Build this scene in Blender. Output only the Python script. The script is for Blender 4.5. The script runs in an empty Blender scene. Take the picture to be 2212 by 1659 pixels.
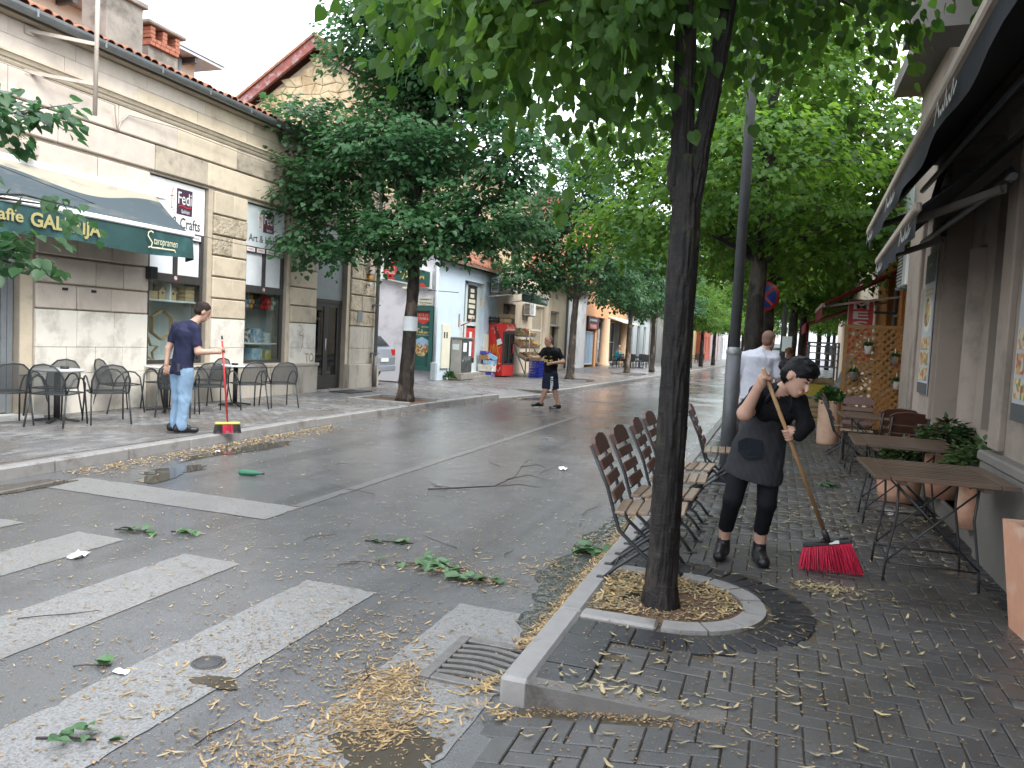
# Street after a storm: lime-tree avenue, shops, people sweeping.
import bpy, math, random
import numpy as np
from mathutils import Matrix, Vector
random.seed(7); np.random.seed(7)
S = bpy.context.scene
COL = S.collection
PI = math.pi
# ------------------------------------------------------------ camera
cd = bpy.data.cameras.new('camera'); cam = bpy.data.objects.new('camera', cd); COL.objects.link(cam)
cd.sensor_width = 36.0; cd.lens = 36.0 * 1661.0 / 2212.0; cd.clip_start = 0.05; cd.clip_end = 2000
CAM = Vector((0, 0, 1.65)); yaw = math.radians(18.896); pit = math.radians(3.5); rol = 0.05
_f = Vector((-math.sin(yaw)*math.cos(pit), math.cos(yaw)*math.cos(pit), -math.sin(pit)))
_r = Vector((math.cos(yaw), math.sin(yaw), 0)); _u = _r.cross(_f)
_r2 = math.cos(rol)*_r + math.sin(rol)*_u; _u2 = -math.sin(rol)*_r + math.cos(rol)*_u
cm = Matrix((( _r2.x, _u2.x, -_f.x, CAM.x), (_r2.y, _u2.y, -_f.y, CAM.y), (_r2.z, _u2.z, -_f.z, CAM.z), (0, 0, 0, 1)))
cam.matrix_world = cm
S.camera = cam
# ------------------------------------------------------------ sky, sun, exposure
SUN_EL, SUN_AZ = math.radians(50), math.radians(112)      # hidden behind thin cloud
W = bpy.data.worlds.new('World'); S.world = W; W.use_nodes = True
wn, wl = W.node_tree.nodes, W.node_tree.links
wn.clear()
sky = wn.new('ShaderNodeTexSky'); sky.sky_type = 'NISHITA'; sky.sun_disc = False
sky.sun_elevation = SUN_EL; sky.sun_rotation = SUN_AZ; sky.air_density = 1.0; sky.dust_density = 3.0; sky.ozone_density = 1.0
hs = wn.new('ShaderNodeHueSaturation'); hs.inputs['Saturation'].default_value = 0.25
mx = wn.new('ShaderNodeMix'); mx.data_type = 'RGBA'; mx.inputs['Factor'].default_value = 0.72
mx.inputs[7].default_value = (8.9, 9.5, 10.4, 1)          # even cloud layer
bg = wn.new('ShaderNodeBackground'); bg.inputs['Strength'].default_value = 0.15
wo = wn.new('ShaderNodeOutputWorld')
wl.new(sky.outputs[0], hs.inputs['Color']); wl.new(hs.outputs[0], mx.inputs[6]); wl.new(mx.outputs[2], bg.inputs[0]); wl.new(bg.outputs[0], wo.inputs[0])
sl = bpy.data.lights.new('sun', 'SUN'); sl.energy = .95; sl.angle = math.radians(25); sl.color = (1, 0.96, 0.9)
so = bpy.data.objects.new('sun', sl); COL.objects.link(so)
_d = Vector((math.sin(SUN_AZ)*math.cos(SUN_EL), math.cos(SUN_AZ)*math.cos(SUN_EL), math.sin(SUN_EL)))
so.rotation_euler = _d.to_track_quat('Z', 'Y').to_euler()
S.view_settings.view_transform = 'Standard'; S.view_settings.look = 'None'
S.view_settings.exposure = 1.58; S.view_settings.gamma = 1.0
S.render.engine = 'CYCLES'
cy = S.cycles; cy.max_bounces = 6; cy.diffuse_bounces = 3; cy.glossy_bounces = 3; cy.transmission_bounces = 4; cy.transparent_max_bounces = 8
cy.use_denoising = True; cy.caustics_reflective = False; cy.caustics_refractive = False
cy.sample_clamp_indirect = 6.0
try: cy.denoiser = 'OPENIMAGEDENOISE'
except Exception: pass
# ------------------------------------------------------------ materials
MATS = {}
def _nt(name):
    m = bpy.data.materials.new(name); m.use_nodes = True
    nt = m.node_tree; nt.nodes.clear()
    o = nt.nodes.new('ShaderNodeOutputMaterial'); p = nt.nodes.new('ShaderNodeBsdfPrincipled')
    nt.links.new(p.outputs[0], o.inputs[0]); MATS[name] = m
    return m, nt, p, o
def _noise(nt, scale, detail=4, rough=.55, stretch=None, src=None):
    g = nt.nodes.new('ShaderNodeNewGeometry') if src is None else src
    n = nt.nodes.new('ShaderNodeTexNoise'); n.inputs['Scale'].default_value = scale; n.inputs['Detail'].default_value = detail; n.inputs['Roughness'].default_value = rough
    if stretch:
        mp = nt.nodes.new('ShaderNodeMapping'); mp.inputs['Scale'].default_value = stretch
        nt.links.new(g.outputs[0], mp.inputs[0]); nt.links.new(mp.outputs[0], n.inputs[0])
    else: nt.links.new(g.outputs[0], n.inputs[0])
    return n
def _ramp(nt, fac, a, b):
    r = nt.nodes.new('ShaderNodeMapRange'); r.inputs[1].default_value = a; r.inputs[2].default_value = b; r.clamp = True
    nt.links.new(fac, r.inputs[0]); return r.outputs[0]
def _mix(nt, fac, a, b):
    m = nt.nodes.new('ShaderNodeMix'); m.data_type = 'RGBA'
    for i, c in ((6, a), (7, b)):
        if hasattr(c, 'links') or isinstance(c, bpy.types.NodeSocket): nt.links.new(c, m.inputs[i])
        else: m.inputs[i].default_value = (*c, 1)
    if isinstance(fac, (int, float)): m.inputs[0].default_value = fac
    else: nt.links.new(fac, m.inputs[0])
    return m.outputs[2]
def mat(name, col, rough=.6, var=.18, scale=6., bump=.15, bscale=70., metal=0., spec=.5, stain=None, sscale=2., sth=(.5, .65), stretch=None, bdist=.01, isl=0., alpha=1., coat=0., orand=0.):
    """plain procedural surface: colour noise, optional shaped stains, fine relief"""
    m, nt, p, o = _nt(name)
    n = _noise(nt, scale, 5, .6, stretch)
    lo = tuple(max(0, c*(1-var)) for c in col); hi = tuple(min(1, c*(1+var)) for c in col)
    c = _mix(nt, _ramp(nt, n.outputs[0], .25, .75), lo, hi)
    if stain:
        n2 = _noise(nt, sscale, 6, .65, stretch)
        c = _mix(nt, _ramp(nt, n2.outputs[0], *sth), c, stain)
    if isl:
        g = nt.nodes.new('ShaderNodeNewGeometry'); h = nt.nodes.new('ShaderNodeHueSaturation')
        r = nt.nodes.new('ShaderNodeMapRange'); r.inputs[3].default_value = 1-isl; r.inputs[4].default_value = 1+isl
        nt.links.new(g.outputs['Random Per Island'], r.inputs[0]); nt.links.new(r.outputs[0], h.inputs['Value']); nt.links.new(c, h.inputs['Color']); c = h.outputs[0]
    if orand:
        oi = nt.nodes.new('ShaderNodeObjectInfo'); h = nt.nodes.new('ShaderNodeHueSaturation'); r = nt.nodes.new('ShaderNodeMapRange'); r.inputs[3].default_value = 1-orand; r.inputs[4].default_value = 1+orand
        nt.links.new(oi.outputs['Random'], r.inputs[0]); nt.links.new(r.outputs[0], h.inputs['Value']); nt.links.new(c, h.inputs['Color']); c = h.outputs[0]
    nt.links.new(c, p.inputs['Base Color'])
    p.inputs['Roughness'].default_value = rough; p.inputs['Metallic'].default_value = metal; p.inputs['Specular IOR Level'].default_value = spec
    p.inputs['Alpha'].default_value = alpha
    if coat: p.inputs['Coat Weight'].default_value = coat; p.inputs['Coat Roughness'].default_value = .15
    if bump:
        nb = _noise(nt, bscale, 4, .6); b = nt.nodes.new('ShaderNodeBump'); b.inputs['Strength'].default_value = bump; b.inputs['Distance'].default_value = bdist
        nt.links.new(nb.outputs[0], b.inputs['Height']); nt.links.new(b.outputs[0], p.inputs['Normal'])
    return m
def leafmat(name, c1, c2, trans=.4, rough=.45, spec=.35):
    m, nt, p, o = _nt(name)
    g = nt.nodes.new('ShaderNodeNewGeometry')
    c = _mix(nt, g.outputs['Random Per Island'], c1, c2)
    n = _noise(nt, .9, 3, .5); c = _mix(nt, _ramp(nt, n.outputs[0], .3, .7), c, tuple(x*.75 for x in c1))
    nt.links.new(c, p.inputs['Base Color']); p.inputs['Roughness'].default_value = rough; p.inputs['Specular IOR Level'].default_value = spec
    t = nt.nodes.new('ShaderNodeBsdfTranslucent')
    h = nt.nodes.new('ShaderNodeHueSaturation'); h.inputs['Hue'].default_value = .48; h.inputs['Saturation'].default_value = 1.1; h.inputs['Value'].default_value = 2.0
    nt.links.new(c, h.inputs['Color']); nt.links.new(h.outputs[0], t.inputs[0])
    ms = nt.nodes.new('ShaderNodeMixShader'); ms.inputs[0].default_value = trans
    nt.links.new(p.outputs[0], ms.inputs[1]); nt.links.new(t.outputs[0], ms.inputs[2]); nt.links.new(ms.outputs[0], o.inputs[0])
    return m
def glass(name, tint=(.9, .95, .95), refl=.12, rough=.02):
    m, nt, p, o = _nt(name)
    t = nt.nodes.new('ShaderNodeBsdfTransparent'); t.inputs[0].default_value = (*tint, 1)
    g = nt.nodes.new('ShaderNodeBsdfGlossy'); g.inputs['Roughness'].default_value = rough
    f = nt.nodes.new('ShaderNodeLayerWeight'); pw = nt.nodes.new('ShaderNodeMath'); pw.operation = 'POWER'; pw.inputs[1].default_value = 4.5; nt.links.new(f.outputs['Facing'], pw.inputs[0])
    a = nt.nodes.new('ShaderNodeMath'); a.operation = 'MULTIPLY_ADD'; a.inputs[1].default_value = .9; a.inputs[2].default_value = refl; a.use_clamp = True
    nt.links.new(pw.outputs[0], a.inputs[0]); ms = nt.nodes.new('ShaderNodeMixShader')
    nt.links.new(a.outputs[0], ms.inputs[0]); nt.links.new(t.outputs[0], ms.inputs[1]); nt.links.new(g.outputs[0], ms.inputs[2]); nt.links.new(ms.outputs[0], o.inputs[0])
    return m
# ------------------------------------------------------------ mesh builder
class MB:
    def __init__(s): s.v = []; s.f = []; s.m = []; s.s = []
    def add(s, vs, fs, mi=0, sm=False):
        b = len(s.v); s.v += [tuple(x) for x in vs]
        for f in fs: s.f.append(tuple(b+i for i in f)); s.m.append(mi); s.s.append(sm)
        return s
    def box(s, x0, y0, z0, x1, y1, z1, c=0., mi=0, M=None):
        if x0 > x1: x0, x1 = x1, x0
        if y0 > y1: y0, y1 = y1, y0
        if z0 > z1: z0, z1 = z1, z0
        if c <= 0:
            vs = [(x, y, z) for z in (z0, z1) for y in (y0, y1) for x in (x0, x1)]
            fs = [(0, 2, 3, 1), (4, 5, 7, 6), (0, 1, 5, 4), (2, 6, 7, 3), (0, 4, 6, 2), (1, 3, 7, 5)]
        else:
            c = min(c, .49*(x1-x0), .49*(y1-y0), .49*(z1-z0)); vs = []
            for z, sz in ((z0, 1), (z1, -1)):
                for y, sy in ((y0, 1), (y1, -1)):
                    for x, sx in ((x0, 1), (x1, -1)):
                        vs += [(x, y+sy*c, z+sz*c), (x+sx*c, y, z+sz*c), (x+sx*c, y+sy*c, z)]
            k = lambda i, a: i*3+a          # corner i (bit0 x, bit1 y, bit2 z), a: on x,y,z face
            fs = []
            for a, q in ((0, (0, 4, 6, 2)), (0, (1, 3, 7, 5)), (1, (0, 1, 5, 4)), (1, (2, 6, 7, 3)), (2, (0, 2, 3, 1)), (2, (4, 5, 7, 6))): fs.append(tuple(k(i, a) for i in q))
            for i in range(8):
                for bit, (a, b2) in ((1, (1, 2)), (2, (0, 2)), (4, (0, 1))):
                    if not i & bit:
                        j = i | bit; f = [k(i, a), k(j, a), k(j, b2), k(i, b2)]
                        fs.append(tuple(f))
                fs.append((k(i, 0), k(i, 1), k(i, 2)))
            # orient outward
            cx, cy_, cz = (x0+x1)/2, (y0+y1)/2, (z0+z1)/2; ctr = Vector((cx, cy_, cz)); out = []
            for f in fs:
                p = [Vector(vs[i]) for i in f]; nn = (p[1]-p[0]).cross(p[2]-p[0]); mid = sum(p, Vector())/len(p)
                out.append(f if nn.dot(mid-ctr) > 0 else tuple(reversed(f)))
            fs = out
        if M is not None: vs = [tuple(M @ Vector(v)) for v in vs]
        return s.add(vs, fs, mi)
    def obox(s, a, b, w, h, c=0., mi=0, up=(0, 0, 1)):
        """bar of section w (side) x h (up) from a to b"""
        a, b = Vector(a), Vector(b); d = (b-a); L = d.length; d.normalize(); u = Vector(up)
        if abs(d.dot(u)) > .98: u = Vector((0, 1, 0))
        r = d.cross(u).normalized(); u = r.cross(d)
        M = Matrix(((d.x, r.x, u.x, a.x), (d.y, r.y, u.y, a.y), (d.z, r.z, u.z, a.z), (0, 0, 0, 1)))
        return s.box(0, -w/2, -h/2, L, w/2, h/2, c, mi, M)
    def tube(s, pts, r, n=8, mi=0, cap=True):
        P = [Vector(p) for p in pts]; k = len(P)
        if not hasattr(r, '__len__'): r = [r]*k
        vs = []; ref = Vector((0, 0, 1)); pu = None
        for i in range(k):
            t = (P[min(i+1, k-1)]-P[max(i-1, 0)]).normalized()
            if pu is None:
                u = t.cross(ref) if abs(t.dot(ref)) < .95 else t.cross(Vector((1, 0, 0)))
            else: u = pu - t*pu.dot(t)
            u.normalize(); pu = u; w = t.cross(u)
            for j in range(n):
                a = 2*PI*j/n; q = P[i]+(u*math.cos(a)+w*math.sin(a))*r[i]; vs.append((q.x, q.y, q.z))
        fs = [(i*n+j, i*n+(j+1) % n, (i+1)*n+(j+1) % n, (i+1)*n+j) for i in range(k-1) for j in range(n)]
        s.add(vs, fs, mi, True)
        if cap:
            b = len(s.v)-k*n
            s.f.append(tuple(b+j for j in reversed(range(n)))); s.m.append(mi); s.s.append(False)
            s.f.append(tuple(b+(k-1)*n+j for j in range(n))); s.m.append(mi); s.s.append(False)
        return s
    def lathe(s, prof, n=20, c=(0, 0, 0), mi=0, M=None, sm=True):
        vs = []
        for (r, z) in prof:
            for j in range(n): a = 2*PI*j/n; vs.append((c[0]+r*math.cos(a), c[1]+r*math.sin(a), c[2]+z))
        if M is not None: vs = [tuple(M @ Vector(v)) for v in vs]
        k = len(prof)
        fs = [(i*n+j, i*n+(j+1) % n, (i+1)*n+(j+1) % n, (i+1)*n+j) for i in range(k-1) for j in range(n)]
        return s.add(vs, fs, mi, sm)
    def ell(s, c, r, nu=12, nv=8, mi=0, M=None):
        pr = [(max(1e-4, math.sin(PI*i/nv)), -math.cos(PI*i/nv)) for i in range(nv+1)]
        vs = [(c[0]+a*math.cos(2*PI*j/nu)*r[0], c[1]+a*math.sin(2*PI*j/nu)*r[1], c[2]+z*r[2]) for a, z in pr for j in range(nu)]
        if M is not None: vs = [tuple(M @ Vector(v)) for v in vs]
        return s.add(vs, [(i*nu+j, i*nu+(j+1) % nu, (i+1)*nu+(j+1) % nu, (i+1)*nu+j) for i in range(nv) for j in range(nu)], mi, True)
    def prism(s, poly, vec, mi=0):
        """closed polygon (3-D points) extruded along vec"""
        n = len(poly); v = Vector(vec); P = [Vector(p) for p in poly]
        nn = Vector()
        for i in range(n): nn += P[i].cross(P[(i+1) % n])
        if nn.dot(v) > 0: P.reverse()
        vs = [tuple(p) for p in P]+[tuple(p+v) for p in P]
        fs = [tuple(range(n)), tuple(range(2*n-1, n-1, -1))]+[((i+1) % n, i, n+i, n+(i+1) % n) for i in range(n)]
        return s.add(vs, fs, mi)
    def quad(s, a, b, c, d, mi=0): return s.add([a, b, c, d], [(0, 1, 2, 3)], mi)
    def mesh(s, name, mats):
        me = bpy.data.meshes.new(name); me.from_pydata(s.v, [], s.f)
        for m in (mats if isinstance(mats, (list, tuple)) else [mats]): me.materials.append(MATS[m] if isinstance(m, str) else m)
        if any(s.m): me.polygons.foreach_set('material_index', s.m)
        if any(s.s): me.polygons.foreach_set('use_smooth', s.s)
        me.update(); return me
def link(name, data, parent=None):
    o = bpy.data.objects.new(name, data); COL.objects.link(o)
    if parent is not None:
        o.parent = parent
        r = parent
        while r is not None and 'w' not in WORLD.get(r.name, ''): r = r.parent
        if r is not None:
            o.matrix_parent_inverse = Matrix.Translation(-Vector(WPOS[r.name])) if parent is r else Matrix()
            if parent is not r: pass
    return o
WORLD = {}; WPOS = {}
def tag(o, label=None, cat=None, group=None, kind=None):
    if label: o['label'] = label
    if cat: o['category'] = cat
    if group: o['group'] = group
    if kind: o['kind'] = kind
    return o
def thing(name, label, cat, loc=(0, 0, 0), rz=0., group=None, world=False):
    """Empty at the thing's base; world=True lets parts be given in world coordinates"""
    o = bpy.data.objects.new(name, None); COL.objects.link(o); o.empty_display_size = .2
    o.location = loc; o.rotation_euler = (0, 0, rz); tag(o, label, cat, group)
    if world: WORLD[o.name] = 'w'; WPOS[o.name] = loc
    return o
def part(name, mb, mats, parent=None, label=None, kind=None):
    me = mb.mesh(name, mats) if isinstance(mb, MB) else mb
    o = link(name, me, parent)
    if label: o['label'] = label
    if kind: o['kind'] = kind
    return o
def struct(name, mb, mats): return tag(part(name, mb, mats), kind='structure')
def solo(name, mb, mats, label, cat, group=None, loc=None, rz=0.):
    o = part(name, mb, mats); tag(o, label, cat, group)
    if loc is not None: o.location = loc; o.rotation_euler = (0, 0, rz)
    return o
def kids(o): return [c for c in KID.get(o.name, ())]
def dup(root, loc=None, rot=None, label=None, group=None, scale=None):
    def cp(o, par):
        c = o.copy(); COL.objects.link(c)
        if par is not None: c.parent = par; c.matrix_parent_inverse = o.matrix_parent_inverse.copy()
        for ch in list(o.children): cp(ch, c)
        return c
    r = cp(root, None)
    if loc is not None: r.location = loc
    if rot is not None: r.rotation_euler = rot if hasattr(rot, '__len__') else (0, 0, rot)
    if scale is not None: r.scale = scale
    if label: r['label'] = label
    if group: r['group'] = group
    return r
# frames for flat print: right, up, out
def fr(o, right, up, out): return Matrix(((right[0], up[0], out[0], o[0]), (right[1], up[1], out[1], o[1]), (right[2], up[2], out[2], o[2]), (0, 0, 0, 1)))
def FL(x, y, z): return fr((x, y, z), (0, 1, 0), (0, 0, 1), (1, 0, 0))      # on left facades, facing the road
def FR(x, y, z): return fr((x, y, z), (0, -1, 0), (0, 0, 1), (-1, 0, 0))    # on right facades
def FC(x, y, z): return fr((x, y, z), (1, 0, 0), (0, 0, 1), (0, -1, 0))     # facing the camera end of the street
def txt(name, s, M, w, h, m, parent, bold=0., shear=0., depth=.003, space=1.):
    """lettering as thin raised mesh, centred on M, fitted to w x h"""
    cu = bpy.data.curves.new('t', 'FONT'); cu.body = s; cu.size = 1; cu.offset = bold; cu.shear = shear; cu.fill_mode = 'FRONT'; cu.resolution_u = 3; cu.space_character = space
    ob = bpy.data.objects.new('t', cu); me0 = ob.to_mesh()
    n = len(me0.vertices); co = np.empty(n*3, np.float32); me0.vertices.foreach_get('co', co); co = co.reshape(-1, 3)
    fs = [tuple(p.vertices) for p in me0.polygons]
    ob.to_mesh_clear(); bpy.data.objects.remove(ob); bpy.data.curves.remove(cu)
    lo, hi = co.min(0), co.max(0); ext = np.maximum(hi-lo, 1e-6)
    q = (co-(lo+hi)/2); q[:, 0] *= w/ext[0]; q[:, 1] *= h/ext[1]; q[:, 2] = depth
    me = bpy.data.meshes.new(name); me.from_pydata([tuple(M @ Vector(v)) for v in q.tolist()], [], fs); me.materials.append(MATS[m]); me.update()
    return link(name, me, parent)
def stroke(name, lines, M, w, h, m, parent, th=.01, depth=.004):
    """hand-drawn marks: polylines in a unit box drawn as flat ribbons"""
    mb = MB()
    for ln in lines:
        P = [Vector((x*w, y*h)) for x, y in ln]; k = len(P); L = []; R = []
        for i in range(k):
            t = (P[min(i+1, k-1)]-P[max(i-1, 0)]); t = t.normalized() if t.length > 1e-6 else Vector((1, 0)); nrm = Vector((-t.y, t.x))*th/2
            a = P[i]+nrm; b = P[i]-nrm; L.append(tuple(M @ Vector((a.x, a.y, depth)))); R.append(tuple(M @ Vector((b.x, b.y, depth))))
        mb.add(L+R, [(k+i, k+i+1, i+1, i) for i in range(k-1)])
    return part(name, mb, m, parent)
def panel(name, M, w, h, m, parent, t=.006, z0=0.):
    mb = MB(); mb.box(-w/2, -h/2, z0, w/2, h/2, z0+t, 0, 0, M); return part(name, mb, m, parent)
def arr(name, V, F, mats, parent=None, mi=None, smooth=False, nper=None):
    """fast mesh from arrays; F is (n,k)"""
    V = np.asarray(V, np.float32); F = np.asarray(F, np.int32); n, k = F.shape
    me = bpy.data.meshes.new(name); me.vertices.add(len(V)); me.vertices.foreach_set('co', V.ravel())
    me.loops.add(n*k); me.loops.foreach_set('vertex_index', F.ravel()); me.polygons.add(n)
    me.polygons.foreach_set('loop_start', np.arange(0, n*k, k, dtype=np.int32))
    for m in (mats if isinstance(mats, (list, tuple)) else [mats]): me.materials.append(MATS[m])
    if mi is not None: me.polygons.foreach_set('material_index', np.asarray(mi, np.int32))
    if smooth: me.polygons.foreach_set('use_smooth', np.ones(n, bool))
    me.update(calc_edges=True); me.validate(verbose=False)
    return link(name, me, parent)
# ============================================================ ground materials
def asphalt():
    m, nt, p, o = _nt('asphalt')
    n1 = _noise(nt, .55, 5, .6); n2 = _noise(nt, 95, 3, .75); n3 = _noise(nt, 3.2, 6, .65)
    c = _mix(nt, _ramp(nt, n2.outputs[0], .35, .7), (.07, .072, .075), (.2, .202, .205))
    c = _mix(nt, _ramp(nt, n3.outputs[0], .35, .75), c, (.092, .092, .092))
    n5 = _noise(nt, 1.1, 4, .6, (1, .05, 1)); c = _mix(nt, _ramp(nt, n5.outputs[0], .55, .7), c, (.07, .071, .073))
    n6 = _noise(nt, .35, 5, .7); c = _mix(nt, _ramp(nt, n6.outputs[0], .56, .6), c, (.118, .118, .117))
    nt.links.new(c, p.inputs['Base Color'])
    a = nt.nodes.new('ShaderNodeMapRange'); a.inputs[1].default_value = .38; a.inputs[2].default_value = .62; a.inputs[3].default_value = .09; a.inputs[4].default_value = .29
    ad = nt.nodes.new('ShaderNodeMath'); ad.operation = 'MULTIPLY_ADD'; ad.inputs[1].default_value = .25
    nt.links.new(n3.outputs[0], ad.inputs[0]); nt.links.new(n1.outputs[0], ad.inputs[2])
    s2 = nt.nodes.new('ShaderNodeMath'); s2.operation = 'SUBTRACT'; s2.inputs[1].default_value = .125; nt.links.new(ad.outputs[0], s2.inputs[0])
    nt.links.new(s2.outputs[0], a.inputs[0]); nt.links.new(a.outputs[0], p.inputs['Roughness'])
    b = nt.nodes.new('ShaderNodeBump'); b.inputs['Strength'].default_value = .35; b.inputs['Distance'].default_value = .006
    nt.links.new(n2.outputs[0], b.inputs['Height']); nt.links.new(b.outputs[0], p.inputs['Normal'])
asphalt()
def pavermat(name, lo, hi, dark=None, r0=.25, r1=.6, wet=1.2):
    m, nt, p, o = _nt(name)
    g = nt.nodes.new('ShaderNodeNewGeometry'); oi = nt.nodes.new('ShaderNodeObjectInfo')
    ad = nt.nodes.new('ShaderNodeMath'); ad.operation = 'ADD'; fc = nt.nodes.new('ShaderNodeMath'); fc.operation = 'FRACT'
    nt.links.new(g.outputs['Random Per Island'], ad.inputs[0]); nt.links.new(oi.outputs['Random'], ad.inputs[1]); nt.links.new(ad.outputs[0], fc.inputs[0])
    c = _mix(nt, fc.outputs[0], lo, hi)
    n = _noise(nt, 2.3, 6, .65); c = _mix(nt, _ramp(nt, n.outputs[0], .4, .7), c, tuple(.55*(a+b)/2 for a, b in zip(lo, hi)))
    if dark:
        n4 = _noise(nt, .8, 3, .5); c = _mix(nt, _ramp(nt, n4.outputs[0], .5, .6), c, dark)
    n2 = _noise(nt, 190, 3, .7); c = _mix(nt, _ramp(nt, n2.outputs[0], .45, .75), c, tuple(min(1, x*1.5) for x in hi))
    nt.links.new(c, p.inputs['Base Color'])
    n3 = _noise(nt, wet, 4, .6); a = nt.nodes.new('ShaderNodeMapRange'); a.inputs[1].default_value = .35; a.inputs[2].default_value = .65; a.inputs[3].default_value = r0; a.inputs[4].default_value = r1
    nt.links.new(n3.outputs[0], a.inputs[0]); nt.links.new(a.outputs[0], p.inputs['Roughness'])
    b = nt.nodes.new('ShaderNodeBump'); b.inputs['Strength'].default_value = .25; b.inputs['Distance'].default_value = .004
    nt.links.new(n2.outputs[0], b.inputs['Height']); nt.links.new(b.outputs[0], p.inputs['Normal'])
pavermat('paver', (.044, .044, .046), (.084, .081, .077), (.044, .04, .036))
pavermat('paver_dark', (.014, .015, .018), (.026, .027, .031), None, .2, .5)
pavermat('paver_left', (.03, .03, .035), (.24, .235, .23), (.075, .062, .05), .22, .55)
mat('joint_sand', (.075, .06, .038), .9, .4, 30, .3, 120)
mat('kerb_stone', (.25, .24, .23), .5, .16, 7, .35, 90, stain=(.13, .115, .1), sscale=4, sth=(.55, .72))
mat('concrete', (.27, .25, .22), .7, .2, 5, .3, 80, stain=(.13, .11, .09), sscale=5)
mat('wet_concrete', (.12, .112, .104), .5, .25, 6, .3, 80, stain=(.07, .062, .055), sscale=5)
mat('earth', (.13, .075, .045), .95, .35, 25, .7, 60, bdist=.02)
mat('far_ground', (.12, .115, .11), .8, .2, .4, 0)
mat('grate_iron', (.16, .15, .14), .45, .25, 20, .3, 90, metal=.3)
mat('post_iron', (.05, .05, .052), .5, .25, 20, .3, 90)
mat('hole_shade', (.006, .006, .006), .6, .1, 5, 0)
mat('paint_line', (.135, .134, .132), .35, .2, 6, .3, 150, bdist=.005)
def paintmat():
    m, nt, p, o = _nt('stripe_paint')
    n = _noise(nt, 85, 4, .75); n2 = _noise(nt, 1.3, 5, .65)
    c = _mix(nt, _ramp(nt, n.outputs[0], .36, .56), (.115, .114, .112), (.245, .242, .236))
    c = _mix(nt, _ramp(nt, n2.outputs[0], .52, .75), c, (.15, .147, .14))
    n7 = _noise(nt, 11, 6, .75); c = _mix(nt, _ramp(nt, n7.outputs[0], .56, .66), c, (.13, .115, .095))
    n8 = _noise(nt, 30, 4, .7); c = _mix(nt, _ramp(nt, n8.outputs[0], .62, .68), c, (.12, .085, .055))
    nt.links.new(c, p.inputs['Base Color']); p.inputs['Roughness'].default_value = .36
    b = nt.nodes.new('ShaderNodeBump'); b.inputs['Strength'].default_value = .35; b.inputs['Distance'].default_value = .006
    nt.links.new(n.outputs[0], b.inputs['Height']); nt.links.new(b.outputs[0], p.inputs['Normal'])
paintmat()
def watermat(name, col, bump, bs, rough=.03):
    m, nt, p, o = _nt(name)
    p.inputs['Base Color'].default_value = (*col, 1); p.inputs['Roughness'].default_value = rough; p.inputs['IOR'].default_value = 1.33; p.inputs['Specular IOR Level'].default_value = .6
    n = _noise(nt, bs, 3, .5, (1.0, .45, 1.0)); b = nt.nodes.new('ShaderNodeBump'); b.inputs['Strength'].default_value = bump; b.inputs['Distance'].default_value = .02
    nt.links.new(n.outputs[0], b.inputs['Height']); nt.links.new(b.outputs[0], p.inputs['Normal'])
watermat('puddle_water', (.075, .065, .052), .02, 3); watermat('stream_water', (.05, .052, .045), .45, 22, .06)
# ============================================================ sheets
LK = [(-6.9, -12), (-6.98, 2), (-7.1, 7), (-7.2, 11), (-7.12, 15), (-6.95, 18.7), (-6.2, 21.7), (-5.5, 37.3), (-4.3, 66.8), (-1.5, 110), (1.5, 150)]
RK = [(-1.08, -12), (-1.08, 25), (-.2, 40), (1.4, 67), (4.5, 110), (7.5, 150)]
def lerp_k(K, y):
    for (x0, y0), (x1, y1) in zip(K, K[1:]):
        if y <= y1: return x0+(x1-x0)*(y-y0)/(y1-y0)
    return K[-1][0]
def strip(name, fa, fb, ys, z, m):
    mb = MB(); vs = []
    for y in ys: vs += [(fa(y), y, z), (fb(y), y, z)]
    mb.add(vs, [(2*i, 2*i+1, 2*i+3, 2*i+2) for i in range(len(ys)-1)]); return struct(name, mb, m)
g = MB(); g.quad((-700, -700, -.04), (700, -700, -.04), (700, 900, -.04), (-700, 900, -.04)); struct('ground', g, 'far_ground')
ys = [-12, 2, 7, 11, 15, 18.6, 18.7, 21.5, 21.9, 25, 37.3, 40, 52, 66.8, 80, 95, 110, 130, 150]
road = strip('road', lambda y: lerp_k(LK, y)-.1, lambda y: lerp_k(RK, y)+.1, ys, 0, 'asphalt')
def pz(x, y):
    if y >= 3.2: return .12
    return .12*min(1, max(0, (x+1.06)/.9))
# pavements: bedding sheet with paving stones on top
mb = MB()
xs = [-1.06, -.16, 2.7]
mb.add([(-1.06, -6, .0-.012), (-.16, -6, .108), (3.2, -6, .108), (-1.06, 3.2, -.012), (-.16, 3.2, .108), (3.2, 3.2, .108)], [(0, 1, 4, 3), (1, 2, 5, 4)])
mb.quad((-.95, 3.2, .108), (3.2, 3.2, .108), (3.2, 25, .108), (-.95, 25, .108))
pav_r = struct('pavement_right', mb, 'joint_sand')
mb = MB()
mb.add([(-.95, 24.99, .112), (3.6, 24.99, .112), (-.07, 40, .112), (3.6, 40, .112), (1.5, 67, .112), (8, 67, .112), (4.6, 110, .112), (12, 110, .112), (7.6, 150, .112), (14, 150, .112)], [(0, 1, 3, 2), (2, 3, 5, 4), (4, 5, 7, 6), (6, 7, 9, 8)])
pf = part('paving', mb, 'paver', pav_r)
mb = MB(); vs = []
for y in ys[1:]:
    a = lerp_k(LK, y)-(1.0 if 18.65 < y < 21.8 else .14); vs += [(-10.6 if y < 45 else -10.6+(y-45)*.05, y, .108), (a, y, .108)]
vs[0] = (-10.6, -12, .108); vs[1] = (-7.0, -12, .108)
mb.add(vs, [(2*i, 2*i+1, 2*i+3, 2*i+2) for i in range(len(ys)-2)])
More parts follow.
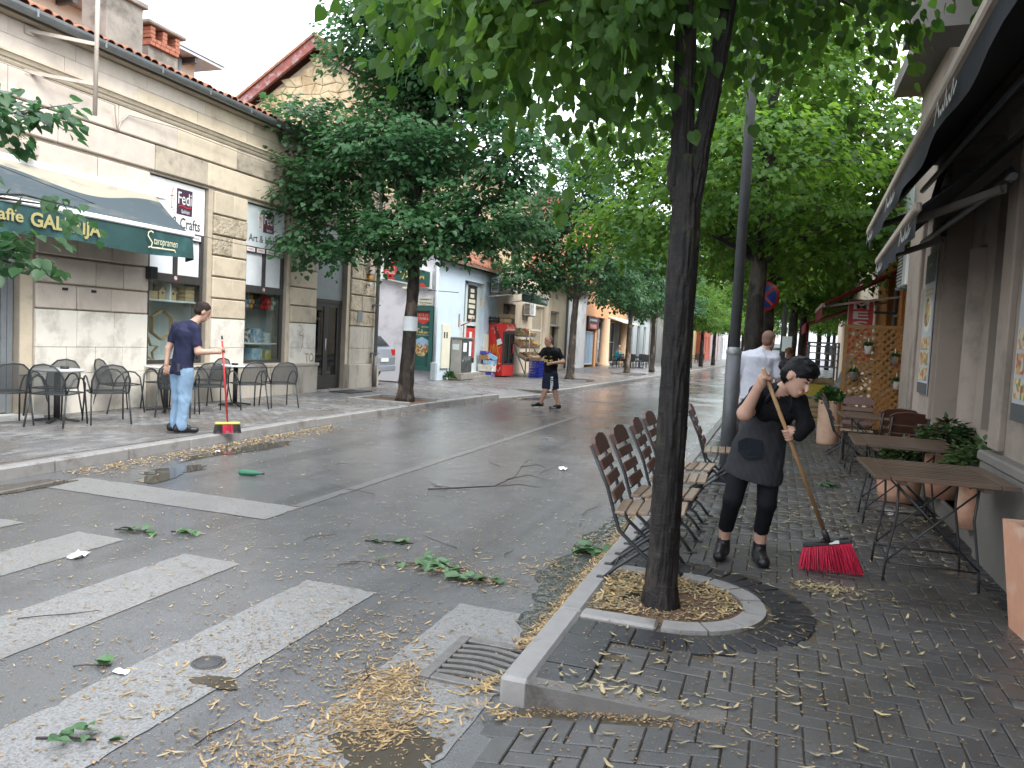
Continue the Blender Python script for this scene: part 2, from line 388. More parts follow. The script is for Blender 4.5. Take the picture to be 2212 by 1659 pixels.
mb.v = [(x-1.0 if False else x, y, z) for x, y, z in mb.v]
pav_l = struct('pavement_left', mb, 'paver_left')
# ------------------------------------------------------------ paving stones
def pv_mesh(name, hx, hy, m, g=.003, c=.005, d=.05):
    a, b = hx-g, hy-g
    vs = [(sx*a, sy*b, -d) for sx, sy in ((-1, -1), (1, -1), (1, 1), (-1, 1))]+[(sx*a, sy*b, -c*.8) for sx, sy in ((-1, -1), (1, -1), (1, 1), (-1, 1))]+[(sx*(a-c), sy*(b-c), 0) for sx, sy in ((-1, -1), (1, -1), (1, 1), (-1, 1))]
    fs = [(8, 9, 10, 11)]+[(i, (i+1) % 4, 4+(i+1) % 4, 4+i) for i in range(4)]+[(4+i, 4+(i+1) % 4, 8+(i+1) % 4, 8+i) for i in range(4)]
    me = bpy.data.meshes.new(name); me.from_pydata(vs, [], fs); me.materials.append(MATS[m]); me.update(); return me
def lay(stones, zf, m, parent, near=300, jit=.0018):
    """stones: (x, y, hx, hy, ang). The nearest in view become objects, the rest one mesh."""
    def vis(t):
        d = Vector((t[0], t[1], .1))-CAM; z = d.dot(_f)
        if z < .3: return False
        return abs(d.dot(_r2)/z) < .68 and abs(d.dot(_u2)/z) < .52
    seen = sorted([t for t in stones if vis(t)], key=lambda t: t[0]**2+t[1]**2); top = set(seen[:near]); cache = {}
    for t in seen[:near]:
        k = (round(t[2], 3), round(t[3], 3))
        if k not in cache: cache[k] = pv_mesh('paving_stone', t[2], t[3], m)
        o = link('paving_stone', cache[k], parent); x, y = t[0], t[1]
        o.location = (x, y, zf(x, y)+random.uniform(-jit, jit))
        sl = (zf(x+.05, y)-zf(x-.05, y))/.1
        o.rotation_euler = (random.uniform(-.008, .008), -math.atan(sl)+random.uniform(-.008, .008), t[4])
    rest = [t for t in stones if t not in top]
    if not rest: return
    V = []; F = []; g, c = .003, .005
    for (x, y, hx, hy, an) in rest:
        b = len(V); ca, sa = math.cos(an), math.sin(an); z = random.uniform(-jit, jit)
        for (a, bb, dz) in ((hx-g, hy-g, -.05), (hx-g, hy-g, -.004), (hx-g-c, hy-g-c, 0)):
            for sx, sy in ((-1, -1), (1, -1), (1, 1), (-1, 1)):
                px, py = x+sx*a*ca-sy*bb*sa, y+sx*a*sa+sy*bb*ca; V.append((px, py, zf(px, py)+dz+z))
        F.append((b+8, b+9, b+10, b+11))
        for i in range(4): F += [(b+i, b+(i+1) % 4, b+4+(i+1) % 4, b+4+i), (b+4+i, b+4+(i+1) % 4, b+8+(i+1) % 4, b+8+i)]
    o = arr('paving_field', V, F, m, parent); o['kind'] = 'stuff'
PITC = (-.5, 4.65)
def pit_d(x, y):          # distance outside the D-shaped pit centre line
    if x < PITC[0]: return abs(y-PITC[1])
    return math.hypot(x-PITC[0], y-PITC[1])
st = []; w = .1
for i in range(-12, 19):
    for j in range(16, 230):
        k = (i-j) % 4; x, y = i*w, j*w
        if k == 0: t = (x+w, y+w/2, w, w/2, 0)
        elif k == 3: t = (x+w/2, y+w, w/2, w, 0)
        else: continue
        cx, cy_ = t[0], t[1]
        if cx > 1.42 or cx < (-1.0 if cy_ < 3.12 else -.66): continue
        if 3.12 <= cy_ < 3.3 and cx < -.2: continue
        if pit_d(cx, cy_) < .81 and cy_ < 5.6 and cy_ > 3.7: continue
        st.append(t)
lay(st, pz, 'paver', pav_r, 300)
st = []
y = 3.31
while y < 22:                                   # dark border course beside the kerb
    if not (4.05 < y < 5.25): st.append((-.825, y, .12, .05, 0)); 
    y += .1
for a in range(-10, 11):                        # ring of dark setts round the tree pit
    an = a*PI/2/10
    st.append((PITC[0]+.69*math.cos(an), PITC[1]+.69*math.sin(an), .12, .053, an))
for i in range(4):
    for s in (-1, 1): st.append((-.56-.105*i, PITC[1]+s*.69, .12, .051, PI/2))
y = 3.3
while y < 22: st.append((1.525, y, .1, .05, 0)); y += .1
lay(st, lambda x, y: pz(x, y)+.001, 'paver_dark', pav_r, 160)
st = []; j = 0; y0 = 4.0
for r in range(0, 31):
    x = -7.42-r*.1; off = (r % 2)*.1; y = 4.0+off
    while y < 22.2:
        if x < lerp_k(LK, y)-.2 and not (-8.6 < x < -7.0 and 14.3 < y < 15.65) and not (18.75 < y < 21.45 and x > lerp_k(LK, y)-1.0): st.append((x, y, .05, .1, 0))
        y += .2
lay(st, lambda x, y: .12, 'paver_left', pav_l, 300)
# wedge stone where the footway dips to the crossing
mb = MB(); mb.prism([(-.95, 3.18, .0), (-.1, 3.18, .113), (-.1, 3.18, .121), (-.95, 3.18, .121)], (0, .13, 0)); part('ramp_stone', mb, 'wet_concrete', pav_r)
# ------------------------------------------------------------ kerbs
def kerb(name, pts, top, base, wdt, side, step=1.0, nobj=60):
    root = bpy.data.objects.new(name, None); COL.objects.link(root); tag(root, kind='structure')
    P = [Vector((x, y, 0)) for x, y in pts]; seg = []; L = 0
    for a, b in zip(P, P[1:]): seg.append((L, a, b, (b-a).length)); L += (b-a).length
    def at(s):
        for (l, a, b, n) in seg:
            if s <= l+n+1e-6: return a+(b-a)*((s-l)/n)
        return P[-1]
    s = 0.; rest = MB(); i = 0
    while s < L-.2:
        e = min(s+step*random.uniform(.97, 1.03), L); a, b = at(s), at(e-.008); d = (b-a).normalized(); n = Vector((-d.y, d.x, 0))*side
        h = top(a.y) if callable(top) else top; h += random.uniform(-.004, .004)
        m = a+n*wdt/2; q = b+n*wdt/2
        M = Matrix(((d.x, n.x, 0, m.x), (d.y, n.y, 0, m.y), (0, 0, 1, 0), (0, 0, 0, 1))); ln = (q-m).length
        t = MB() if i < nobj else rest
        t.box(0, -wdt/2, base, ln, wdt/2, h, .018, 0, M)
        if i < nobj: part('kerb_stone', t, 'kerb_stone', root)
        s = e; i += 1
    if rest.v: part('kerb_run', rest, 'kerb_stone', root, kind='stuff')
    return root
kerb('kerb_right', [(-1.085, 3.2), (-1.085, 25), (-.2, 40), (1.4, 67), (4.5, 110)], .126, -.1, .14, -1, 1.0, 36)
def lkt(y): return .04 if 18.9 < y < 21.3 else .126
kerb('kerb_left', [p for p in LK if p[1] >= 2][:-1], lkt, -.1, .15, 1, 1.0, 66)
mb = MB(); a0, a1 = lerp_k(LK, 18.72), lerp_k(LK, 21.5); mb.add([(a0-.13, 18.72, .03), (a0-1.05, 18.72, .121), (a1-1.05, 21.5, .121), (a1-.13, 21.5, .03), (a0-.13, 18.72, .121), (a1-.13, 21.5, .121)], [(0, 3, 2, 1), (0, 1, 4), (3, 5, 2)]); part('driveway_ramp', mb, 'paver_left', pav_l)
# ------------------------------------------------------------ tree pits
pit = thing('tree_pit', 'pale stone edged half-round tree pit in the right pavement holding the nearest trunk', 'tree pit', (-.5, 4.65, 0), 0, 'tree pits', world=True)
mb = MB(); N = 24; V = [(-.95, 4.65, .118)]
out = [(-.95, 4.22), (-.5, 4.22)]+[(-.5+.43*math.cos(a), 4.65+.43*math.sin(a)) for a in [(-90+180*i/N)*PI/180 for i in range(1, N)]]+[(-.5, 5.08), (-.95, 5.08)]
V = [(-.6, 4.65, .135)]+[(x, y, .118) for x, y in out]; mb.add(V, [(0, i, i+1) for i in range(1, len(V)-1)]); part('soil', mb, 'earth', pit)
for s in (-1, 1):
    mb = MB(); mb.box(-.945, 4.65+s*.41, .05, -.52, 4.65+s*.54, .132, .014); part('edging_stone', mb, 'kerb_stone', pit)
cuts = [-90, -62, -35, -8, 20, 45, 68, 90]
for a0, a1 in zip(cuts, cuts[1:]):
    ri, ro = .41, .54; pl = []
    A = [math.radians(a0+.8+(a1-a0-1.6)*i/4) for i in range(5)]
    pl = [(-.5+ro*math.cos(a), 4.65+ro*math.sin(a), .05) for a in A]+[(-.5+ri*math.cos(a), 4.65+ri*math.sin(a), .05) for a in reversed(A)]
    mb = MB(); mb.prism(pl, (0, 0, .082+random.uniform(-.003, .003))); part('edging_stone', mb, 'kerb_stone', pit)
def lpit(cx, cy_, lab, sx=1.35, sy=1.3):
    p = thing('tree_pit', lab, 'tree pit', (cx, cy_, .12), 0, 'tree pits')
    mb = MB(); mb.box(-sx/2, -sy/2, -.05, sx/2, sy/2, .012); part('soil', mb, 'earth', p)
    for x0, x1, y0, y1 in ((-sx/2-.05, sx/2+.05, -sy/2-.06, -sy/2+.03), (-sx/2-.05, sx/2+.05, sy/2-.03, sy/2+.06), (-sx/2-.05, -sx/2+.04, -sy/2+.035, sy/2-.035)):
        mb = MB(); mb.box(x0, y0, -.05, x1, y1, .075, .012); part('edging_stone', mb, 'kerb_stone', p)
lpit(-7.85, 15.0, 'square tree pit with raised stone edging around the tree before the white side wall')
lpit(-7.25, 28.0, 'square stone edged tree pit round the trunk opposite the fruit stand')
lpit(-6.75, 37.2, 'square stone edged tree pit at the trunk before the orange building')
# ------------------------------------------------------------ road markings (paint sheets)
def stripe(name, pts, m='stripe_paint', z=.004): 
    R = random.Random(len(pts)+int(pts[0][0]*100)); q = []
    for (x0, y0), (x1, y1) in zip(pts, pts[1:]+pts[:1]):
        L = math.hypot(x1-x0, y1-y0); k = max(1, int(L/.06)); nx, ny = (y1-y0)/L, -(x1-x0)/L
        for i in range(k): j = R.gauss(0, .005)+(R.uniform(-.03, 0) if R.random() < .06 else 0); q.append((x0+(x1-x0)*i/k-nx*abs(j), y0+(y1-y0)*i/k-ny*abs(j), z))
    mb = MB(); mb.add(q, [tuple(range(len(q)))]); return part(name, mb, m, road)
for x0, x1, y1 in ((-1.74, -1.12, 4.3), (-2.8, -2.28, 4.25), (-3.88, -3.38, 4.34), (-4.95, -4.48, 4.42), (-6.0, -5.5, 4.42)): stripe('crosswalk_stripe', [(x0, .4), (x1, .4), (x1, y1), (x0, y1)])
stripe('stop_line', [(-6.6, 5.42), (-4.0, 5.42), (-4.0, 5.95), (-6.6, 5.95)])
stripe('centre_line', [(-4.12, 5.96), (-4.0, 5.96), (-3.95, 16.5), (-4.07, 16.5)], 'paint_line')
# ------------------------------------------------------------ puddles and gutter water
def blob(name, cx, cy_, rx, ry, m, z=.006, seed=1, n=140, ir=.35, rot=0):
    R = random.Random(seed); ph = [R.uniform(0, 6.28) for _ in range(5)]; V = [(cx, cy_, z)]
    for i in range(n):
        a = 2*PI*i/n; r = 1+ir*(.5*math.sin(2*a+ph[0])+.4*math.sin(3*a+ph[1])+.25*math.sin(5*a+ph[2])+.14*math.sin(9*a+ph[3])+.1*math.sin(17*a+ph[4]))
        x, y = rx*r*math.cos(a), ry*r*math.sin(a); V.append((cx+x*math.cos(rot)-y*math.sin(rot), cy_+x*math.sin(rot)+y*math.cos(rot), z))
    mb = MB(); mb.add(V, [(0, 1+i, 1+(i+1) % n) for i in range(n)]); return struct(name, mb, m)
blob('puddle', -2.33, 2.83, .1, .065, 'puddle_water', seed=3); blob('puddle', -1.33, 2.62, .24, .2, 'puddle_water', seed=5)
blob('puddle', -6.6, 8.3, .22, 1.2, 'puddle_water', seed=8, ir=.5); blob('puddle', -6.1, 6.6, .2, .5, 'puddle_water', seed=12, ir=.6)
blob('puddle', -6.3, 20.1, .35, .9, 'puddle_water', seed=14); blob('puddle', -6.7, 5.0, .2, .8, 'puddle_water', seed=15)
pass
mb = MB(); ysr = [3.78+.055*i for i in range(104)]; R = random.Random(4); vs = []
for i, y in enumerate(ysr):
    u_ = i/103; wv = .06+.42*math.sin(min(1, u_*3)*PI/2)*(1-u_)**.8+.045*math.sin(i*.31)*(1-u_)+.03*math.sin(i*.83+1)*(1-u_)+.012*math.sin(i*2.1); vs += [(-1.088-wv, y, .007), (-1.084, y, .007)]
mb.add(vs, [(2*i, 2*i+1, 2*i+3, 2*i+2) for i in range(len(ysr)-1)]); struct('gutter_stream', mb, 'stream_water')
# ------------------------------------------------------------ drain grate and cover
dg = thing('drain_grate', 'rectangular iron storm drain with curved slots beside the right kerb corner', 'drain', (-1.31, 3.54, 0), 0, world=True)
mb = MB(); mb.box(-1.5, 3.3, .001, -1.105, 3.78, .007); part('pit', mb, 'hole_shade', dg)  # no hole cut: black sheet painted as the shade between the bars
mb = MB()
for b in ((-1.52, 3.27, -1.46, 3.81), (-1.15, 3.27, -1.09, 3.81), (-1.46, 3.27, -1.15, 3.33), (-1.46, 3.75, -1.15, 3.81)): mb.box(b[0], b[1], 0, b[2], b[3], .02, .004)
part('frame', mb, 'grate_iron', dg)
for i in range(6):
    mb = MB(); y = 3.35+i*.066; P = [(-1.46+.31*k/6, y+.03*math.sin(PI*k/6)*1.0, .011) for k in range(7)]
    for a, b in zip(P, P[1:]): mb.obox(a, b, .034, .016)
    part('bar', mb, 'grate_iron', dg)
mb = MB(); mb.lathe([(.001, .01), (.058, .01), (.063, .007), (.065, .001)], 24, (-2.5, 2.98, 0)); mb.lathe([(.068, .001), (.068, .008), (.08, .007), (.084, .001)], 24, (-2.5, 2.98, 0))
solo('valve_cover', mb, 'post_iron', 'small round iron valve cover set in the crossing beside a puddle', 'cover')
# ============================================================ left side buildings
mat('stone_pink', (.53, .46, .39), .85, .1, 5, .35, 55, orand=.07, stain=(.36, .30, .25), sscale=3, sth=(.58, .8))
mat('stone_ochre', (.51, .435, .325), .85, .14, 5, .4, 45, orand=.12, stain=(.28, .23, .17), sscale=2.5, sth=(.52, .75))
mat('stone_boss', (.46, .39, .285), .9, .2, 10, 1.0, 16, orand=.1, stain=(.25, .2, .14), sscale=3, bdist=.05)
mat('stone_grey', (.40, .345, .265), .85, .2, 5, .4, 45, stain=(.2, .17, .13), sscale=2)
mat('stone_white', (.70, .66, .58), .8, .06, 3, .2, 40, stain=(.5, .46, .4), sscale=2)
mat('wall_core', (.34, .29, .23), .9, .15, 4, .3, 50)
mat('plinth', (.44, .40, .34), .85, .12, 4, .3, 50, stain=(.24, .21, .17), sscale=2, stretch=(1, 1, .5))
mat('roof_tile', (.30, .12, .07), .8, .3, 9, .3, 50, stain=(.16, .09, .06), sscale=6)
mat('zinc', (.20, .215, .22), .4, .15, 6, .1, 60, metal=.35)
mat('zinc_pale', (.42, .47, .5), .45, .12, 6, .1, 60, metal=.3)
mat('chimney_render', (.24, .22, .19), .9, .25, 3, .5, 40, stain=(.13, .12, .1), sscale=2)
mat('brick', (.33, .13, .08), .9, .3, 14, .5, 70)
mat('cream_wall', (.62, .52, .41), .9, .06, 2, .2, 40)
mat('dark_frame', (.045, .042, .04), .45, .15, 8, .05, 60)
mat('grey_frame', (.25, .27, .28), .4, .1, 8, .05, 60, metal=.3)
mat('white_panel', (.74, .74, .71), .55, .05, 3, .05, 40, stain=(.62, .58, .48), sscale=2, sth=(.6, .8))
mat('pale_panel', (.58, .63, .64), .5, .05, 3, .05, 40)
mat('paper_white', (.72, .75, .77), .7, .05, 8, .3, 12, bdist=.02)
mat('plum', (.055, .028, .05), .5, .1, 5, 0); mat('red', (.5, .03, .03), .5, .12, 5, 0); mat('ink', (.035, .035, .04), .6, .1, 5, 0)
mat('cloth_green', (.017, .058, .056), .75, .18, 3, .25, 12, bdist=.03, stain=(.035, .11, .11), sscale=1.5)
mat('yellow_print', (.33, .29, .12), .7, .12, 8, 0); mat('cream_print', (.62, .60, .42), .7, .1, 8, 0)
mat('white_metal', (.72, .71, .68), .4, .06, 6, .05, 60)
mat('shop_inside', (.5, .49, .46), .8, .1, 3, 0); mat('inside_shade', (.03, .03, .032), .8, .2, 2, 0)  # the near-black one paints the shade of unlit rooms onto flat sheets
mat('pine', (.52, .36, .2), .6, .15, 20, .1, 60); mat('rust_beige', (.42, .36, .3), .6, .15, 12, .1, 60)
mat('black_metal', (.025, .026, .028), .45, .2, 10, .1, 80)
glass('shop_glass', (.82, .87, .87), .05); glass('dark_glass', (.35, .4, .4), .10)
def wall(mb, X, sd, y0, y1, z0, z1, ops, dep, mi=0, rmi=None):
    """street wall skin at x=X (sd=+1 faces +x) with rectangular openings and their reveals"""
    ys = sorted({y0, y1, *[o[0] for o in ops], *[o[1] for o in ops]}); zs = sorted({z0, z1, *[o[2] for o in ops], *[o[3] for o in ops]})
    ys = [y for y in ys if y0 <= y <= y1]; zs = [z for z in zs if z0 <= z <= z1]
    def q(a, b, c, d, m=mi):
        mb.quad(a, b, c, d, m) if sd > 0 else mb.quad(d, c, b, a, m)
    for a, b in zip(ys, ys[1:]):
        run = None
        for c, d in zip(zs, zs[1:]):
            cy_, cz = (a+b)/2, (c+d)/2
            if any(o[0] < cy_ < o[1] and o[2] < cz < o[3] for o in ops): continue
            q((X, a, c), (X, b, c), (X, b, d), (X, a, d))
    B = X-sd*dep; r = mi if rmi is None else rmi
    for (a, b, c, d) in ops:
        q((X, a, c), (X, a, d), (B, a, d), (B, a, c), r); q((X, b, d), (X, b, c), (B, b, c), (B, b, d), r)
        q((X, a, d), (X, b, d), (B, b, d), (B, a, d), r)
        if c > z0+.01: q((X, b, c), (X, a, c), (B, a, c), (B, b, c), r)
    q((X, y0, z0), (X, y0, z1), (B, y0, z1), (B, y0, z0)); q((X, y1, z1), (X, y1, z0), (B, y1, z0), (B, y1, z1)); q((X, y0, z1), (X, y1, z1), (B, y1, z1), (B, y0, z1))
def window(parent, X, sd, y0, y1, z0, z1, fm='white_metal', gm='dark_glass', nx=2, nz=1, fw=.06, sill=True, ins=.14, bars=False):
    f = MB(); B = X-sd*ins
    for b in ((y0, y0+fw, z0, z1), (y1-fw, y1, z0, z1), (y0+fw, y1-fw, z0, z0+fw), (y0+fw, y1-fw, z1-fw, z1)): f.box(B-.03, b[0], b[2], B+.03, b[1], b[3])
    wy = (y1-y0-2*fw)/nx; wz = (z1-z0-2*fw)/nz
    for i in range(1, nx): f.box(B-.025, y0+fw+i*wy-fw/2, z0+fw, B+.025, y0+fw+i*wy+fw/2, z1-fw)
    for i in range(1, nz): f.box(B-.022, y0+fw, z0+fw+i*wz-fw/2, B+.022, y1-fw, z0+fw+i*wz+fw/2)
    o = part('window', f, fm, parent)
    for i in range(nx):
        for k in range(nz):
            m = MB(); m.box(B-.004, y0+fw+i*wy, z0+fw+k*wz, B+.004, y0+fw+(i+1)*wy, z0+fw+(k+1)*wz); part('pane', m, gm, o)
    if sill: m = MB(); m.box(X+sd*.05, y0-.05, z0-.05, B, y1+.05, z0-.005); part('sill', m, 'concrete', o)
    return o
def stone(parent, X, y0, y1, z0, z1, m, sd=1, proud=.055, c=.016, gy=.003, gz=.014, name='stone_block'):
    mb = MB(); mb.box(X-sd*.03, y0+gy, z0+gz, X+sd*(proud+random.uniform(-.006, .006)), y1-gy, z1-gz, c); return part(name, mb, m, parent)
# ------------------------------------------------------------ long stone shop building
X0 = -10.42
b1 = thing('stone_shop_building', 'single-storey ochre stone building with rusticated blocks, cornice and two craft shop windows', 'building', (X0, 12, .1), 0, world=True)
ops = [(6.7, 8.24, .15, 2.9), (10.62, 12.08, .85, 4.17), (13.2, 14.62, .82, 4.14), (15.78, 17.16, .1, 4.14)]
mb = MB(); wall(mb, X0, 1, 4.0, 18.75, .0, 5.75, ops, .35); mb.box(X0-5, 18.74, 0, X0-.35, 18.4, 5.75); mb.box(X0-5, 4, 3.0, X0-1.6, 18.4, 5.7); part('wall', mb, 'wall_core', b1)
mb = MB(); mb.box(-14.5, 4, 0, -12.1, 18.4, 4.3); part('back_wall', mb, 'shop_inside', b1)
piers = [(8.47, 10.6), (12.2, 13.18), (14.75, 15.76), (17.3, 18.72)]
ZC = [1.72, 2.11, 2.53, 2.94, 3.33, 3.72, 4.17]
RB = random.Random(2)
for pi, (a, b) in enumerate(piers):
    ms = ['stone_pink'] if pi == 0 else (['stone_ochre', 'stone_ochre', 'stone_boss'] if pi == 1 else ['stone_ochre', 'stone_grey', 'stone_boss'])
    for r, (z0, z1) in enumerate(zip(ZC, ZC[1:])):
        cuts = [a, b]
        if pi == 0: cuts = [a, a+.7+.35*(r % 2), a+1.35+.25*(r % 2), b]
        elif r % 2: cuts = [a, a+.55, b] if pi != 2 else [a, b]
        for y0, y1 in zip(cuts, cuts[1:]): stone(b1, X0, y0, y1, z0, z1, RB.choice(ms))
    # smooth painted base courses
    wm = 'stone_white' if pi < 3 else 'plinth'
    for z0, z1, n in ((.74, 1.15, 4 if pi == 0 else 1), (1.15, 1.72, 3 if pi == 0 else (1 if pi == 1 else 2))):
        w = (b-a)/n
        for i in range(n): stone(b1, X0, a+i*w, a+(i+1)*w, z0, z1, wm if z0 < 1.2 or pi < 2 else 'plinth', proud=.045, c=.004, gz=.003, name='base_slab')
    if pi == 0: stone(b1, X0, a-.02, b, .1, .74, 'stone_white', proud=.05, c=.005, gz=.003, name='base_slab')
for a, b in ((10.6, 13.3), (13.3, 15.76), (17.2, 18.74)): stone(b1, X0, a, b, .1, .74, 'plinth', proud=.13, c=.01, gz=.002, name='plinth_slab')
for a, b in ((10.55, 13.18), (13.18, 15.8)): stone(b1, X0, a, b, .74, .81, 'plinth', proud=.15, c=.01, gz=.001, name='window_ledge')
for r, (z0, z1) in enumerate(((4.2, 4.66), (4.66, 5.1))):
    y = 4.0+.5*r
    while y < 18.7:
        L = RB.choice((.9, 1.3, 1.6, 1.9)); e = min(y+L, 18.74)
        if e > 7.2: stone(b1, X0, y, e, z0, z1, 'stone_pink' if (y+e)/2 < 10.8 else RB.choice(('stone_ochre', 'stone_ochre', 'stone_boss', 'stone_grey')))
        y = e
for (a, b) in ((8.24, 8.44), (12.08, 12.2), (14.62, 14.75), (17.16, 17.3)): stone(b1, X0, a, b, .74, 4.17, 'stone_ochre', proud=.012, c=.003, gz=0, name='jamb_stone')
mb = MB(); prof = [(0, 5.1), (.05, 5.1), (.07, 5.13), (.07, 5.16), (.1, 5.17), (.12, 5.22), (.15, 5.23), (.15, 5.26), (0, 5.29)]
mb.prism([(X0+x, 4.0, z) for x, z in prof], (0, 14.78, 0)); part('cornice', mb, 'stone_ochre', b1)
y = 6.4
while y < 18.7:
    e = min(y+RB.choice((.8, 1.1, 1.4)), 18.74)
    for z0, z1 in ((5.29, 5.5), (5.5, 5.74)):
        stone(b1, X0, y+(.2 if z0 > 5.4 else 0), min(e+(.2 if z0 > 5.4 else 0), 18.74), z0, z1, 'stone_pink' if y < 9.6 else RB.choice(('stone_ochre', 'stone_pink', 'stone_ochre')), proud=.035, c=.003, gz=.002, gy=.002, name='frieze_slab')
    y = e
mb = MB(); mb.box(X0-.4, 4, 5.745, X0+.2, 18.8, 5.775); mb.box(X0+.16, 4, 5.776, X0+.19, 18.8, 5.9); part('soffit_board', mb, 'wall_core', b1)
gu = MB()
for y0, y1 in ((4, 10.2), (10.16, 18.85)):
    rr = .1 if y0 < 5 else .095
    P = [(X0+.3+rr*math.cos(a), 5.86+rr*math.sin(a)) for a in [PI+PI*i/8 for i in range(9)]]+[(X0+.3+(rr-.012)*math.cos(a), 5.86+(rr-.012)*math.sin(a)) for a in [2*PI-PI*i/8 for i in range(9)]]
    gu.prism([(x, y0, z) for x, z in P], (0, y1-y0, 0))
gutter = part('gutter', gu, 'zinc', b1)
for y in np.arange(7.0, 18.8, 1.15):
    mb = MB(); mb.box(X0+.1, y, 5.87, X0+.4, y+.03, 5.885); mb.box(X0+.385, y, 5.76, X0+.4, y+.03, 5.885); part('gutter_bracket', mb, 'zinc', gutter)
mb = MB(); mb.quad((X0+.28, 4, 5.86), (X0+.28, 18.8, 5.86), (X0-4.5, 18.8, 7.85), (X0-4.5, 4, 7.85)); mb.box(X0-4.5, 4, 5.7, X0-.3, 18.7, 5.8)
roof1 = part('roof', mb, 'roof_tile', b1)
def barrel(name='roof_tile', L=.42, r=.085):
    m = MB(); n = 6; vs = []
    for z in (0, 1):
        for i in range(n+1): a = PI*i/n; vs.append((r*math.cos(a), z*L, r*.75*math.sin(a)))
    for z in (0, 1):
        for i in range(n+1): a = PI*i/n; vs.append(((r-.014)*math.cos(a), z*L, (r-.014)*.75*math.sin(a)))
    k = n+1
    fs = [(i, i+1, k+i+1, k+i) for i in range(n)]+[(i, 2*k+i, 2*k+i+1, i+1) for i in range(n)]
    m.add(vs, fs, 0, True); return m.mesh(name, 'roof_tile')
TILE = barrel()
for i in range(66):
    for r in range(2):
        o = link('roof_tile', TILE, roof1); y = 6.9+i*.18+random.uniform(-.015, .015)
        o.location = (X0+.36-r*.34+random.uniform(-.02, .02), y, 5.868+r*.125+random.uniform(-.006, .012)); o.rotation_euler = (math.atan(.36)+random.uniform(-.05, .05), 0, PI/2+random.uniform(-.04, .04))
def chimney(parent, x0, x1, y0, y1, z0, z1, m, cap, name='chimney'):
    mb = MB(); mb.box(x0, y0, z0, x1, y1, z1, .01); o = part(name, mb, m, parent)
    if cap: mb = MB(); mb.box(x0-.07, y0-.07, z1+.001, x1+.07, y1+.07, z1+.1, .015); part('cap', mb, m, o); mb = MB(); mb.box(x0-.03, y0-.03, z0, x1+.03, y1+.03, z0+.42, .01); part('flashing', mb, 'zinc_pale', o)
    return o
chimney(roof1, -12.5, -11.9, 11.05, 11.9, 6.2, 7.55, 'chimney_render', True)
c2 = chimney(roof1, -12.85, -12.3, 12.45, 13.25, 6.4, 7.12, 'chimney_render', False)
bk = MB(); bk.box(-.12, -.06, -.035, .12, .06, .035, .006); BK = bk.mesh('brick', 'brick')
for k in range(2):
    for yy in np.arange(12.5, 13.25, .13):
        o = link('brick', BK, c2); o.location = (-12.36, yy+.03*k, 7.16+.075*k); o.rotation_euler = (0, 0, random.uniform(-.04, .04))
    for xx in (-12.79, -12.6):
        o = link('brick', BK, c2); o.location = (xx, 12.49, 7.16+.075*k); o.rotation_euler = (0, 0, PI/2)
for yy in (12.51, 12.83, 13.18):
    for k in range(3):
        o = link('brick', BK, c2); o.location = (-12.37, yy, 7.31+.075*k)
        o = link('brick', BK, c2); o.location = (-12.75, yy, 7.31+.075*k)
mb = MB(); mb.box(-12.95, 12.35, 7.52, -12.2, 13.38, 7.6, .02); part('cap', mb, 'chimney_render', c2)
# craft shop windows: dark frames, sign boards, papered top lights, display below
def shopwin(y0, y1, z0, z1, zs, zt, pm):
    X = X0-.06; f = MB(); fw = .07
    for b in ((y0, y0+fw, z0, z1), (y1-fw, y1, z0, z1), (y0+fw, y1-fw, z0, z0+.06), (y0+fw, y1-fw, zt-.09, zt+.06), (y0+fw, y1-fw, zs-.08, zs), ((y0+y1)/2-.04, (y0+y1)/2+.04, zt+.06, zs-.08)): f.box(X-.06, b[0], b[2], X, b[1], b[3])
    w_ = part('shop_window', f, 'dark_frame', b1)
    for a, b in ((y0+fw, (y0+y1)/2-.04), ((y0+y1)/2+.04, y1-fw)):
        m = MB(); m.box(X-.05, a+.01, zt+.06, X-.035, b-.01, zs-.08); part('papered_pane', m, 'paper_white', w_)
    m = MB(); m.box(X-.035, y0+fw, z0+.06, X-.03, y1-fw, zt-.09); part('pane', m, 'shop_glass', w_)
    m = MB(); m.box(X-.04, y0+.005, zs+.002, X+.005, y1-.005, z1-.005); part('sign_board', m, pm, w_)
    m = MB(); m.box(X-.66, y0-.1, z0-.1, X-.62, y1+.3, zs); m.box(X-.62, y0-.1, z0-.05, X-.07, y1+.3, z0+.01); m.box(X-.62, y0-.12, z0, X-.3, y0-.08, zs); m.box(X-.62, y1+.26, z0, X-.3, y1+.3, zs); part('display_box', m, 'white_panel', w_)  # box shaped shallow with a white back so daylight brightens the goods
    m = MB(); m.lathe([(.001, .0), (.045, .0), (.045, .004), (.001, .005)], 16, M=FL(X+.001, (y0+y1)/2, zt-.015)); part('no_smoking_sticker', m, 'white_panel', w_)
    m = MB(); m.lathe([(.028, .0), (.04, .0), (.04, .003), (.028, .003)], 16, M=FL(X+.006, (y0+y1)/2, zt-.015)); part('sticker_ring', m, 'red', w_)
    return w_, X
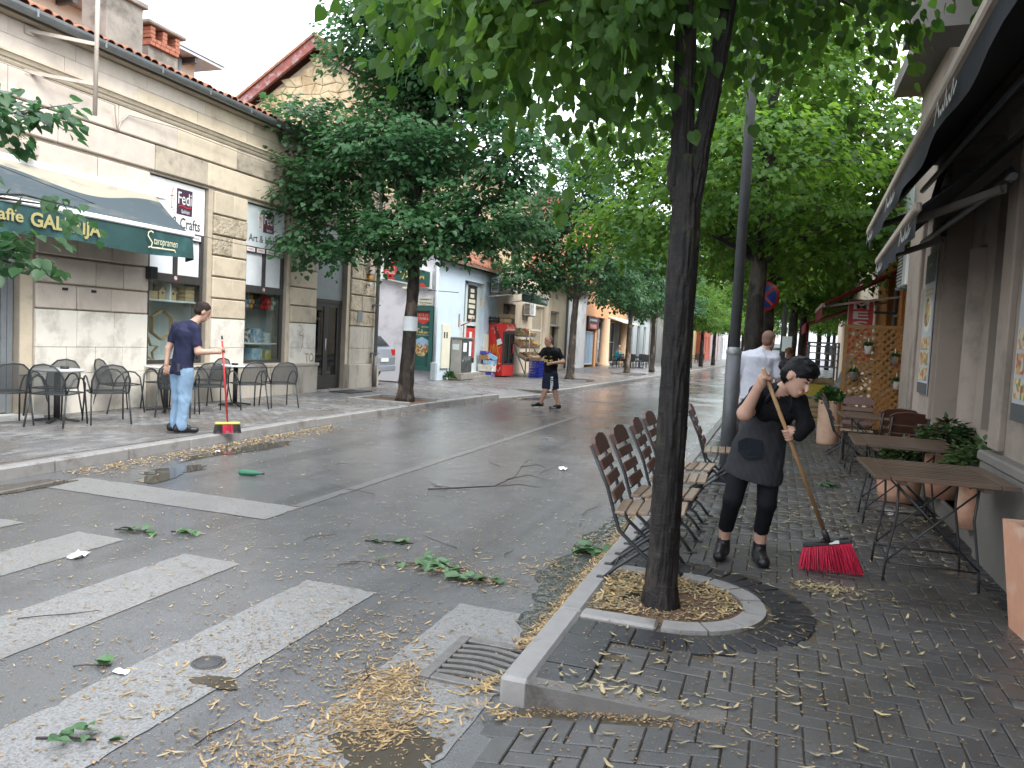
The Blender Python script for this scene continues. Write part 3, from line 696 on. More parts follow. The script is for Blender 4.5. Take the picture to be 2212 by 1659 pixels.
def logo(wn_, X, yc, zc, s=1.):
    M = FL(X+.006, yc, zc)
    panel('logo_white', M @ Matrix.Translation((-.21*s, 0, 0)), .2*s, .46*s, 'white_panel', wn_); panel('logo_plum', M @ Matrix.Translation((.11*s, -.01*s, 0)), .42*s, .5*s, 'plum', wn_)
    fl = [[(.9, .95), (.7, 1), (.55, .9), (.5, .7), (.5, 0)], [(.2, .62), (.8, .62)], [(.3, .02), (.7, .02)]]
    stroke('letter', [[(x-.5, y-.5) for x, y in l] for l in fl], M @ Matrix.Translation((-.24*s, .02*s, .006)), .16*s, .38*s, 'red', wn_, .014*s)
    stroke('letter', [[(x-.5, y-.5) for x, y in l] for l in fl], M @ Matrix.Translation((-.18*s, -.03*s, .006)), .14*s, .34*s, 'rust_beige', wn_, .012*s)
    txt('lettering', 'Fedi', M @ Matrix.Translation((.11*s, .06*s, .007)), .36*s, .24*s, 'white_panel', wn_, 0.0)
    stroke('swoosh', [[(-.5, -.1), (-.3, .2), (-.1, .15), (.2, -.15), (.5, .1)]], M @ Matrix.Translation((.11*s, -.1*s, .006)), .34*s, .08*s, 'red', wn_, .02*s)
    txt('lettering', 'fashion', M @ Matrix.Translation((.13*s, -.19*s, .007)), .22*s, .08*s, 'white_panel', wn_)
w1, xw = shopwin(10.66, 12.05, .86, 4.15, 3.27, 2.42, 'white_panel'); logo(w1, xw, 11.42, 3.82, .92)
txt('lettering', 'Art & Crafts', FL(xw+.006, 11.4, 3.43), 1.06, .2, 'ink', w1, .01)
w2, xw2 = shopwin(13.24, 14.58, .83, 4.12, 3.22, 2.4, 'pale_panel'); logo(w2, xw2, 13.9, 3.82, .85)
txt('lettering', 'Art & Hobby', FL(xw2+.006, 13.9, 3.42), 1.1, .2, 'ink', w2, .01)
for wn_, yb, xx in ((w1, 10.72, xw), (w2, 13.28, xw2)):
    panel('brand_band', FL(xx+.006, yb+.63, 3.2), 1.28, .13, 'plum', wn_, .004)
    for i in range(4):
        panel('brand_plate', FL(xx+.011, yb+.15+i*.32, 3.2), .26, .09, 'white_panel', wn_, .003)
        txt('lettering', ('FIMO', 'FIMO', 'Pentart', 'Rico')[i], FL(xx+.015, yb+.15+i*.32, 3.2), .17, .04, 'red' if i < 3 else 'ink', wn_)
# goods in the displays
def disp(name, mb, m, lab, cat, grp=None): return solo(name, mb, m, lab, cat, grp)
def shelf(y0, y1, z, lab): m = MB(); m.box(xw-.55, y0, z, xw-.08, y1, z+.03); disp('display_shelf', m, 'white_panel', lab, 'shelf', 'shelves in the craft shop windows')
shelf(10.75, 11.97, 1.98, 'white shelf carrying birdhouses in the left craft shop window'); shelf(13.3, 14.52, 1.22, 'low white shelf with craft boxes in the right craft shop window')
m = MB(); m.box(xw-.5, 11.33, 2.01, xw-.1, 11.36, 2.33); disp('shelf_divider', m, 'white_panel', 'white upright divider between birdhouse compartments on the shop shelf', 'divider')
def birdhouse(y, lab):
    t = thing('birdhouse', lab, 'birdhouse', (xw-.22, y, 2.012), 0, 'birdhouses in the shop window')
    m = MB(); m.prism([(-.07, -.075, 0), (-.07, .075, 0), (-.07, .075, .14), (-.07, 0, .22), (-.07, -.075, .14)], (.14, 0, 0)); part('body', m, 'pine', t)
    m = MB(); m.obox((-.0, -.1, .125), (0, .005, .235), .17, .012, 0, 0, (0, 0, 1)); m.obox((0, .1, .125), (0, -.005, .235), .17, .012); part('roof', m, 'pine', t)
    m = MB(); m.lathe([(.001, .0), (.022, .0), (.022, .003)], 12, M=FL(.0705, 0, .12)); part('hole', m, 'hole_shade', t)  # flat black disc painted as the shade inside the entrance
birdhouse(11.2, 'pine birdhouse left of the divider on the shop shelf'); birdhouse(11.46, 'pine birdhouse right of the divider on the shop shelf')
for i in range(4):
    m = MB(); z = 2.012+i*.075
    m.box(xw-.35, 11.72, z, xw-.1, 11.95, z+.012); m.box(xw-.112, 11.72, z+.012, xw-.1, 11.95, z+.068); m.box(xw-.35, 11.72, z+.012, xw-.338, 11.95, z+.068); m.box(xw-.338, 11.72, z+.012, xw-.112, 11.732, z+.068); m.box(xw-.338, 11.938, z+.012, xw-.112, 11.95, z+.068)
    disp('wooden_tray', m, 'pine', ('bottom tray of the pine tray stack in the shop window', 'second lowest tray of the pine tray stack in the shop window', 'second highest tray of the pine tray stack in the shop window', 'topmost tray of the pine tray stack in the shop window')[i], 'tray', 'stacked pine trays')
m = MB(); m.box(xw-.4, 10.78, 2.012, xw-.12, 11.05, 2.15); disp('wooden_box', m, 'pine', 'plain pale pine box at the left end of the shop shelf', 'box')
m = MB()
hx = [(.28*math.cos(a*PI/3+PI/6), .28*math.sin(a*PI/3+PI/6)) for a in range(6)]
for (a, b), (c, d) in zip(hx, hx[1:]+hx[:1]): m.obox((xw-.3, 11.35+a, 1.55+b), (xw-.3, 11.35+c, 1.55+d), .02, .1, 0, 0, (1, 0, 0))
disp('hexagon_shelf', m, 'pine', 'hexagonal pine shelf frame hung in the left craft shop window', 'shelf')
m = MB(); stv = [((.24 if i % 2 == 0 else .11)*math.sin(i*PI/5), (.24 if i % 2 == 0 else .11)*math.cos(i*PI/5)) for i in range(10)]
for (a, b), (c, d) in zip(stv, stv[1:]+stv[:1]): m.obox((xw-.25, 10.98+a, 1.08+b), (xw-.25, 10.98+c, 1.08+d), .02, .05, 0, 0, (1, 0, 0))
disp('wooden_star', m, 'pine', 'large pine star outline standing in the left craft shop window', 'star')
YC = [('yarn_red', (.5, .02, .02)), ('yarn_black', (.02, .02, .022)), ('yarn_orange', (.55, .25, .05)), ('yarn_blue', (.25, .35, .42)), ('yarn_mint', (.5, .62, .55)), ('yarn_grey', (.35, .35, .36))]
for n_, c_ in YC: mat(n_, c_, .9, .2, 40, .6, 90)
yb = MB(); yb.ell((0, 0, 0), (.05, .06, .06), 10, 7)
seq = ['yarn_mint', 'yarn_blue', 'yarn_grey', 'yarn_orange', 'yarn_black', 'yarn_black', 'yarn_red', 'yarn_red', 'yarn_red', 'yarn_mint']
rown = ['top', 'middle', 'lower']
for k in range(3):
    mm = {}; sn_ = {}
    for i, n_ in enumerate(seq):
        me = yb.mesh('yarn_ball', n_); o = link('yarn_ball', me); o.location = (xw2-.2+.02*(k % 2), 13.37+i*.122+.03*(k % 2), 2.235-k*.107)
        sn_[n_] = sn_.get(n_, 0)+1; c_n = seq.count(n_); od = '' if c_n == 1 else (('left ', 'right ') if c_n == 2 else ('left ', 'middle ', 'right '))[sn_[n_]-1]
        tag(o, '%s%s yarn ball in the %s row of the right shop window' % (od, n_[5:], rown[k]), 'yarn ball', 'yarn balls in the shop window')
BX = [((.2, .3, .42), 'blue'), ((.6, .6, .56), 'white'), ((.08, .09, .1), 'black'), ((.25, .42, .55), 'sky blue'), ((.5, .4, .1), 'yellow')]
for i, (c_, n_) in enumerate(BX): mat('craftbox%d' % i, c_, .5, .5, 14, 0, stain=(.55, .53, .5), sscale=9, sth=(.5, .56))
for i, (y, z, w, h, lab) in enumerate(((13.95, 1.252, .3, .3, 'pictured blue craft kit box on the low shelf of the right shop window'), (14.28, 1.252, .2, .22, 'white craft kit box right of the blue one on the shop shelf'), (13.62, 1.252, .17, .3, 'black and white craft kit box at the left of the shop shelf'), (13.95, .85, .34, .28, 'sky blue craft kit box under the low shelf of the right shop window'), (14.33, .85, .22, .24, 'yellow craft kit box under the low shelf near the window jamb'))):
    m = MB(); m.box(xw2-.4, y-w/2, z, xw2-.15, y+w/2, z+h, .004); disp('craft_box', m, 'craftbox%d' % i, lab, 'box', 'craft kit boxes')
# doors
def door(parent, X, y0, y1, z0, z1, fm, leaf=2, sd=1):
    f = MB(); fw = .08
    for b in ((y0, y0+fw, z0, z1), (y1-fw, y1, z0, z1), (y0+fw, y1-fw, z1-fw, z1)): f.box(X-.07, b[0], b[2], X, b[1], b[3])
    d = part('door', f, fm, parent); w = (y1-y0-2*fw)/leaf
    for i in range(leaf):
        a = y0+fw+i*w; m = MB()
        for b in ((a+.004, a+.09, z0+.02, z1-fw), (a+w-.09, a+w-.004, z0+.02, z1-fw), (a+.09, a+w-.09, z0+.02, z0+.34), (a+.09, a+w-.09, z1-fw-.1, z1-fw)): m.box(X-.06, b[0], b[2], X-.015, b[1], b[3])
        part('door_leaf', m, fm, d); m = MB(); m.box(X-.04, a+.09, z0+.34, X-.032, a+w-.09, z1-fw-.1); part('pane', m, 'dark_glass', d)
        if i == 0: m = MB(); m.tube([(X+.03, a+w-.06, z0+.95), (X+.03, a+w-.06, z0+1.25)], .012, 6); part('handle', m, 'white_metal', d)
    return d
d1 = door(b1, X0-.12, 15.8, 17.14, .13, 2.34, 'dark_frame')
m = MB(); m.box(X0-.2, 15.8, 2.345, X0-.13, 17.14, 4.12); part('door_transom', m, 'grey_frame', b1)
panel('poster', FL(X0-.17, 16.12, 1.75), .42, .5, 'plum', b1); txt('lettering', 'OPEN', FL(X0-.162, 16.12, 1.85), .22, .07, 'white_panel', b1)
m = MB(); m.box(X0-.1, 15.8, .1, X0+.35, 17.14, .135); part('doorstep', m, 'concrete', b1)
m = MB(); m.box(X0+.36, 15.95, .122, X0+.95, 16.95, .135); solo('doormat', m, 'black_metal', 'black doormat before the dark double door of the stone building', 'doormat')
d2 = door(b1, X0-.1, 6.72, 8.22, .17, 2.88, 'grey_frame', 2)
m = MB(); m.box(X0-.15, 6.6, .1, X0+.3, 8.42, .165, .006); part('doorstep', m, 'white_panel', b1)
m = MB(); m.box(X0-1.3, 6.5, 0, X0-1.2, 8.4, 3); m.box(X0-1.3, 15.7, 0, X0-1.2, 17.3, 3.2); part('inner_wall', m, 'inside_shade', b1)
# small fixtures on the facade
m = MB(); m.tube([(X0+.18, 18.42, .2), (X0+.18, 18.42, 5.7), (X0+.3, 18.42, 5.84)], .052, 10); part('downpipe', m, 'zinc', b1)
m = MB(); m.tube([(X0+.18, 18.42, .13), (X0+.18, 18.42, .98)], .062, 10); part('downpipe_boot', m, 'grate_iron', b1)
for z in (1.0, 2.3, 3.7): m = MB(); m.box(X0+.02, 18.35, z, X0+.25, 18.49, z+.04); part('pipe_bracket', m, 'zinc', b1)
panel('name_plate', FL(X0+.06, 17.75, 1.98), .26, .28, 'grey_frame', b1)
m = MB(); m.box(X0+.05, 18.0, 3.12, X0+.17, 18.25, 3.45, .01); part('alarm_box', m, 'rust_beige', b1)
m = MB(); m.box(X0+.05, 18.03, 2.97, X0+.14, 18.2, 3.08, .01); part('siren', m, 'yarn_orange', b1)
m = MB(); m.tube([(X0+.06, 18.05, 2.85), (X0+.16, 18.02, 2.83)], .04, 8); m.tube([(X0+.16, 18.02, 2.83), (X0+.26, 17.95, 2.8)], .05, 10); part('security_camera', m, 'white_metal', b1)
stroke('graffiti', [[(-.3, .5), (.1, .42), (.2, .3), (-.1, .22), (-.2, .12), (.3, .08), (.25, -.2), (0, -.5)]], FL(X0+.048, 15.15, 1.38), .35, .62, 'stone_grey', b1, .016)
txt('graffiti', 'TO', FL(X0+.048, 15.52, .93), .36, .22, 'stone_grey', b1, .03)
for y in (8.9, 9.42): m = MB(); m.box(X0+.05, y, 2.02, X0+.07, y+.09, 2.06); part('cable_clip', m, 'black_metal', b1)
# flag pole on brackets
fp = thing('wall_pole', 'slim beige metal pole on two wall brackets above the cafe awning', 'pole', (X0+.62, 8.95, 4.9), 0, world=True)
m = MB(); m.tube([(X0+.62, 8.92, 4.62), (X0+.62, 8.95, 7.2)], .032, 10); part('pole', m, 'rust_beige', fp)
for z in (5.08, 5.66): m = MB(); m.obox((X0+.03, 8.3, z), (X0+.62, 8.93, z-.01), .035, .05); m.box(X0+.03, 8.24, z-.06, X0+.06, 8.38, z+.06); part('bracket', m, 'rust_beige', fp)
# cables looping along the cornice
def cable(name, pts, lab, r=.012, m='rust_beige'):
    mb = MB(); mb.tube(pts, r, 5); return solo(name, mb, m, lab, 'cable')
cable('facade_cable', [(X0+.17, 4.5, 5.06), (X0+.16, 9.72, 5.03), (X0+.13, 9.76, 4.9), (X0+.12, 9.8, 4.7)]+[(X0+.1, 9.85, 4.68), (X0+.1, 9.9, 4.82), (X0+.1, 10.05, 4.97)]+[(X0+.17, 11, 5.02), (X0+.17, 14, 4.99), (X0+.17, 18.4, 5.02)], 'beige cable looping under the cornice of the stone building')
cable('street_wire', [(-9.6, 6, 3.7), (-9.9, 10, 3.2), (X0+.1, 13.4, 3.22), (X0+.15, 18, 3.4)], 'thin dark wire strung across the craft shop signs', .006, 'black_metal')
# ------------------------------------------------------------ cafe awning
aw = thing('cafe_awning', 'dark green cafe awning with cream wave and yellow GALERIJA lettering over the left terrace', 'awning', (-10.3, 8, 3.1), 0, world=True)
ya, yb_, xa, za, xb, zb = 5.2, 10.62, -10.3, 3.78, -9.5, 3.1
def awnmat():
    m, nt, p, o = _nt('awning_top')
    g_ = nt.nodes.new('ShaderNodeNewGeometry'); sp = nt.nodes.new('ShaderNodeSeparateXYZ'); nt.links.new(g_.outputs[0], sp.inputs[0])
    s = nt.nodes.new('ShaderNodeMath'); s.operation = 'MULTIPLY_ADD'; s.inputs[1].default_value = 2.2; s.inputs[2].default_value = .6; nt.links.new(sp.outputs[1], s.inputs[0])
    sn = nt.nodes.new('ShaderNodeMath'); sn.operation = 'SINE'; nt.links.new(s.outputs[0], sn.inputs[0])
    ma = nt.nodes.new('ShaderNodeMath'); ma.operation = 'MULTIPLY_ADD'; ma.inputs[1].default_value = -.09; ma.inputs[2].default_value = 3.56; nt.links.new(sn.outputs[0], ma.inputs[0])
    df = nt.nodes.new('ShaderNodeMath'); df.operation = 'SUBTRACT'; nt.links.new(sp.outputs[2], df.inputs[0]); nt.links.new(ma.outputs[0], df.inputs[1])
    c = _mix(nt, _ramp(nt, df.outputs[0], -.003, .003), (.05, .07, .082), (.33, .30, .235))
    n = _noise(nt, 5, 5, .6, (1, .4, 1)); c = _mix(nt, _ramp(nt, n.outputs[0], .55, .8), c, (.16, .15, .12))
    nt.links.new(c, p.inputs['Base Color']); p.inputs['Roughness'].default_value = .8
awnmat()
m = MB(); n = 24; vs = []
for i in range(n+1):
    y = ya+(yb_-ya)*i/n
    for k in range(5): t = k/4; vs.append((xa+(xb-xa)*t, y, za+(zb-za)*t-.05*math.sin(PI*t)))
m.add(vs, [(i*5+k, i*5+k+1, (i+1)*5+k+1, (i+1)*5+k) for i in range(n) for k in range(4)], 0, True); part('canopy', m, 'awning_top', aw)
m = MB(); m.box(xb-.03, ya, zb-.045, xb+.06, yb_+.03, zb+.03, .015); part('front_bar', m, 'white_metal', aw)
m = MB(); n = 40; vs = []
for i in range(n+1):
    y = ya+(yb_-ya)*i/n; fl = .012*math.sin(i*.9)+(.05*(max(0, i-34)/6)**2)
    vs += [(xb+.03, y, zb-.04), (xb+.035+fl*.5, y, zb-.22), (xb+.03+fl, y, zb-.42+.02*math.sin(i*.35))]
m.add(vs, [(i*3+k, i*3+k+1, i*3+4+k, i*3+3+k) for i in range(n) for k in range(2)], 0, True); part('valance', m, 'cloth_green', aw)
m = MB(); m.quad((xb+.03, yb_+.005, zb-.04), (xb-.12, yb_+.01, zb-.02), (xb-.14, yb_+.03, zb-.46), (xb+.06, yb_+.005, zb-.42)); part('side_flap', m, 'cloth_green', aw)
txt('lettering', 'GALERIJA', FL(xb+.045, 8.17, zb-.235), 1.12, .25, 'yellow_print', aw, .03, 0, .02); txt('lettering', 'caffe', FL(xb+.045, 7.28, zb-.2), .46, .16, 'yellow_print', aw, .02, 0, .02)
txt('lettering', 'taropramen', FL(xb+.05, 9.98, zb-.24), .5, .13, 'cream_print', aw, .0, .15, .025)
stroke('lettering', [[(.9, .9), (.5, 1), (.1, .85), (.05, .6), (.4, .35), (.75, .1), (.6, -.2), (.1, -.3)], [(.6, -.28), (1.5, -.25), (4.6, -.22), (4.7, -.4)]], FL(xb+.052, 9.6, zb-.27), .125, .2, 'cream_print', aw, .022, .025)
m = MB(); m.box(xa-.09, ya, za-.04, xa+.03, yb_+.25, za+.06, .01); part('wall_bar', m, 'white_metal', aw)
for y in (6.4, 10.3): m = MB(); m.tube([(X0+.05, y, 3.0), (xb-.6, y-.25, 3.02), (xb, y, zb-.03)], .022, 6); part('arm', m, 'black_metal', aw)
m = MB(); m.box(X0+.05, 10.52, 2.33, X0+.2, 10.66, 2.55, .01); part('arm_bracket', m, 'black_metal', aw)
# floodlight above awning
m = MB(); m.box(X0+.06, 8.05, 3.86, X0+.3, 8.3, 4.06, .03); m.tube([(X0+.05, 8.18, 3.85), (X0+.25, 8.18, 3.82)], .03, 8); solo('flood_lamp', m, 'rust_beige', 'beige floodlight on the stone wall just above the cafe awning', 'lamp')
# ------------------------------------------------------------ cream building behind
b2 = thing('cream_rear_building', 'cream plastered building with pale metal eaves behind the chimneys', 'building', (-17, 12, 0), 0, world=True)
m = MB(); m.box(-20, 2, 0, -15, 16.75, 8.35); part('wall', m, 'cream_wall', b2)
m = MB(); m.box(-20.3, 1.8, 8.36, -14.45, 17.2, 8.42); part('roof', m, 'zinc_pale', b2)
m = MB(); m.box(-14.6, 1.8, 8.43, -14.42, 17.25, 8.58, .01); part('eaves_gutter', m, 'zinc_pale', b2)
for y in np.arange(9, 17, .9): m = MB(); m.box(-14.98, y, 8.22, -14.5, y+.1, 8.355); part('rafter', m, 'dark_frame', b2)
m = MB(); m.tube([(-14.9, 16.1, 8.3), (-14.9, 16.1, 3)], .06, 8); part('downpipe', m, 'zinc_pale', b2)
# ------------------------------------------------------------ tall stone house with gable
mat('rubble', (.50, .395, .24), .9, .2, 5, .6, 30, stain=(.36, .25, .14), sscale=1.4, isl=.3); mat('mortar', (.33, .26, .18), .95, .2, 8, .4, 40)
mat('bargeboard', (.24, .07, .055), .7, .3, 6, .2, 40, stain=(.34, .26, .25), sscale=4)
def rubble(parent, inside, P, a0, a1, b0, b1_, step, lim=300):
    """irregular stones: jittered cells, each inset and set proud. P(a,b,d) -> world point"""
    R = random.Random(11); na = int((a1-a0)/step)+2; nb = int((b1_-b0)/(step*.72))+2; sa, sb = step, step*.72
    G = {}
    for i in range(na+1):
        for j in range(nb+1): G[i, j] = (a0+(i+.5*(j % 2))*sa+R.uniform(-.26, .26)*sa, b0+j*sb+R.uniform(-.24, .24)*sb)
    cells = []
    for i in range(na):
        for j in range(nb):
            q = [G[i, j], G[i+1, j], G[i+1, j+1], G[i, j+1]]
            cx = sum(p[0] for p in q)/4; cz = sum(p[1] for p in q)/4
            if inside(cx, cz): cells.append((q, cx, cz))
    rest = MB()
    for n_, (q, cx, cz) in enumerate(cells):
        d = R.uniform(.025, .06); t = MB() if n_ < lim else rest
        k = [.93, .8]
        v0 = [P(cx+(a-cx)*.96, cz+(b-cz)*.95, 0) for a, b in q]; v1 = [P(cx+(a-cx)*.93, cz+(b-cz)*.92, d*.7) for a, b in q]; v2 = [P(cx+(a-cx)*.74, cz+(b-cz)*.72, d) for a, b in q]
        t.add(v0+v1+v2, [(8, 9, 10, 11)]+[(r*4+i, r*4+(i+1) % 4, r*4+4+(i+1) % 4, r*4+4+i) for r in (0, 1) for i in range(4)])
        if n_ < lim: part('rubble_stone', t, 'rubble', parent)
    if rest.v: part('rubble_field', rest, 'rubble', parent, kind='stuff')
b3 = thing('stone_gable_house', 'tall rubble stone house with dark red gable boards behind the left tree', 'building', (-16, 28, 0), 0, world=True)
GX, GY = -11.2, 24.0
m = MB(); m.prism([(-20.8, GY, 0), (GX, GY, 0), (GX, GY, 8.3), (-16, GY, 11.35), (-20.8, GY, 8.3)], (0, 10, 0)); part('wall', m, 'mortar', b3)
rubble(b3, lambda a, b: -20.6 < a < GX-.1 and 6.3 < b < 11.2-.635*abs(a+16), lambda a, b, d: (a, GY-.002-d, b), -20.6, GX, 6.3, 11.2, .42)
rubble(b3, lambda a, b: GY+.15 < a < 33.9 and 4.3 < b < 8.2 and not (31.0 < a < 32.6 and 5.5 < b < 7.0) and not (26.2 < a < 27.6 and 5.5 < b < 7.0), lambda a, b, d: (GX+.002+d, a, b), GY, 34, 4.3, 8.2, .42)
for s in (-1, 1):
    m = MB(); a = (-16, GY-.35, 11.75); b = (-16+s*5.4, GY-.35, 8.35)
    m.prism([(-16, GY-.38, 11.42), (-16, GY-.38, 11.8), (-16+s*5.45, GY-.38, 8.33), (-16+s*5.45, GY-.38, 7.98)], (0, .12, 0)); part('bargeboard', m, 'bargeboard', b3)
    m = MB(); m.prism([(-16, GY-.45, 11.8), (-16, GY-.45, 11.9), (-16+s*5.6, GY-.45, 8.36), (-16+s*5.6, GY-.45, 8.26)], (0, 10.8, 0)); part('roof', m, 'roof_tile', b3)
for y in (26.2, 31.0): 
    m = MB(); m.box(GX, y, 5.5, GX+.02, y+1.3, 6.95); part('window_shade_sheet', m, 'inside_shade', b3); window(b3, GX+.12, 1, y+.1, y+1.2, 5.62, 6.9, ins=.06)  # thin dark sheet on the wall, interior shade painted behind the window
# ------------------------------------------------------------ low blue house with white side wall
mat('white_plaster', (.66, .65, .68), .85, .06, 2, .15, 30, stain=(.5, .49, .51), sscale=1.5)
mat('blue_plaster', (.52, .62, .70), .85, .07, 2, .15, 30, stain=(.58, .50, .41), sscale=1.1, sth=(.6, .64))
mat('tan_plaster', (.58, .49, .37), .85, .1, 1.6, .15, 30, stain=(.42, .34, .25), sscale=1.2, stretch=(1, 1, .4))
mat('poster_green', (.028, .10, .085), .4, .08, 3, 0); mat('sign_red', (.55, .045, .035), .45, .08, 3, 0); mat('gold', (.62, .45, .13), .5, .1, 4, 0)
mat('ivory', (.66, .63, .5), .6, .06, 4, 0); mat('pvc', (.6, .66, .64), .4, .05, 4, 0); mat('old_wood', (.2, .14, .1), .8, .3, 14, .3, 50)
X1 = -10.45
b4 = thing('pale_blue_house', 'low pale blue plastered house with white side wall and restaurant posters', 'building', (X1, 25, 0), 0, world=True)
m = MB(); wall(m, X1, 1, 22.7, 28.3, .0, 4.0, [(24.95, 26.85, .3, 3.55)], .3); m.box(X1-.9, 24.96, 0, X1-.35, 28.3, 4.0); part('street_wall', m, 'blue_plaster', b4)
m = MB(); m.box(-16, 22.66, 0, X1, 22.74, 4.5); m.box(-16, 22.74, 0, -15.9, 24, 4.4); part('side_wall', m, 'white_plaster', b4)
m = MB(); m.prism([(X1+.35, 22.5, 3.98), (X1+.35, 22.5, 4.04), (GX-.1, 22.5, 4.75), (GX-.1, 22.5, 4.69)], (0, 5.9, 0)); rf4 = part('roof', m, 'old_wood', b4)
for i in range(20):
    for r in range(2):
        m_ = link('roof_tile', TILE, rf4); m_.location = (X1+.38-r*.36, 22.7+i*.28, 4.06+r*.26); m_.rotation_euler = (.72, 0, PI/2)
d4 = MB()
f = MB(); Xd = X1-.16
for a, b, c, d in ((24.95, 25.05, .3, 3.55), (25.45, 25.62, .3, 3.55), (26.55, 26.85, .3, 3.55), (25.05, 25.45, 1.98, 2.1), (25.62, 26.55, 1.98, 2.12), (25.05, 26.6, 3.45, 3.55), (25.62, 26.55, .3, .62)): f.box(Xd-.06, a, c, Xd, b, d)
dd = part('door', f, 'pvc', b4)
for a, b, c, d, mm in ((25.05, 25.45, .3, 1.98, 'dark_glass'), (25.05, 25.45, 2.1, 3.45, 'poster_green'), (25.62, 26.55, .62, 1.3, 'dark_glass'), (25.62, 26.55, 1.3, 1.72, 'dark_glass')): m = MB(); m.box(Xd-.04, a, c, Xd-.03, b, d); part('pane', m, mm, dd)
panel('notice_board', FL(Xd-.02, 26.08, 2.78), .9, 1.28, 'ink', dd)
for i in range(6): panel('notice', FL(Xd-.01, 26.08, 3.25-i*.19), .36 if i in (0, 1, 4) else .6, .13, 'ivory', dd, .004)
panel('red_sheet', FL(Xd-.02, 26.08, 1.35), .86, 1.1, 'sign_red', dd); panel('notice', FL(Xd-.012, 26.08, 1.55), .24, .42, 'white_panel', dd)
for a, b, z in ((24.9, 26.9, .2), (24.8, 27, .1)): m = MB(); m.box(X1-.1, a, z-.12, X1+.25+.25*(z < .15), b, z+.09); part('doorstep', m, 'concrete', b4)
# pale restaurant light box (three cones), poster case, dry-cleaner plate on the white side wall
sg = thing('restaurant_sign', 'long green sign board with red lantern shapes on the white side wall', 'sign', (-11.6, 22.64, 3.1), 0, world=True)
YS = 22.66
m = MB(); m.box(-12.45, YS-.16, 3.32, -12.38, YS-.01, 4.04); m.prism([(-12.38, YS-.14, 3.34), (-10.62, YS-.14, 3.05), (-10.62, YS-.14, 3.62), (-12.38, YS-.14, 4.02)], (0, .13, 0)); part('box', m, 'white_panel', sg)
m = MB(); m.prism([(-12.33, YS-.148, 3.38), (-10.66, YS-.148, 3.1), (-10.66, YS-.148, 3.58), (-12.33, YS-.148, 3.97)], (0, .006, 0)); part('face', m, 'poster_green', sg)
def lantern(cx, cz, rx, rz, name='lantern'):
    m = MB(); m.prism([(cx+rx*x, YS-.156, cz+rz*z) for x, z in ((-.15, 1), (.15, 1), (.85, .6), (1, .2), (1, -.25), (.8, -.65), (.15, -1), (-.15, -1), (-.8, -.65), (-1, -.25), (-1, .2), (-.85, .6))], (0, .006, 0)); part(name, m, 'sign_red', sg)
lantern(-12.08, 3.62, .23, .22)
for cx, zt, zb_, up in ((-12.08, 3.88, 3.94, 1), (-12.08, 3.36, 3.39, -1), (-10.92, 3.2, 3.15, -1)):
    m = MB(); s_ = up; zz = 3.86 if up > 0 else (3.36 if cx < -12 else 3.13)
    m.prism([(cx-.19, YS-.156, zz+.07 if up > 0 else zz), (cx+.19, YS-.156, zz+.045 if up > 0 else zz-.03), (cx, YS-.156, zz-.04 if up > 0 else zz+.11)], (0, .006, 0)); part('lantern_tip', m, 'sign_red', sg)
txt('lettering', 'TASTE OF', FC(-12.08, YS-.16, 3.67), .33, .09, 'white_panel', sg); txt('lettering', 'ISTANBUL', FC(-12.08, YS-.16, 3.54), .35, .09, 'white_panel', sg)
TK = [[(0, .55), (.1, .7), (.3, .62)], [(.2, .62), (.14, .2), (.1, .05)], [(.33, .3), (.27, .2), (.3, .1), (.38, .18), (.4, .32), (.4, .1)], [(.48, .6), (.46, .08)], [(.58, .32), (.48, .22), (.6, .08)], [(.72, .3), (.66, .26), (.72, .16), (.64, .08)], [(.78, .3), (.77, .1)], [(.84, .08), (.86, .3), (.9, .2), (.93, .32), (.95, .2), (.99, .32), (1.0, .08)]]
stroke('lettering', TK, FC(-11.72, YS-.162, 3.32), .85, .42, 'gold', sg, .045)
m = MB(); m.box(-11.6, YS-.2, 3.02, -11.3, YS-.01, 3.09, .01); part('flood_lamp', m, 'ivory', sg)
pc = thing('poster_case', 'tall green framed poster case with restaurant menu picture on the white side wall', 'poster', (-10.85, 22.64, .4), 0, world=True)
m = MB()
for b in ((-11.22, -11.16, .42, 2.5), (-10.62, -10.5, .42, 2.5), (-11.16, -10.62, 2.34, 2.5), (-11.16, -10.62, .42, .55)): m.box(b[0], YS-.13, b[2], b[1], YS-.01, b[3])
part('frame', m, 'poster_green', pc); m = MB(); m.box(-11.16, YS-.05, .55, -10.62, YS-.02, 2.34); part('poster', m, 'poster_green', pc)
m = MB(); m.prism([(-11.15, YS-.055, 2.02), (-10.89, YS-.055, 1.92), (-10.65, YS-.055, 2.02), (-10.65, YS-.055, 2.28), (-10.72, YS-.055, 2.32), (-11.08, YS-.055, 2.32), (-11.15, YS-.055, 2.28)], (0, .004, 0)); part('red_badge', m, 'sign_red', pc)
txt('lettering', 'TASTE OF', FC(-10.9, YS-.058, 2.22), .42, .08, 'ivory', pc); txt('lettering', 'ISTANBUL', FC(-10.9, YS-.058, 2.1), .44, .08, 'ivory', pc)
stroke('lettering', TK, FC(-11.14, YS-.056, 1.6), .5, .26, 'gold', pc, .028); txt('lettering', 'RESTORAN', FC(-10.78, YS-.058, 1.83), .28, .045, 'ivory', pc); txt('lettering', 'TRADITIONAL TURKISH CUISINE', FC(-10.89, YS-.058, 1.57), .5, .035, 'ivory', pc)
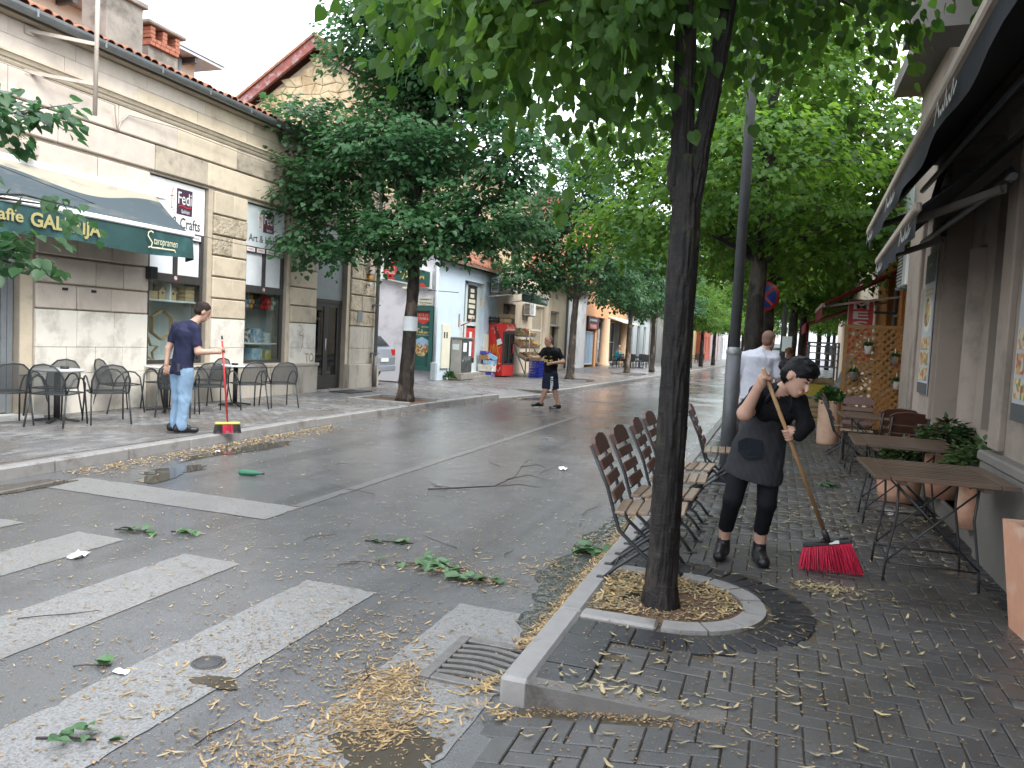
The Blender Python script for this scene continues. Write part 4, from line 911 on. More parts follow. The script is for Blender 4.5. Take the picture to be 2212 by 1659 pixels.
def foodmat(name, cols, sc=22):
    m, nt, p, o = _nt(name); g_ = nt.nodes.new('ShaderNodeNewGeometry'); v = nt.nodes.new('ShaderNodeTexVoronoi'); v.inputs['Scale'].default_value = sc; nt.links.new(g_.outputs[0], v.inputs[0])
    sp = nt.nodes.new('ShaderNodeSeparateColor'); nt.links.new(v.outputs['Color'], sp.inputs[0]); r = nt.nodes.new('ShaderNodeValToRGB'); r.color_ramp.interpolation = 'CONSTANT'
    while len(r.color_ramp.elements) < len(cols): r.color_ramp.elements.new(.5)
    for i, c in enumerate(cols): r.color_ramp.elements[i].position = i/len(cols); r.color_ramp.elements[i].color = (*c, 1)
    nt.links.new(sp.outputs[0], r.inputs[0]); nt.links.new(r.outputs[0], p.inputs['Base Color']); p.inputs['Roughness'].default_value = .4
foodmat('food_print', [(.5, .45, .4), (.45, .22, .08), (.35, .08, .05), (.12, .22, .06), (.6, .5, .25), (.5, .3, .12)])
mat('sky_print', (.3, .45, .6), .4, .2, 4, 0)
m = MB(); m.prism([(-11.15, YS-.055, 1.06), (-10.64, YS-.055, 1.06), (-10.64, YS-.055, 1.4), (-10.89, YS-.055, 1.5), (-11.15, YS-.055, 1.4)], (0, .004, 0)); part('sky_picture', m, 'sky_print', pc)
m = MB(); m.prism([(-11.15, YS-.06, 1.05), (-11.0, YS-.06, .88), (-10.8, YS-.06, .88), (-10.64, YS-.06, 1.05), (-10.64, YS-.06, 1.2), (-10.75, YS-.06, 1.3), (-10.85, YS-.06, 1.2), (-10.97, YS-.06, 1.33), (-11.15, YS-.06, 1.2)], (0, .004, 0)); part('food_picture', m, 'food_print', pc)
hp = thing('dry_cleaner_plate', 'small ivory plate reading HEMIJSKA above the green poster case', 'sign', (-10.82, 22.64, 2.5), 0, world=True)
m = MB(); m.box(-11.08, YS-.03, 2.53, -10.56, YS-.005, 2.78); part('plate', m, 'ivory', hp)
txt('lettering', 'HEMIJSKA', FC(-10.82, YS-.033, 2.71), .42, .065, 'ink', hp, .01); txt('lettering', '\u010cISTIONA', FC(-10.82, YS-.033, 2.615), .42, .075, 'ink', hp, .01); panel('red_dash', FC(-10.88, YS-.032, 2.555), .14, .012, 'sign_red', hp, .002)
m = MB(); m.tube([(X1+.03, 22.58, .2), (X1+.03, 22.58, 4.0)], .055, 8); m.box(X1-.05, 22.5, .12, X1+.12, 22.65, .7, .01); part('downpipe', m, 'zinc_pale', b4)
m = MB(); m.obox((X1-.2, 22.4, 3.0), (X1+.9, 22.3, 2.95), .02, .02); part('sign_bracket', m, 'black_metal', b4)
m = MB(); m.box(X1, 23.1, .5, X1+.06, 23.75, 1.95); part('meter_box', m, 'ivory', b4)
for y in (23.25, 23.45): panel('meter_window', FL(X1+.062, y, 1.6), .1, .2, 'ink', b4)
m = MB(); m.box(X1, 27.0, .85, X1+.1, 27.25, 1.7); part('meter_box', m, 'ivory', b4)
m = MB(); m.tube([(X1+.05, 24.62, 1.95), (X1+.35, 24.7, 2.1), (X1+.45, 24.72, 2.25)], .02, 5); m.box(X1, 24.5, 1.9, X1+.02, 24.56, 2.35); part('broken_bracket', m, 'bargeboard', b4)
def aircon(X, y, z, lab, sd=1):
    t = thing('air_conditioner', lab, 'air conditioner', (X, y, z), 0 if sd > 0 else PI, 'air conditioners')
    m = MB(); m.box(.06, -.4, 0, .36, .4, .55, .015); part('case', m, 'white_metal', t)
    m = MB(); m.box(.362, -.36, .05, .366, .08, .5); part('fan_opening', m, 'ink', t)
    for i in range(9): q = MB(); q.box(.367, -.36, .06+i*.05, .374, .08, .085+i*.05); part('grille_bar', q, 'white_metal', t)
    m = MB(); m.box(0, -.3, -.03, .4, -.26, 0); m.box(0, .26, -.03, .4, .3, 0); m.box(0, -.3, -.2, .03, -.26, 0); m.box(0, .26, -.2, .03, .3, 0); part('bracket', m, 'zinc', t)
    # side louvre facing the camera
    for i in range(8): q = MB(); q.box(.09, -.404, .07+i*.055, .33, -.4005, .1+i*.055); part('louvre', q, 'ink', t)
aircon(X1, 27.75, 3.3, 'white air conditioner high on the pale blue house beside the dark doorway')
# ------------------------------------------------------------ tan house with grocer, then onwards
b5 = thing('tan_grocer_house', 'tan plastered low house with barred windows above the fruit stand', 'building', (X1, 33, 0), 0, world=True)
m = MB(); wall(m, X1, 1, 28.3, 38.7, .0, 4.45, [(29.0, 30.5, .15, 3.0), (32.9, 34.7, .9, 3.1), (35.8, 37.3, .15, 3.0)], .3); m.box(X1-4, 28.31, 0, X1-.35, 38.69, 4.45); part('wall', m, 'tan_plaster', b5)
m = MB(); m.prism([(X1+.5, 33.6, 4.4), (X1+.5, 33.6, 4.5), (X1-4, 33.6, 6.4), (X1-4, 33.6, 6.3)], (0, 5.3, 0)); rf = part('roof', m, 'roof_tile', b5)
for i in range(28):
    for r in range(3): o = link('roof_tile', TILE, rf); o.location = (X1+.5-r*.4, 33.7+i*.185, 4.53+r*.17); o.rotation_euler = (.4, 0, PI/2)
m = MB(); m.box(X1+.48, 33.5, 4.38, X1+.6, 39, 4.5, .01); part('gutter', m, 'zinc_pale', b5); m = MB(); m.box(X1, 33.5, 4.3, X1+.5, 39, 4.36); part('soffit', m, 'old_wood', b5)
m = MB(); m.tube([(X1+.08, 38.55, .15), (X1+.08, 38.55, 4.1), (X1+.5, 38.55, 4.36)], .06, 8); part('downpipe', m, 'zinc', b5)
m = MB(); m.box(X1-.34, 29.0, .1, X1-.3, 30.5, 3.0); part('doorway', m, 'inside_shade', b5)  # dark sheet closing the opening, painted as the shade indoors
window(b5, X1, 1, 32.9, 34.7, .9, 3.1, nz=2, nx=1, gm='ivory'); window(b5, X1, 1, 35.8, 37.3, 2.3, 3.0, nx=1, gm='ivory')
for k, (a, b, c, d) in enumerate(((32.98, 34.62, 1.0, 1.95), (32.98, 34.62, 2.05, 3.0), (35.9, 37.2, 2.36, 2.94))):
    for y in np.arange(a, b, .11): m = MB(); m.box(X1-.1, y, c, X1-.085, y+.022, d); part('window_bar', m, 'old_wood', b5)
m = MB(); m.box(X1-.22, 35.9, .12, X1-.17, 36.7, 2.28); part('door', m, 'yellow_print', b5)
m = MB(); m.box(X1-.24, 36.7, .12, X1-.2, 37.3, 2.28); part('doorway', m, 'inside_shade', b5)  # dark sheet beside the door, indoor shade painted on it
aircon(X1, 31.8, 2.6, 'grey-white air conditioner under the grocer awning')
ga = thing('grocer_awning', 'dark green grocer awning with white front bar above the fruit stand', 'awning', (-9.8, 28.5, 3), 0, world=True)
m = MB(); m.prism([(X1+.1, 26.9, 3.72), (-9.0, 26.9, 3.3), (-9.0, 26.9, 3.28), (X1+.1, 26.9, 3.69)], (0, 3.3, 0)); part('canopy', m, 'cloth_green', ga)
m = MB(); m.box(-9.04, 26.85, 3.25, -8.96, 30.25, 3.33); part('front_bar', m, 'white_metal', ga); m = MB(); m.box(-9.0, 26.9, 2.97, -8.985, 30.2, 3.25); part('valance', m, 'poster_green', ga)
txt('lettering', 'TP DINO', FL(-8.983, 29.7, 3.12), .75, .12, 'white_panel', ga, .02); txt('lettering', 'VOCARA', FL(-8.983, 27.6, 3.12), 1.1, .14, 'grey_frame', ga)
stroke('swirl', [[(-.5, 0), (-.1, .4), (.5, .1)], [(-.4, -.2), (0, .2), (.5, -.2)], [(-.2, -.3), (.1, .05), (.45, -.45)]], FL(-8.983, 28.75, 3.1), .6, .2, 'grey_frame', ga, .02)
for y in (27.0, 30.1): m = MB(); m.tube([(X1, y, 3.1), (-9.0, y, 3.27)], .02, 5); part('arm', m, 'white_metal', ga)
mat('paint_white', (.68, .69, .7), .8, .05, 2, .1, 30, stain=(.5, .5, .5), sscale=1); mat('paint_orange', (.62, .30, .14), .8, .06, 2, .1, 30); mat('paint_peach', (.62, .42, .27), .8, .06, 2, .1, 30)
mat('paint_paleblue', (.55, .6, .62), .8, .05, 2, .1, 30); mat('paint_grey', (.34, .33, .31), .8, .08, 2, .1, 30); mat('paint_yellow', (.55, .42, .2), .8, .06, 2, .1, 30); mat('paint_redbrown', (.42, .1, .06), .8, .06, 2, .1, 30)
def house(name, lab, y0, y1, h, m_, X, sd=1, wins=(), doors=(), roof=True, depth=5., wm='white_metal', sx=0.):
    b = thing(name, lab, 'building', (X, (y0+y1)/2, 0), 0, world=True)
    ops = [tuple(w) for w in wins]+[tuple(d) for d in doors]
    mm = MB(); wall(mm, X, sd, y0, y1, 0, h, ops, .3); mm.box(X-sd*.36, y0+.01, 0, X-sd*depth, y1-.01, h); part('wall', mm, m_, b)
    for w in wins: window(b, X, sd, *w, fm=wm)
    for d in doors:
        mm = MB(); mm.box(X-sd*.26, d[0], d[2], X-sd*.3, d[1], d[3]); part('door_shade_sheet', mm, 'inside_shade', b); window(b, X, sd, d[0], d[1], d[2], d[3], fm=wm, sill=False, nx=2, ins=.16, nz=1)  # dark sheet behind the glazing, painted as unlit shop interior
    if roof:
        mm = MB(); mm.prism([(X+sd*.4, y0-.1, h+.01), (X+sd*.4, y0-.1, h+.12), (X-sd*depth*.6, y0-.1, h+depth*.32), (X-sd*depth*1.1, y0-.1, h+.1), (X-sd*depth*1.1, y0-.1, h+.01)], (0, y1-y0+.2, 0)); part('roof', mm, 'roof_tile', b)
    return b
house('white_house', 'narrow white plastered house between the tan grocer house and the orange building', 38.72, 43.0, 4.2, 'paint_white', X1, wins=[(40.2, 41.0, .4, 2.6)])
# orange building with columns
b6 = thing('orange_building', 'two-storey orange building with round columns and glazed ground floor', 'building', (X1, 49, 0), 0, world=True)
m = MB(); wall(m, X1, 1, 43.05, 55.2, 3.1, 8.6, [(45, 46.2, 4.6, 6.2), (48.5, 49.7, 4.6, 6.2), (52, 53.2, 4.6, 6.2)], .3); m.box(X1-5, 43.06, 3.1, X1-.35, 55.1, 8.6); m.box(X1-.6, 43.05, 0, X1-.02, 43.2, 3.1); m.box(X1-.6, 45.6, 0, X1-.02, 46.1, 3.1); part('wall', m, 'paint_orange', b6)
for y in (45, 48.5, 52): window(b6, X1, 1, y, y+1.2, 4.6, 6.2)
m = MB(); m.box(X1-1.2, 43.1, 0, X1-1.15, 55.1, 3.1); part('shop_back', m, 'inside_shade', b6)
for y in (48.3, 54.6): m = MB(); m.lathe([(.42, .1), (.42, .25), (.33, .3), (.31, 3.1)], 18, (X1-.02, y, 0)); part('column', m, 'paint_peach', b6)
for a, b in ((46.2, 48.0), (49.0, 51.6), (51.7, 54.2)): window(b6, X1-.5, 1, a, b, .2, 3.05, nx=2, nz=2, sill=False, gm='dark_glass')
window(b6, X1, 1, 43.3, 45.5, .25, 2.2, nx=3, sill=False, gm='sky_print')
panel('shop_sign', FL(X1+.05, 44.6, 2.68), 2.7, .72, 'plum', b6, .05); panel('sign_label', FL(X1+.11, 44.4, 2.5), 1.9, .3, 'sign_red', b6, .01)
txt('lettering', 'prodavnica', FL(X1+.12, 44.4, 2.86), 1.9, .2, 'white_panel', b6, .02); txt('lettering', 'PREMIER', FL(X1+.13, 44.4, 2.5), 1.6, .2, 'ivory', b6, .02)
m = MB(); m.prism([(X1, 49, 3.3), (X1+1.0, 49, 2.95), (X1+1.0, 49, 2.9), (X1, 49, 3.2)], (0, 6, 0)); part('canopy', m, 'ivory', b6)
m = MB(); m.prism([(X1+.5, 43, 8.6), (X1+.5, 43, 8.75), (X1-3, 43, 10.4), (X1-5, 43, 8.6)], (0, 12.3, 0)); part('roof', m, 'roof_tile', b6)
house('pale_house', 'pale blue-white low house beyond the orange building', 55.3, 66, 3.9, 'paint_paleblue', X1+.02, wins=[(57, 58.2, .6, 3.0), (60, 61.2, .6, 3.0), (63, 64.2, .6, 3.0)])
house('grey_house', 'grey low cafe house far along the left pavement', 66.2, 80, 5.2, 'paint_grey', X1+.9, doors=[(69, 71.5, .2, 2.8), (75, 77, .2, 2.8)], wins=[(72.5, 74, 1, 2.8)])
house('yellow_house', 'small yellow house far along the left pavement behind thin trunks', 80.2, 88, 6.0, 'paint_yellow', X1+1.8, doors=[(83, 85, .2, 2.8)])
house('red_brown_house', 'red-brown house at the far left end of the street', 88.2, 97, 6.5, 'paint_redbrown', X1+2.6, wins=[(90, 91.5, 1, 2.8), (93, 94.5, 1, 2.8)])
house('white_far_house', 'bright white house closing the far left end of the street', 97.2, 125, 7.0, 'paint_white', X1+3.8, wins=[(100, 101.5, 1, 2.8), (104, 105.5, 1, 2.8), (108, 109.5, 1, 2.8)])
# ============================================================ right side
mat('beige_wall', (.29, .24, .198), .85, .08, 2, .2, 35, stain=(.18, .155, .13), sscale=1.6)
mat('grey_plinth', (.16, .15, .135), .85, .12, 2.5, .3, 40, stain=(.14, .13, .115), sscale=2)
mat('navy_cloth', (.006, .008, .012), .85, .15, 3, .2, 14, bdist=.02); mat('script_print', (.5, .5, .46), .7, .05, 4, 0)
mat('orange_wall', (.58, .24, .05), .8, .07, 2, .15, 35); mat('lattice_wood', (.27, .135, .035), .6, .22, 25, .2, 60)
mat('awning_red', (.22, .012, .018), .8, .15, 4, .15, 20); mat('terracotta', (.50, .26, .165), .8, .13, 5, .2, 60, stain=(.56, .38, .28), sscale=3)
mat('terracotta_pale', (.55, .36, .25), .8, .1, 5, .2, 60, stain=(.45, .26, .17), sscale=3)
mat('teak', (.09, .062, .045), .3, .3, 18, .2, 50, stain=(.1, .055, .035), sscale=7, stretch=(.3, 1, 1), orand=.3); mat('teak_seat', (.26, .18, .125), .3, .22, 18, .2, 50, orand=.15)  # seat tone is paler: sheen of the seat tops put into its colour
mat('chair_brown', (.07, .028, .018), .5, .25, 16, .15, 60); mat('post_grey', (.085, .09, .095), .5, .15, 8, .12, 40, metal=.2)
mat('chair_iron', (.035, .037, .04), .45, .15, 8, .1, 60, metal=.2); mat('galv', (.5, .5, .5), .35, .15, 20, .1, 60, metal=.7); mat('rack_grey', (.22, .24, .26), .45, .1, 8, .05, 60, metal=.2)
mat('crate_wood', (.48, .34, .19), .75, .2, 14, .2, 60); mat('crate_blue', (.012, .035, .42), .45, .15, 6, .05, 60); mat('card_brown', (.36, .23, .12), .85, .12, 6, .1, 50)
X2 = 1.62
r1 = thing('restaurant_building', 'beige pilastered restaurant facade with dark windows along the right pavement', 'building', (X2, 6, 0), 0, world=True)
m = MB(); ops = [(6.82, 9.3, .28, 3.75), (9.95, 10.5, .5, 2.45), (2.2, 4.6, 1.05, 3.35)]
wall(m, X2, -1, -3, 11.8, 0, 5.2, ops, .5); m.box(X2+.55, -3, 0, 8, 11.79, 5.2); wall(m, 1.86, -1, 6.81, 9.31, .27, 3.76, [(7.28, 8.3, 1.0, 3.7)], .2); part('wall', m, 'beige_wall', r1)
for xc, a, b, z0, z1 in ((1.97, 8.5, 9.1, .3, 2.75), (X2+.16, 9.95, 10.5, .5, 2.45)):
    m = MB(); m.box(xc-.06, a, z0, xc-.02, b, z1); m.lathe([(.22, z0), (.22, z1)], 24, (xc, (a+b)/2, 0)); part('half_column', m, 'beige_wall', r1)
for a, b in ((6.5, 6.78), (9.34, 9.9), (10.55, 10.8)): m = MB(); m.box(X2-.05, a, .98, X2+.01, b, 3.3, .012); part('pilaster', m, 'beige_wall', r1)
for a, b in ((6.4, 6.8), (9.32, 10.85)): m = MB(); m.box(X2-.085, a, 3.3, X2+.01, b, 3.48, .02); part('capital', m, 'beige_wall', r1)
m = MB(); m.box(X2-.1, -3, .88, X2+.02, 6.83, .96, .015); part('ledge', m, 'grey_plinth', r1)
m = MB(); m.box(X2-.08, -3, .02, X2+.02, 6.815, .875, .01); m.box(X2-.03, 6.82, .02, X2+.25, 9.3, .28, .01); m.box(X2-.03, 9.31, .02, X2+.02, 11.82, .8, .01); part('plinth', m, 'grey_plinth', r1)
for xq, a, b in ((1.86, 7.28, 8.3), (X2, 2.2, 4.6)):
    w_ = window(r1, xq, -1, a, b, 1.0 if xq > 1.7 else 1.05, 3.7 if xq > 1.7 else 3.35, fm='dark_frame', gm='dark_glass', nx=1, nz=1, fw=.08, sill=False, ins=.12)
    m = MB(); m.box(xq+.22, a, .95, xq+.24, b, 3.75); part('room_shade_sheet', m, 'inside_shade', w_)  # dark sheet behind the pane, room shade put into its colour
mat('frosted', (.4, .43, .44), .5, .1, 6, 0)
for i in range(4): panel('frosted_strip', FR(1.965, 7.8, 1.2+i*.14), .7, .11, 'frosted', r1, .003)
for k in range(0):
    a0, a1 = PI*k/10, PI*(k+1)/10-.02; m = MB(); pl = [(X2-.04, 6.74+.62*math.cos(a0), 3.0+.62*math.sin(a0)), (X2-.04, 6.74+.62*math.cos(a1), 3.0+.62*math.sin(a1)), (X2-.04, 6.74+.5*math.cos(a1), 3.0+.5*math.sin(a1)), (X2-.04, 6.74+.5*math.cos(a0), 3.0+.5*math.sin(a0))]
    m.prism(pl, (.045, 0, 0)); part('arch_stone', m, 'beige_wall', r1)
def poster(y, lab, z0=1.25, z1=2.8, w=.56):
    p = thing('food_poster', lab, 'poster', (X2-.06, y, z0), 0, 'food posters', world=True); X = X2-.06
    m = MB(); m.box(X-.012, y-w/2, z0, X, y+w/2, z1); part('board', m, 'frosted', p)
    panel('header', FR(X-.013, y, z1-.16), w, .32, 'post_grey', p, .004); panel('footer', FR(X-.013, y, z0+.06), w, .12, 'post_grey', p, .004); txt('lettering', 'cafe', FR(X-.019, y, z1-.12), .2, .05, 'script_print', p)
    m = MB(); m.lathe([(.001, .004), (.19, .004), (.2, .0)], 24, M=FR(X-.013, y, z0+.88)); part('plate', m, 'ivory', p); m = MB(); m.lathe([(.001, .008), (.16, .006), (.16, .0)], 24, M=FR(X-.014, y, z0+.9)); part('salad', m, 'food_print', p)
    for k in range(3): panel('picture', FR(X-.013, y, z0+.22+k*.17), w*.86, .14, 'food_print', p, .003)
    for k in range(2): panel('breadstick', FR(X-.013, y, z0+1.1+k*.05), w*.8, .022, 'crate_wood', p, .004)
poster(9.62, 'tall food poster with salad plate between two half columns of the right facade'); poster(5.85, 'food poster cut by the right edge of the picture')
# upper eaves slab
m = MB(); m.box(.95, 7.9, 4.62, X2, 8.45, 4.95); m.box(X2-.35, -3, 5.2, 8, 11.9, 5.4); part('eaves_slab', m, 'grey_plinth', r1)
SCR = [[(0, 0), (.12, .9), (.2, .5), (.28, .1)], [(.3, .35), (.38, .1), (.45, .4), (.48, .1)], [(.52, .1), (.6, .95), (.64, .3), (.66, .08)], [(.7, .1), (.76, .45), (.82, .1)], [(.86, .1), (.93, .9), (.98, .2), (1.1, .55)]]
def awning(name, lab, y0, y1, xb, zb, xa, za, scripts, arms=True, sk=0.):
    a = thing(name, lab, 'awning', (xa, (y0+y1)/2, zb), 0, 'black restaurant awnings', world=True)
    m = MB(); xe = xb+sk; V_ = [(xa, y0, za), (xb, y0, zb), (xb, y0, zb-.02), (xa, y0, za-.02), (xa, y1, za), (xe, y1, zb), (xe, y1, zb-.02), (xa, y1, za-.02)]; m.add(V_, [(0, 4, 5, 1), (3, 2, 6, 7), (0, 1, 2, 3), (4, 7, 6, 5), (1, 5, 6, 2)]); part('canopy', m, 'navy_cloth', a)
    m = MB(); m.obox((xb-.01, y0-.02, zb), (xe-.01, y1+.02, zb), .055, .07, .012); part('front_bar', m, 'rust_beige', a)
    m = MB(); n = 30; vs = []
    for i in range(n+1):
        y = y0+(y1-y0)*i/n; xk = xb+sk*i/n; vs += [(xk-.01, y, zb-.05), (xk-.012+.006*math.sin(i*1.3), y, zb-.13), (xk-.01+.015*math.sin(i*1.1), y, zb-.21+.012*math.sin(i*.8))]
    m.add(vs, [(i*3+k, i*3+3+k, i*3+4+k, i*3+k+1) for i in range(n) for k in range(2)], 0, True); part('valance', m, 'navy_cloth', a)
    for y in scripts: stroke('script_lettering', [[(x-.5, yy-.5) for x, yy in l] for l in SCR], FR(xb-.035+sk*(y-y0)/(y1-y0), y, zb-.125), .5, .13, 'script_print', a, .02)
    m = MB(); m.box(xa-.06, y0, za-.06, xa+.1, y1, za+.06, .01); part('wall_cassette', m, 'grey_plinth', a)
    if arms:
        for y in (y0+.5, y1-.5):
            xq = xb+sk*(y-y0)/(y1-y0); e = (xq+.5, y-.5, zb+.12); m = MB(); m.obox((xa, y, za-.2), e, .05, .06); m.obox(e, (xq+.03, y, zb-.02), .05, .05); part('folding_arm', m, 'grey_plinth', a)
    m = MB(); m.tube([(xa-.12, y0, za-.35), (xa-.12, y1, za-.35)], .03, 8); part('roller_tube', m, 'zinc', a)
    return a
awning('restaurant_awning', 'nearer black restaurant awning with beige front bar at the top right', 2.3, 10.2, .70, 3.12, X2-.02, 3.95, (4.6, 7.4, 9.6), sk=.25); awning('restaurant_awning', 'farther lower black awning over the table terrace', 6.3, 9.9, .9, 2.74, X2-.02, 3.3, (6.8, 9.3), sk=.14)
# side return, orange butcher's house
r2 = thing('orange_butcher_house', 'orange plastered butcher shop house behind the wooden trellis', 'building', (2.1, 16, 0), 0, world=True)
m = MB(); wall(m, 2.1, -1, 11.82, 19.6, 0, 4.6, [(16.2, 17.8, .9, 3.3)], .3); m.box(2.45, 11.83, 0, 8, 19.59, 4.6); m.box(X2+.5, 11.81, 0, 2.1, 11.9, 4.4); part('wall', m, 'orange_wall', r2)
m = MB(); m.box(2.04, 11.9, 0, 2.095, 13.9, 4.5); part('grey_bay', m, 'beige_wall', r2)
w_ = window(r2, 2.1, -1, 16.2, 17.8, .9, 3.3, nx=2, nz=3)
m = MB(); m.box(2.39, 16.1, .8, 2.42, 17.9, 3.4); part('room_back', m, 'white_plaster', w_)
for i, ch in enumerate('MESNICA'): txt('window_lettering', ch, FR(2.21, 16.5, 3.1-i*.24), .2, .2, 'sign_red', r2, .02)
m = MB(); m.prism([(1.7, 11.8, 4.6), (1.7, 11.8, 4.72), (5, 11.8, 6.3), (5, 11.8, 6.1)], (0, 7.9, 0)); part('roof', m, 'roof_tile', r2); m = MB(); m.box(1.55, 11.7, 4.5, 1.69, 19.7, 4.62, .01); part('eaves_board', m, 'yellow_print', r2)
m = MB(); m.box(1.66, 10.9, 3.62, 1.7, 15.6, 4.05); part('sign_band', m, 'pale_panel', r2)
m = MB(); m.tube([(2.05, 15.4, 2.2), (2.04, 15.4, 2.9), (1.98, 15.2, 3.2)], .03, 8); part('gas_pipe', m, 'paint_orange', r2)
aircon(2.05, 13.0, 2.7, 'white air conditioner above the trellis on the grey bay', -1)
sm = thing('butcher_sign', 'vertical red sign with stacked white letters behind the trellis', 'sign', (1.5, 16.5, 1.35), 0, world=True)
m = MB(); m.box(1.25, 16.47, 1.33, 1.72, 16.53, 2.72); part('board', m, 'white_panel', sm); m = MB(); m.box(1.265, 16.462, 1.345, 1.705, 16.469, 2.705); part('face', m, 'sign_red', sm)
for i, ch in enumerate('MESNICA'): txt('letter', ch, FC(1.485, 16.458, 2.6-i*.19), .28 if ch != 'I' else .1, .15, 'white_panel', sm, .02)
m = MB(); m.box(1.72, 16.48, 1.5, 2.12, 16.52, 1.55); m.box(1.72, 16.48, 2.45, 2.12, 16.52, 2.5); part('bracket', m, 'black_metal', sm)
ra = thing('red_awning', 'dark red awning sloping out over the butcher shop', 'awning', (1.8, 17.5, 2.6), 0, world=True)
m = MB(); m.prism([(2.08, 15.6, 3.3), (.75, 15.6, 2.58), (.75, 15.6, 2.55), (2.08, 15.6, 3.26)], (0, 2.6, 0)); part('canopy', m, 'awning_red', ra); m = MB(); m.box(.72, 15.55, 2.5, .78, 18.25, 2.57); part('front_bar', m, 'rust_beige', ra); m = MB(); m.box(.735, 15.6, 2.3, .745, 18.2, 2.5); part('valance', m, 'awning_red', ra)
for y in (15.9, 17.8): m = MB(); m.obox((2.08, y, 2.75), (.78, y, 2.53), .04, .04); part('arm', m, 'rust_beige', ra)
ra2 = thing('red_awning', 'second red awning farther along above the fruit racks', 'awning', (1.8, 20, 2.3), 0, world=True)
m = MB(); m.prism([(2.3, 19, 3.0), (.6, 19, 2.32), (.6, 19, 2.29), (2.3, 19, 2.96)], (0, 3, 0)); part('canopy', m, 'awning_red', ra2); m = MB(); m.box(.57, 19, 2.1, .6, 22, 2.32); part('valance', m, 'awning_red', ra2); m = MB(); m.tube([(.62, 19.1, 2.3), (.62, 19.1, .12)], .02, 6); part('post', m, 'awning_red', ra2)
house('cream_right_house', 'cream low house beyond the butcher shop on the right', 19.7, 30, 5.0, 'tan_plaster', 2.3, -1, wins=[(22, 23.2, 1, 2.8), (26, 27.2, 1, 2.8)], doors=[(24, 25.2, .15, 2.6)])
house('pale_right_house', 'pale yellow house in the middle distance on the right', 30.2, 48, 5.6, 'cream_wall', 3.2, -1, wins=[(33, 34.2, 1, 2.8), (40, 41.2, 1, 2.8)], doors=[(36, 37.5, .15, 2.6)])
house('white_right_house', 'white house far along the right pavement', 48.2, 75, 6.0, 'paint_white', 5.0, -1, wins=[(52, 53.5, 1, 2.8), (60, 61.5, 1, 2.8), (68, 69.5, 1, 2.8)])
house('grey_right_house', 'grey house at the far right end of the street', 75.2, 120, 7.0, 'paint_grey', 8.0, -1, wins=[(80, 82, 1, 2.8), (90, 92, 1, 2.8)])
eb = thing('street_end_building', 'pale building closing the far end of the street', 'building', (2, 150, 0), 0, world=True)
m = MB(); m.box(-30, 150, 0, 40, 160, 7); part('wall', m, 'paint_white', eb)
for i in range(12): m = MB(); m.box(-20+i*4, 149.94, 1.2, -18.6+i*4, 149.99, 3.0); part('window', m, 'dark_glass', eb)
# ------------------------------------------------------------ trellis with hanging pots
tr = thing('trellis', 'tall wooden diagonal lattice screen dividing the right terrace', 'trellis', (1.6, 14.6, .12), 0)
for b in ((-.52, -.46, .02, 2.04), (.46, .52, .02, 2.04), (-.46, .46, 1.98, 2.04), (-.46, .46, .25, .31)): m = MB(); m.box(b[0], -.025, b[2], b[1], .025, b[3]); part('frame_rail', m, 'lattice_wood', tr)
x0, x1, z0, z1 = -.46, .46, .31, 1.98
for s, yy in ((1, -.008), (-1, .008)):
    d = -1.7
    while d < 2.7:
        # line z = z0 + s*(x) + d
        pts = []
        for x in np.linspace(x0, x1, 60):
            z = z0+(x-x0 if s > 0 else x1-x)+d
            if z0 <= z <= z1: pts.append((x, z))
        if len(pts) > 4: m = MB(); m.obox((pts[0][0], yy, pts[0][1]), (pts[-1][0], yy, pts[-1][1]), .036, .012, 0, 0, (0, 1, 0)); m2 = None; part('lath', m, 'lattice_wood', tr)
        d += .125
leafmat('herb', (.03, .085, .02), (.06, .14, .03), .25)
def tuft(mb, c, r, n, s, R, droop=.3):
    for _ in range(n):
        u = R.uniform(0, 6.28); e = R.uniform(-.2, 1.3); d = Vector((math.cos(u)*math.cos(e), math.sin(u)*math.cos(e), math.sin(e)))
        p = Vector(c)+d*r*R.uniform(.3, 1); t = d.cross(Vector((R.uniform(-1, 1), R.uniform(-1, 1), R.uniform(-1, 1)))).normalized(); f = (d+Vector((0, 0, -droop))+Vector((R.uniform(-.4, .4), R.uniform(-.4, .4), R.uniform(-.4, .4)))).normalized()
        a = p-f*s*.5; b = p+f*s*.5; k = t*s*.32
        mb.add([a, p+k, b, p-k], [(0, 1, 2, 3)])
RP = random.Random(21)
for (x, z, col, lab) in ((1.47, 1.66, 'white_metal', 'white bucket pot hung highest on the wooden trellis'), (1.9, 1.5, 'galv', 'zinc bucket pot hung at the upper right of the trellis'), (1.27, 1.2, 'galv', 'zinc bucket pot hung at the lower left of the trellis'), (1.95, 1.08, 'white_metal', 'white bucket pot hung lowest on the trellis')):
    t = thing('hanging_pot', lab, 'plant pot', (x, 14.5, z), 0, 'bucket pots on the trellis')
    m = MB(); m.lathe([(.001, 0), (.048, 0), (.07, .135), (.075, .14), (.066, .138), (.06, .11), (.001, .11)], 18); part('bucket', m, col, t)
    m = MB(); m.tube([(0, .07, .1), (0, .072, .2), (0, .06, .26), (0, .1, .28)], .008, 5); part('hook', m, 'white_metal', t)
    m = MB(); tuft(m, (0, 0, .13), .09, 60, .06, RP); part('herb', m, 'herb', t, kind='stuff')
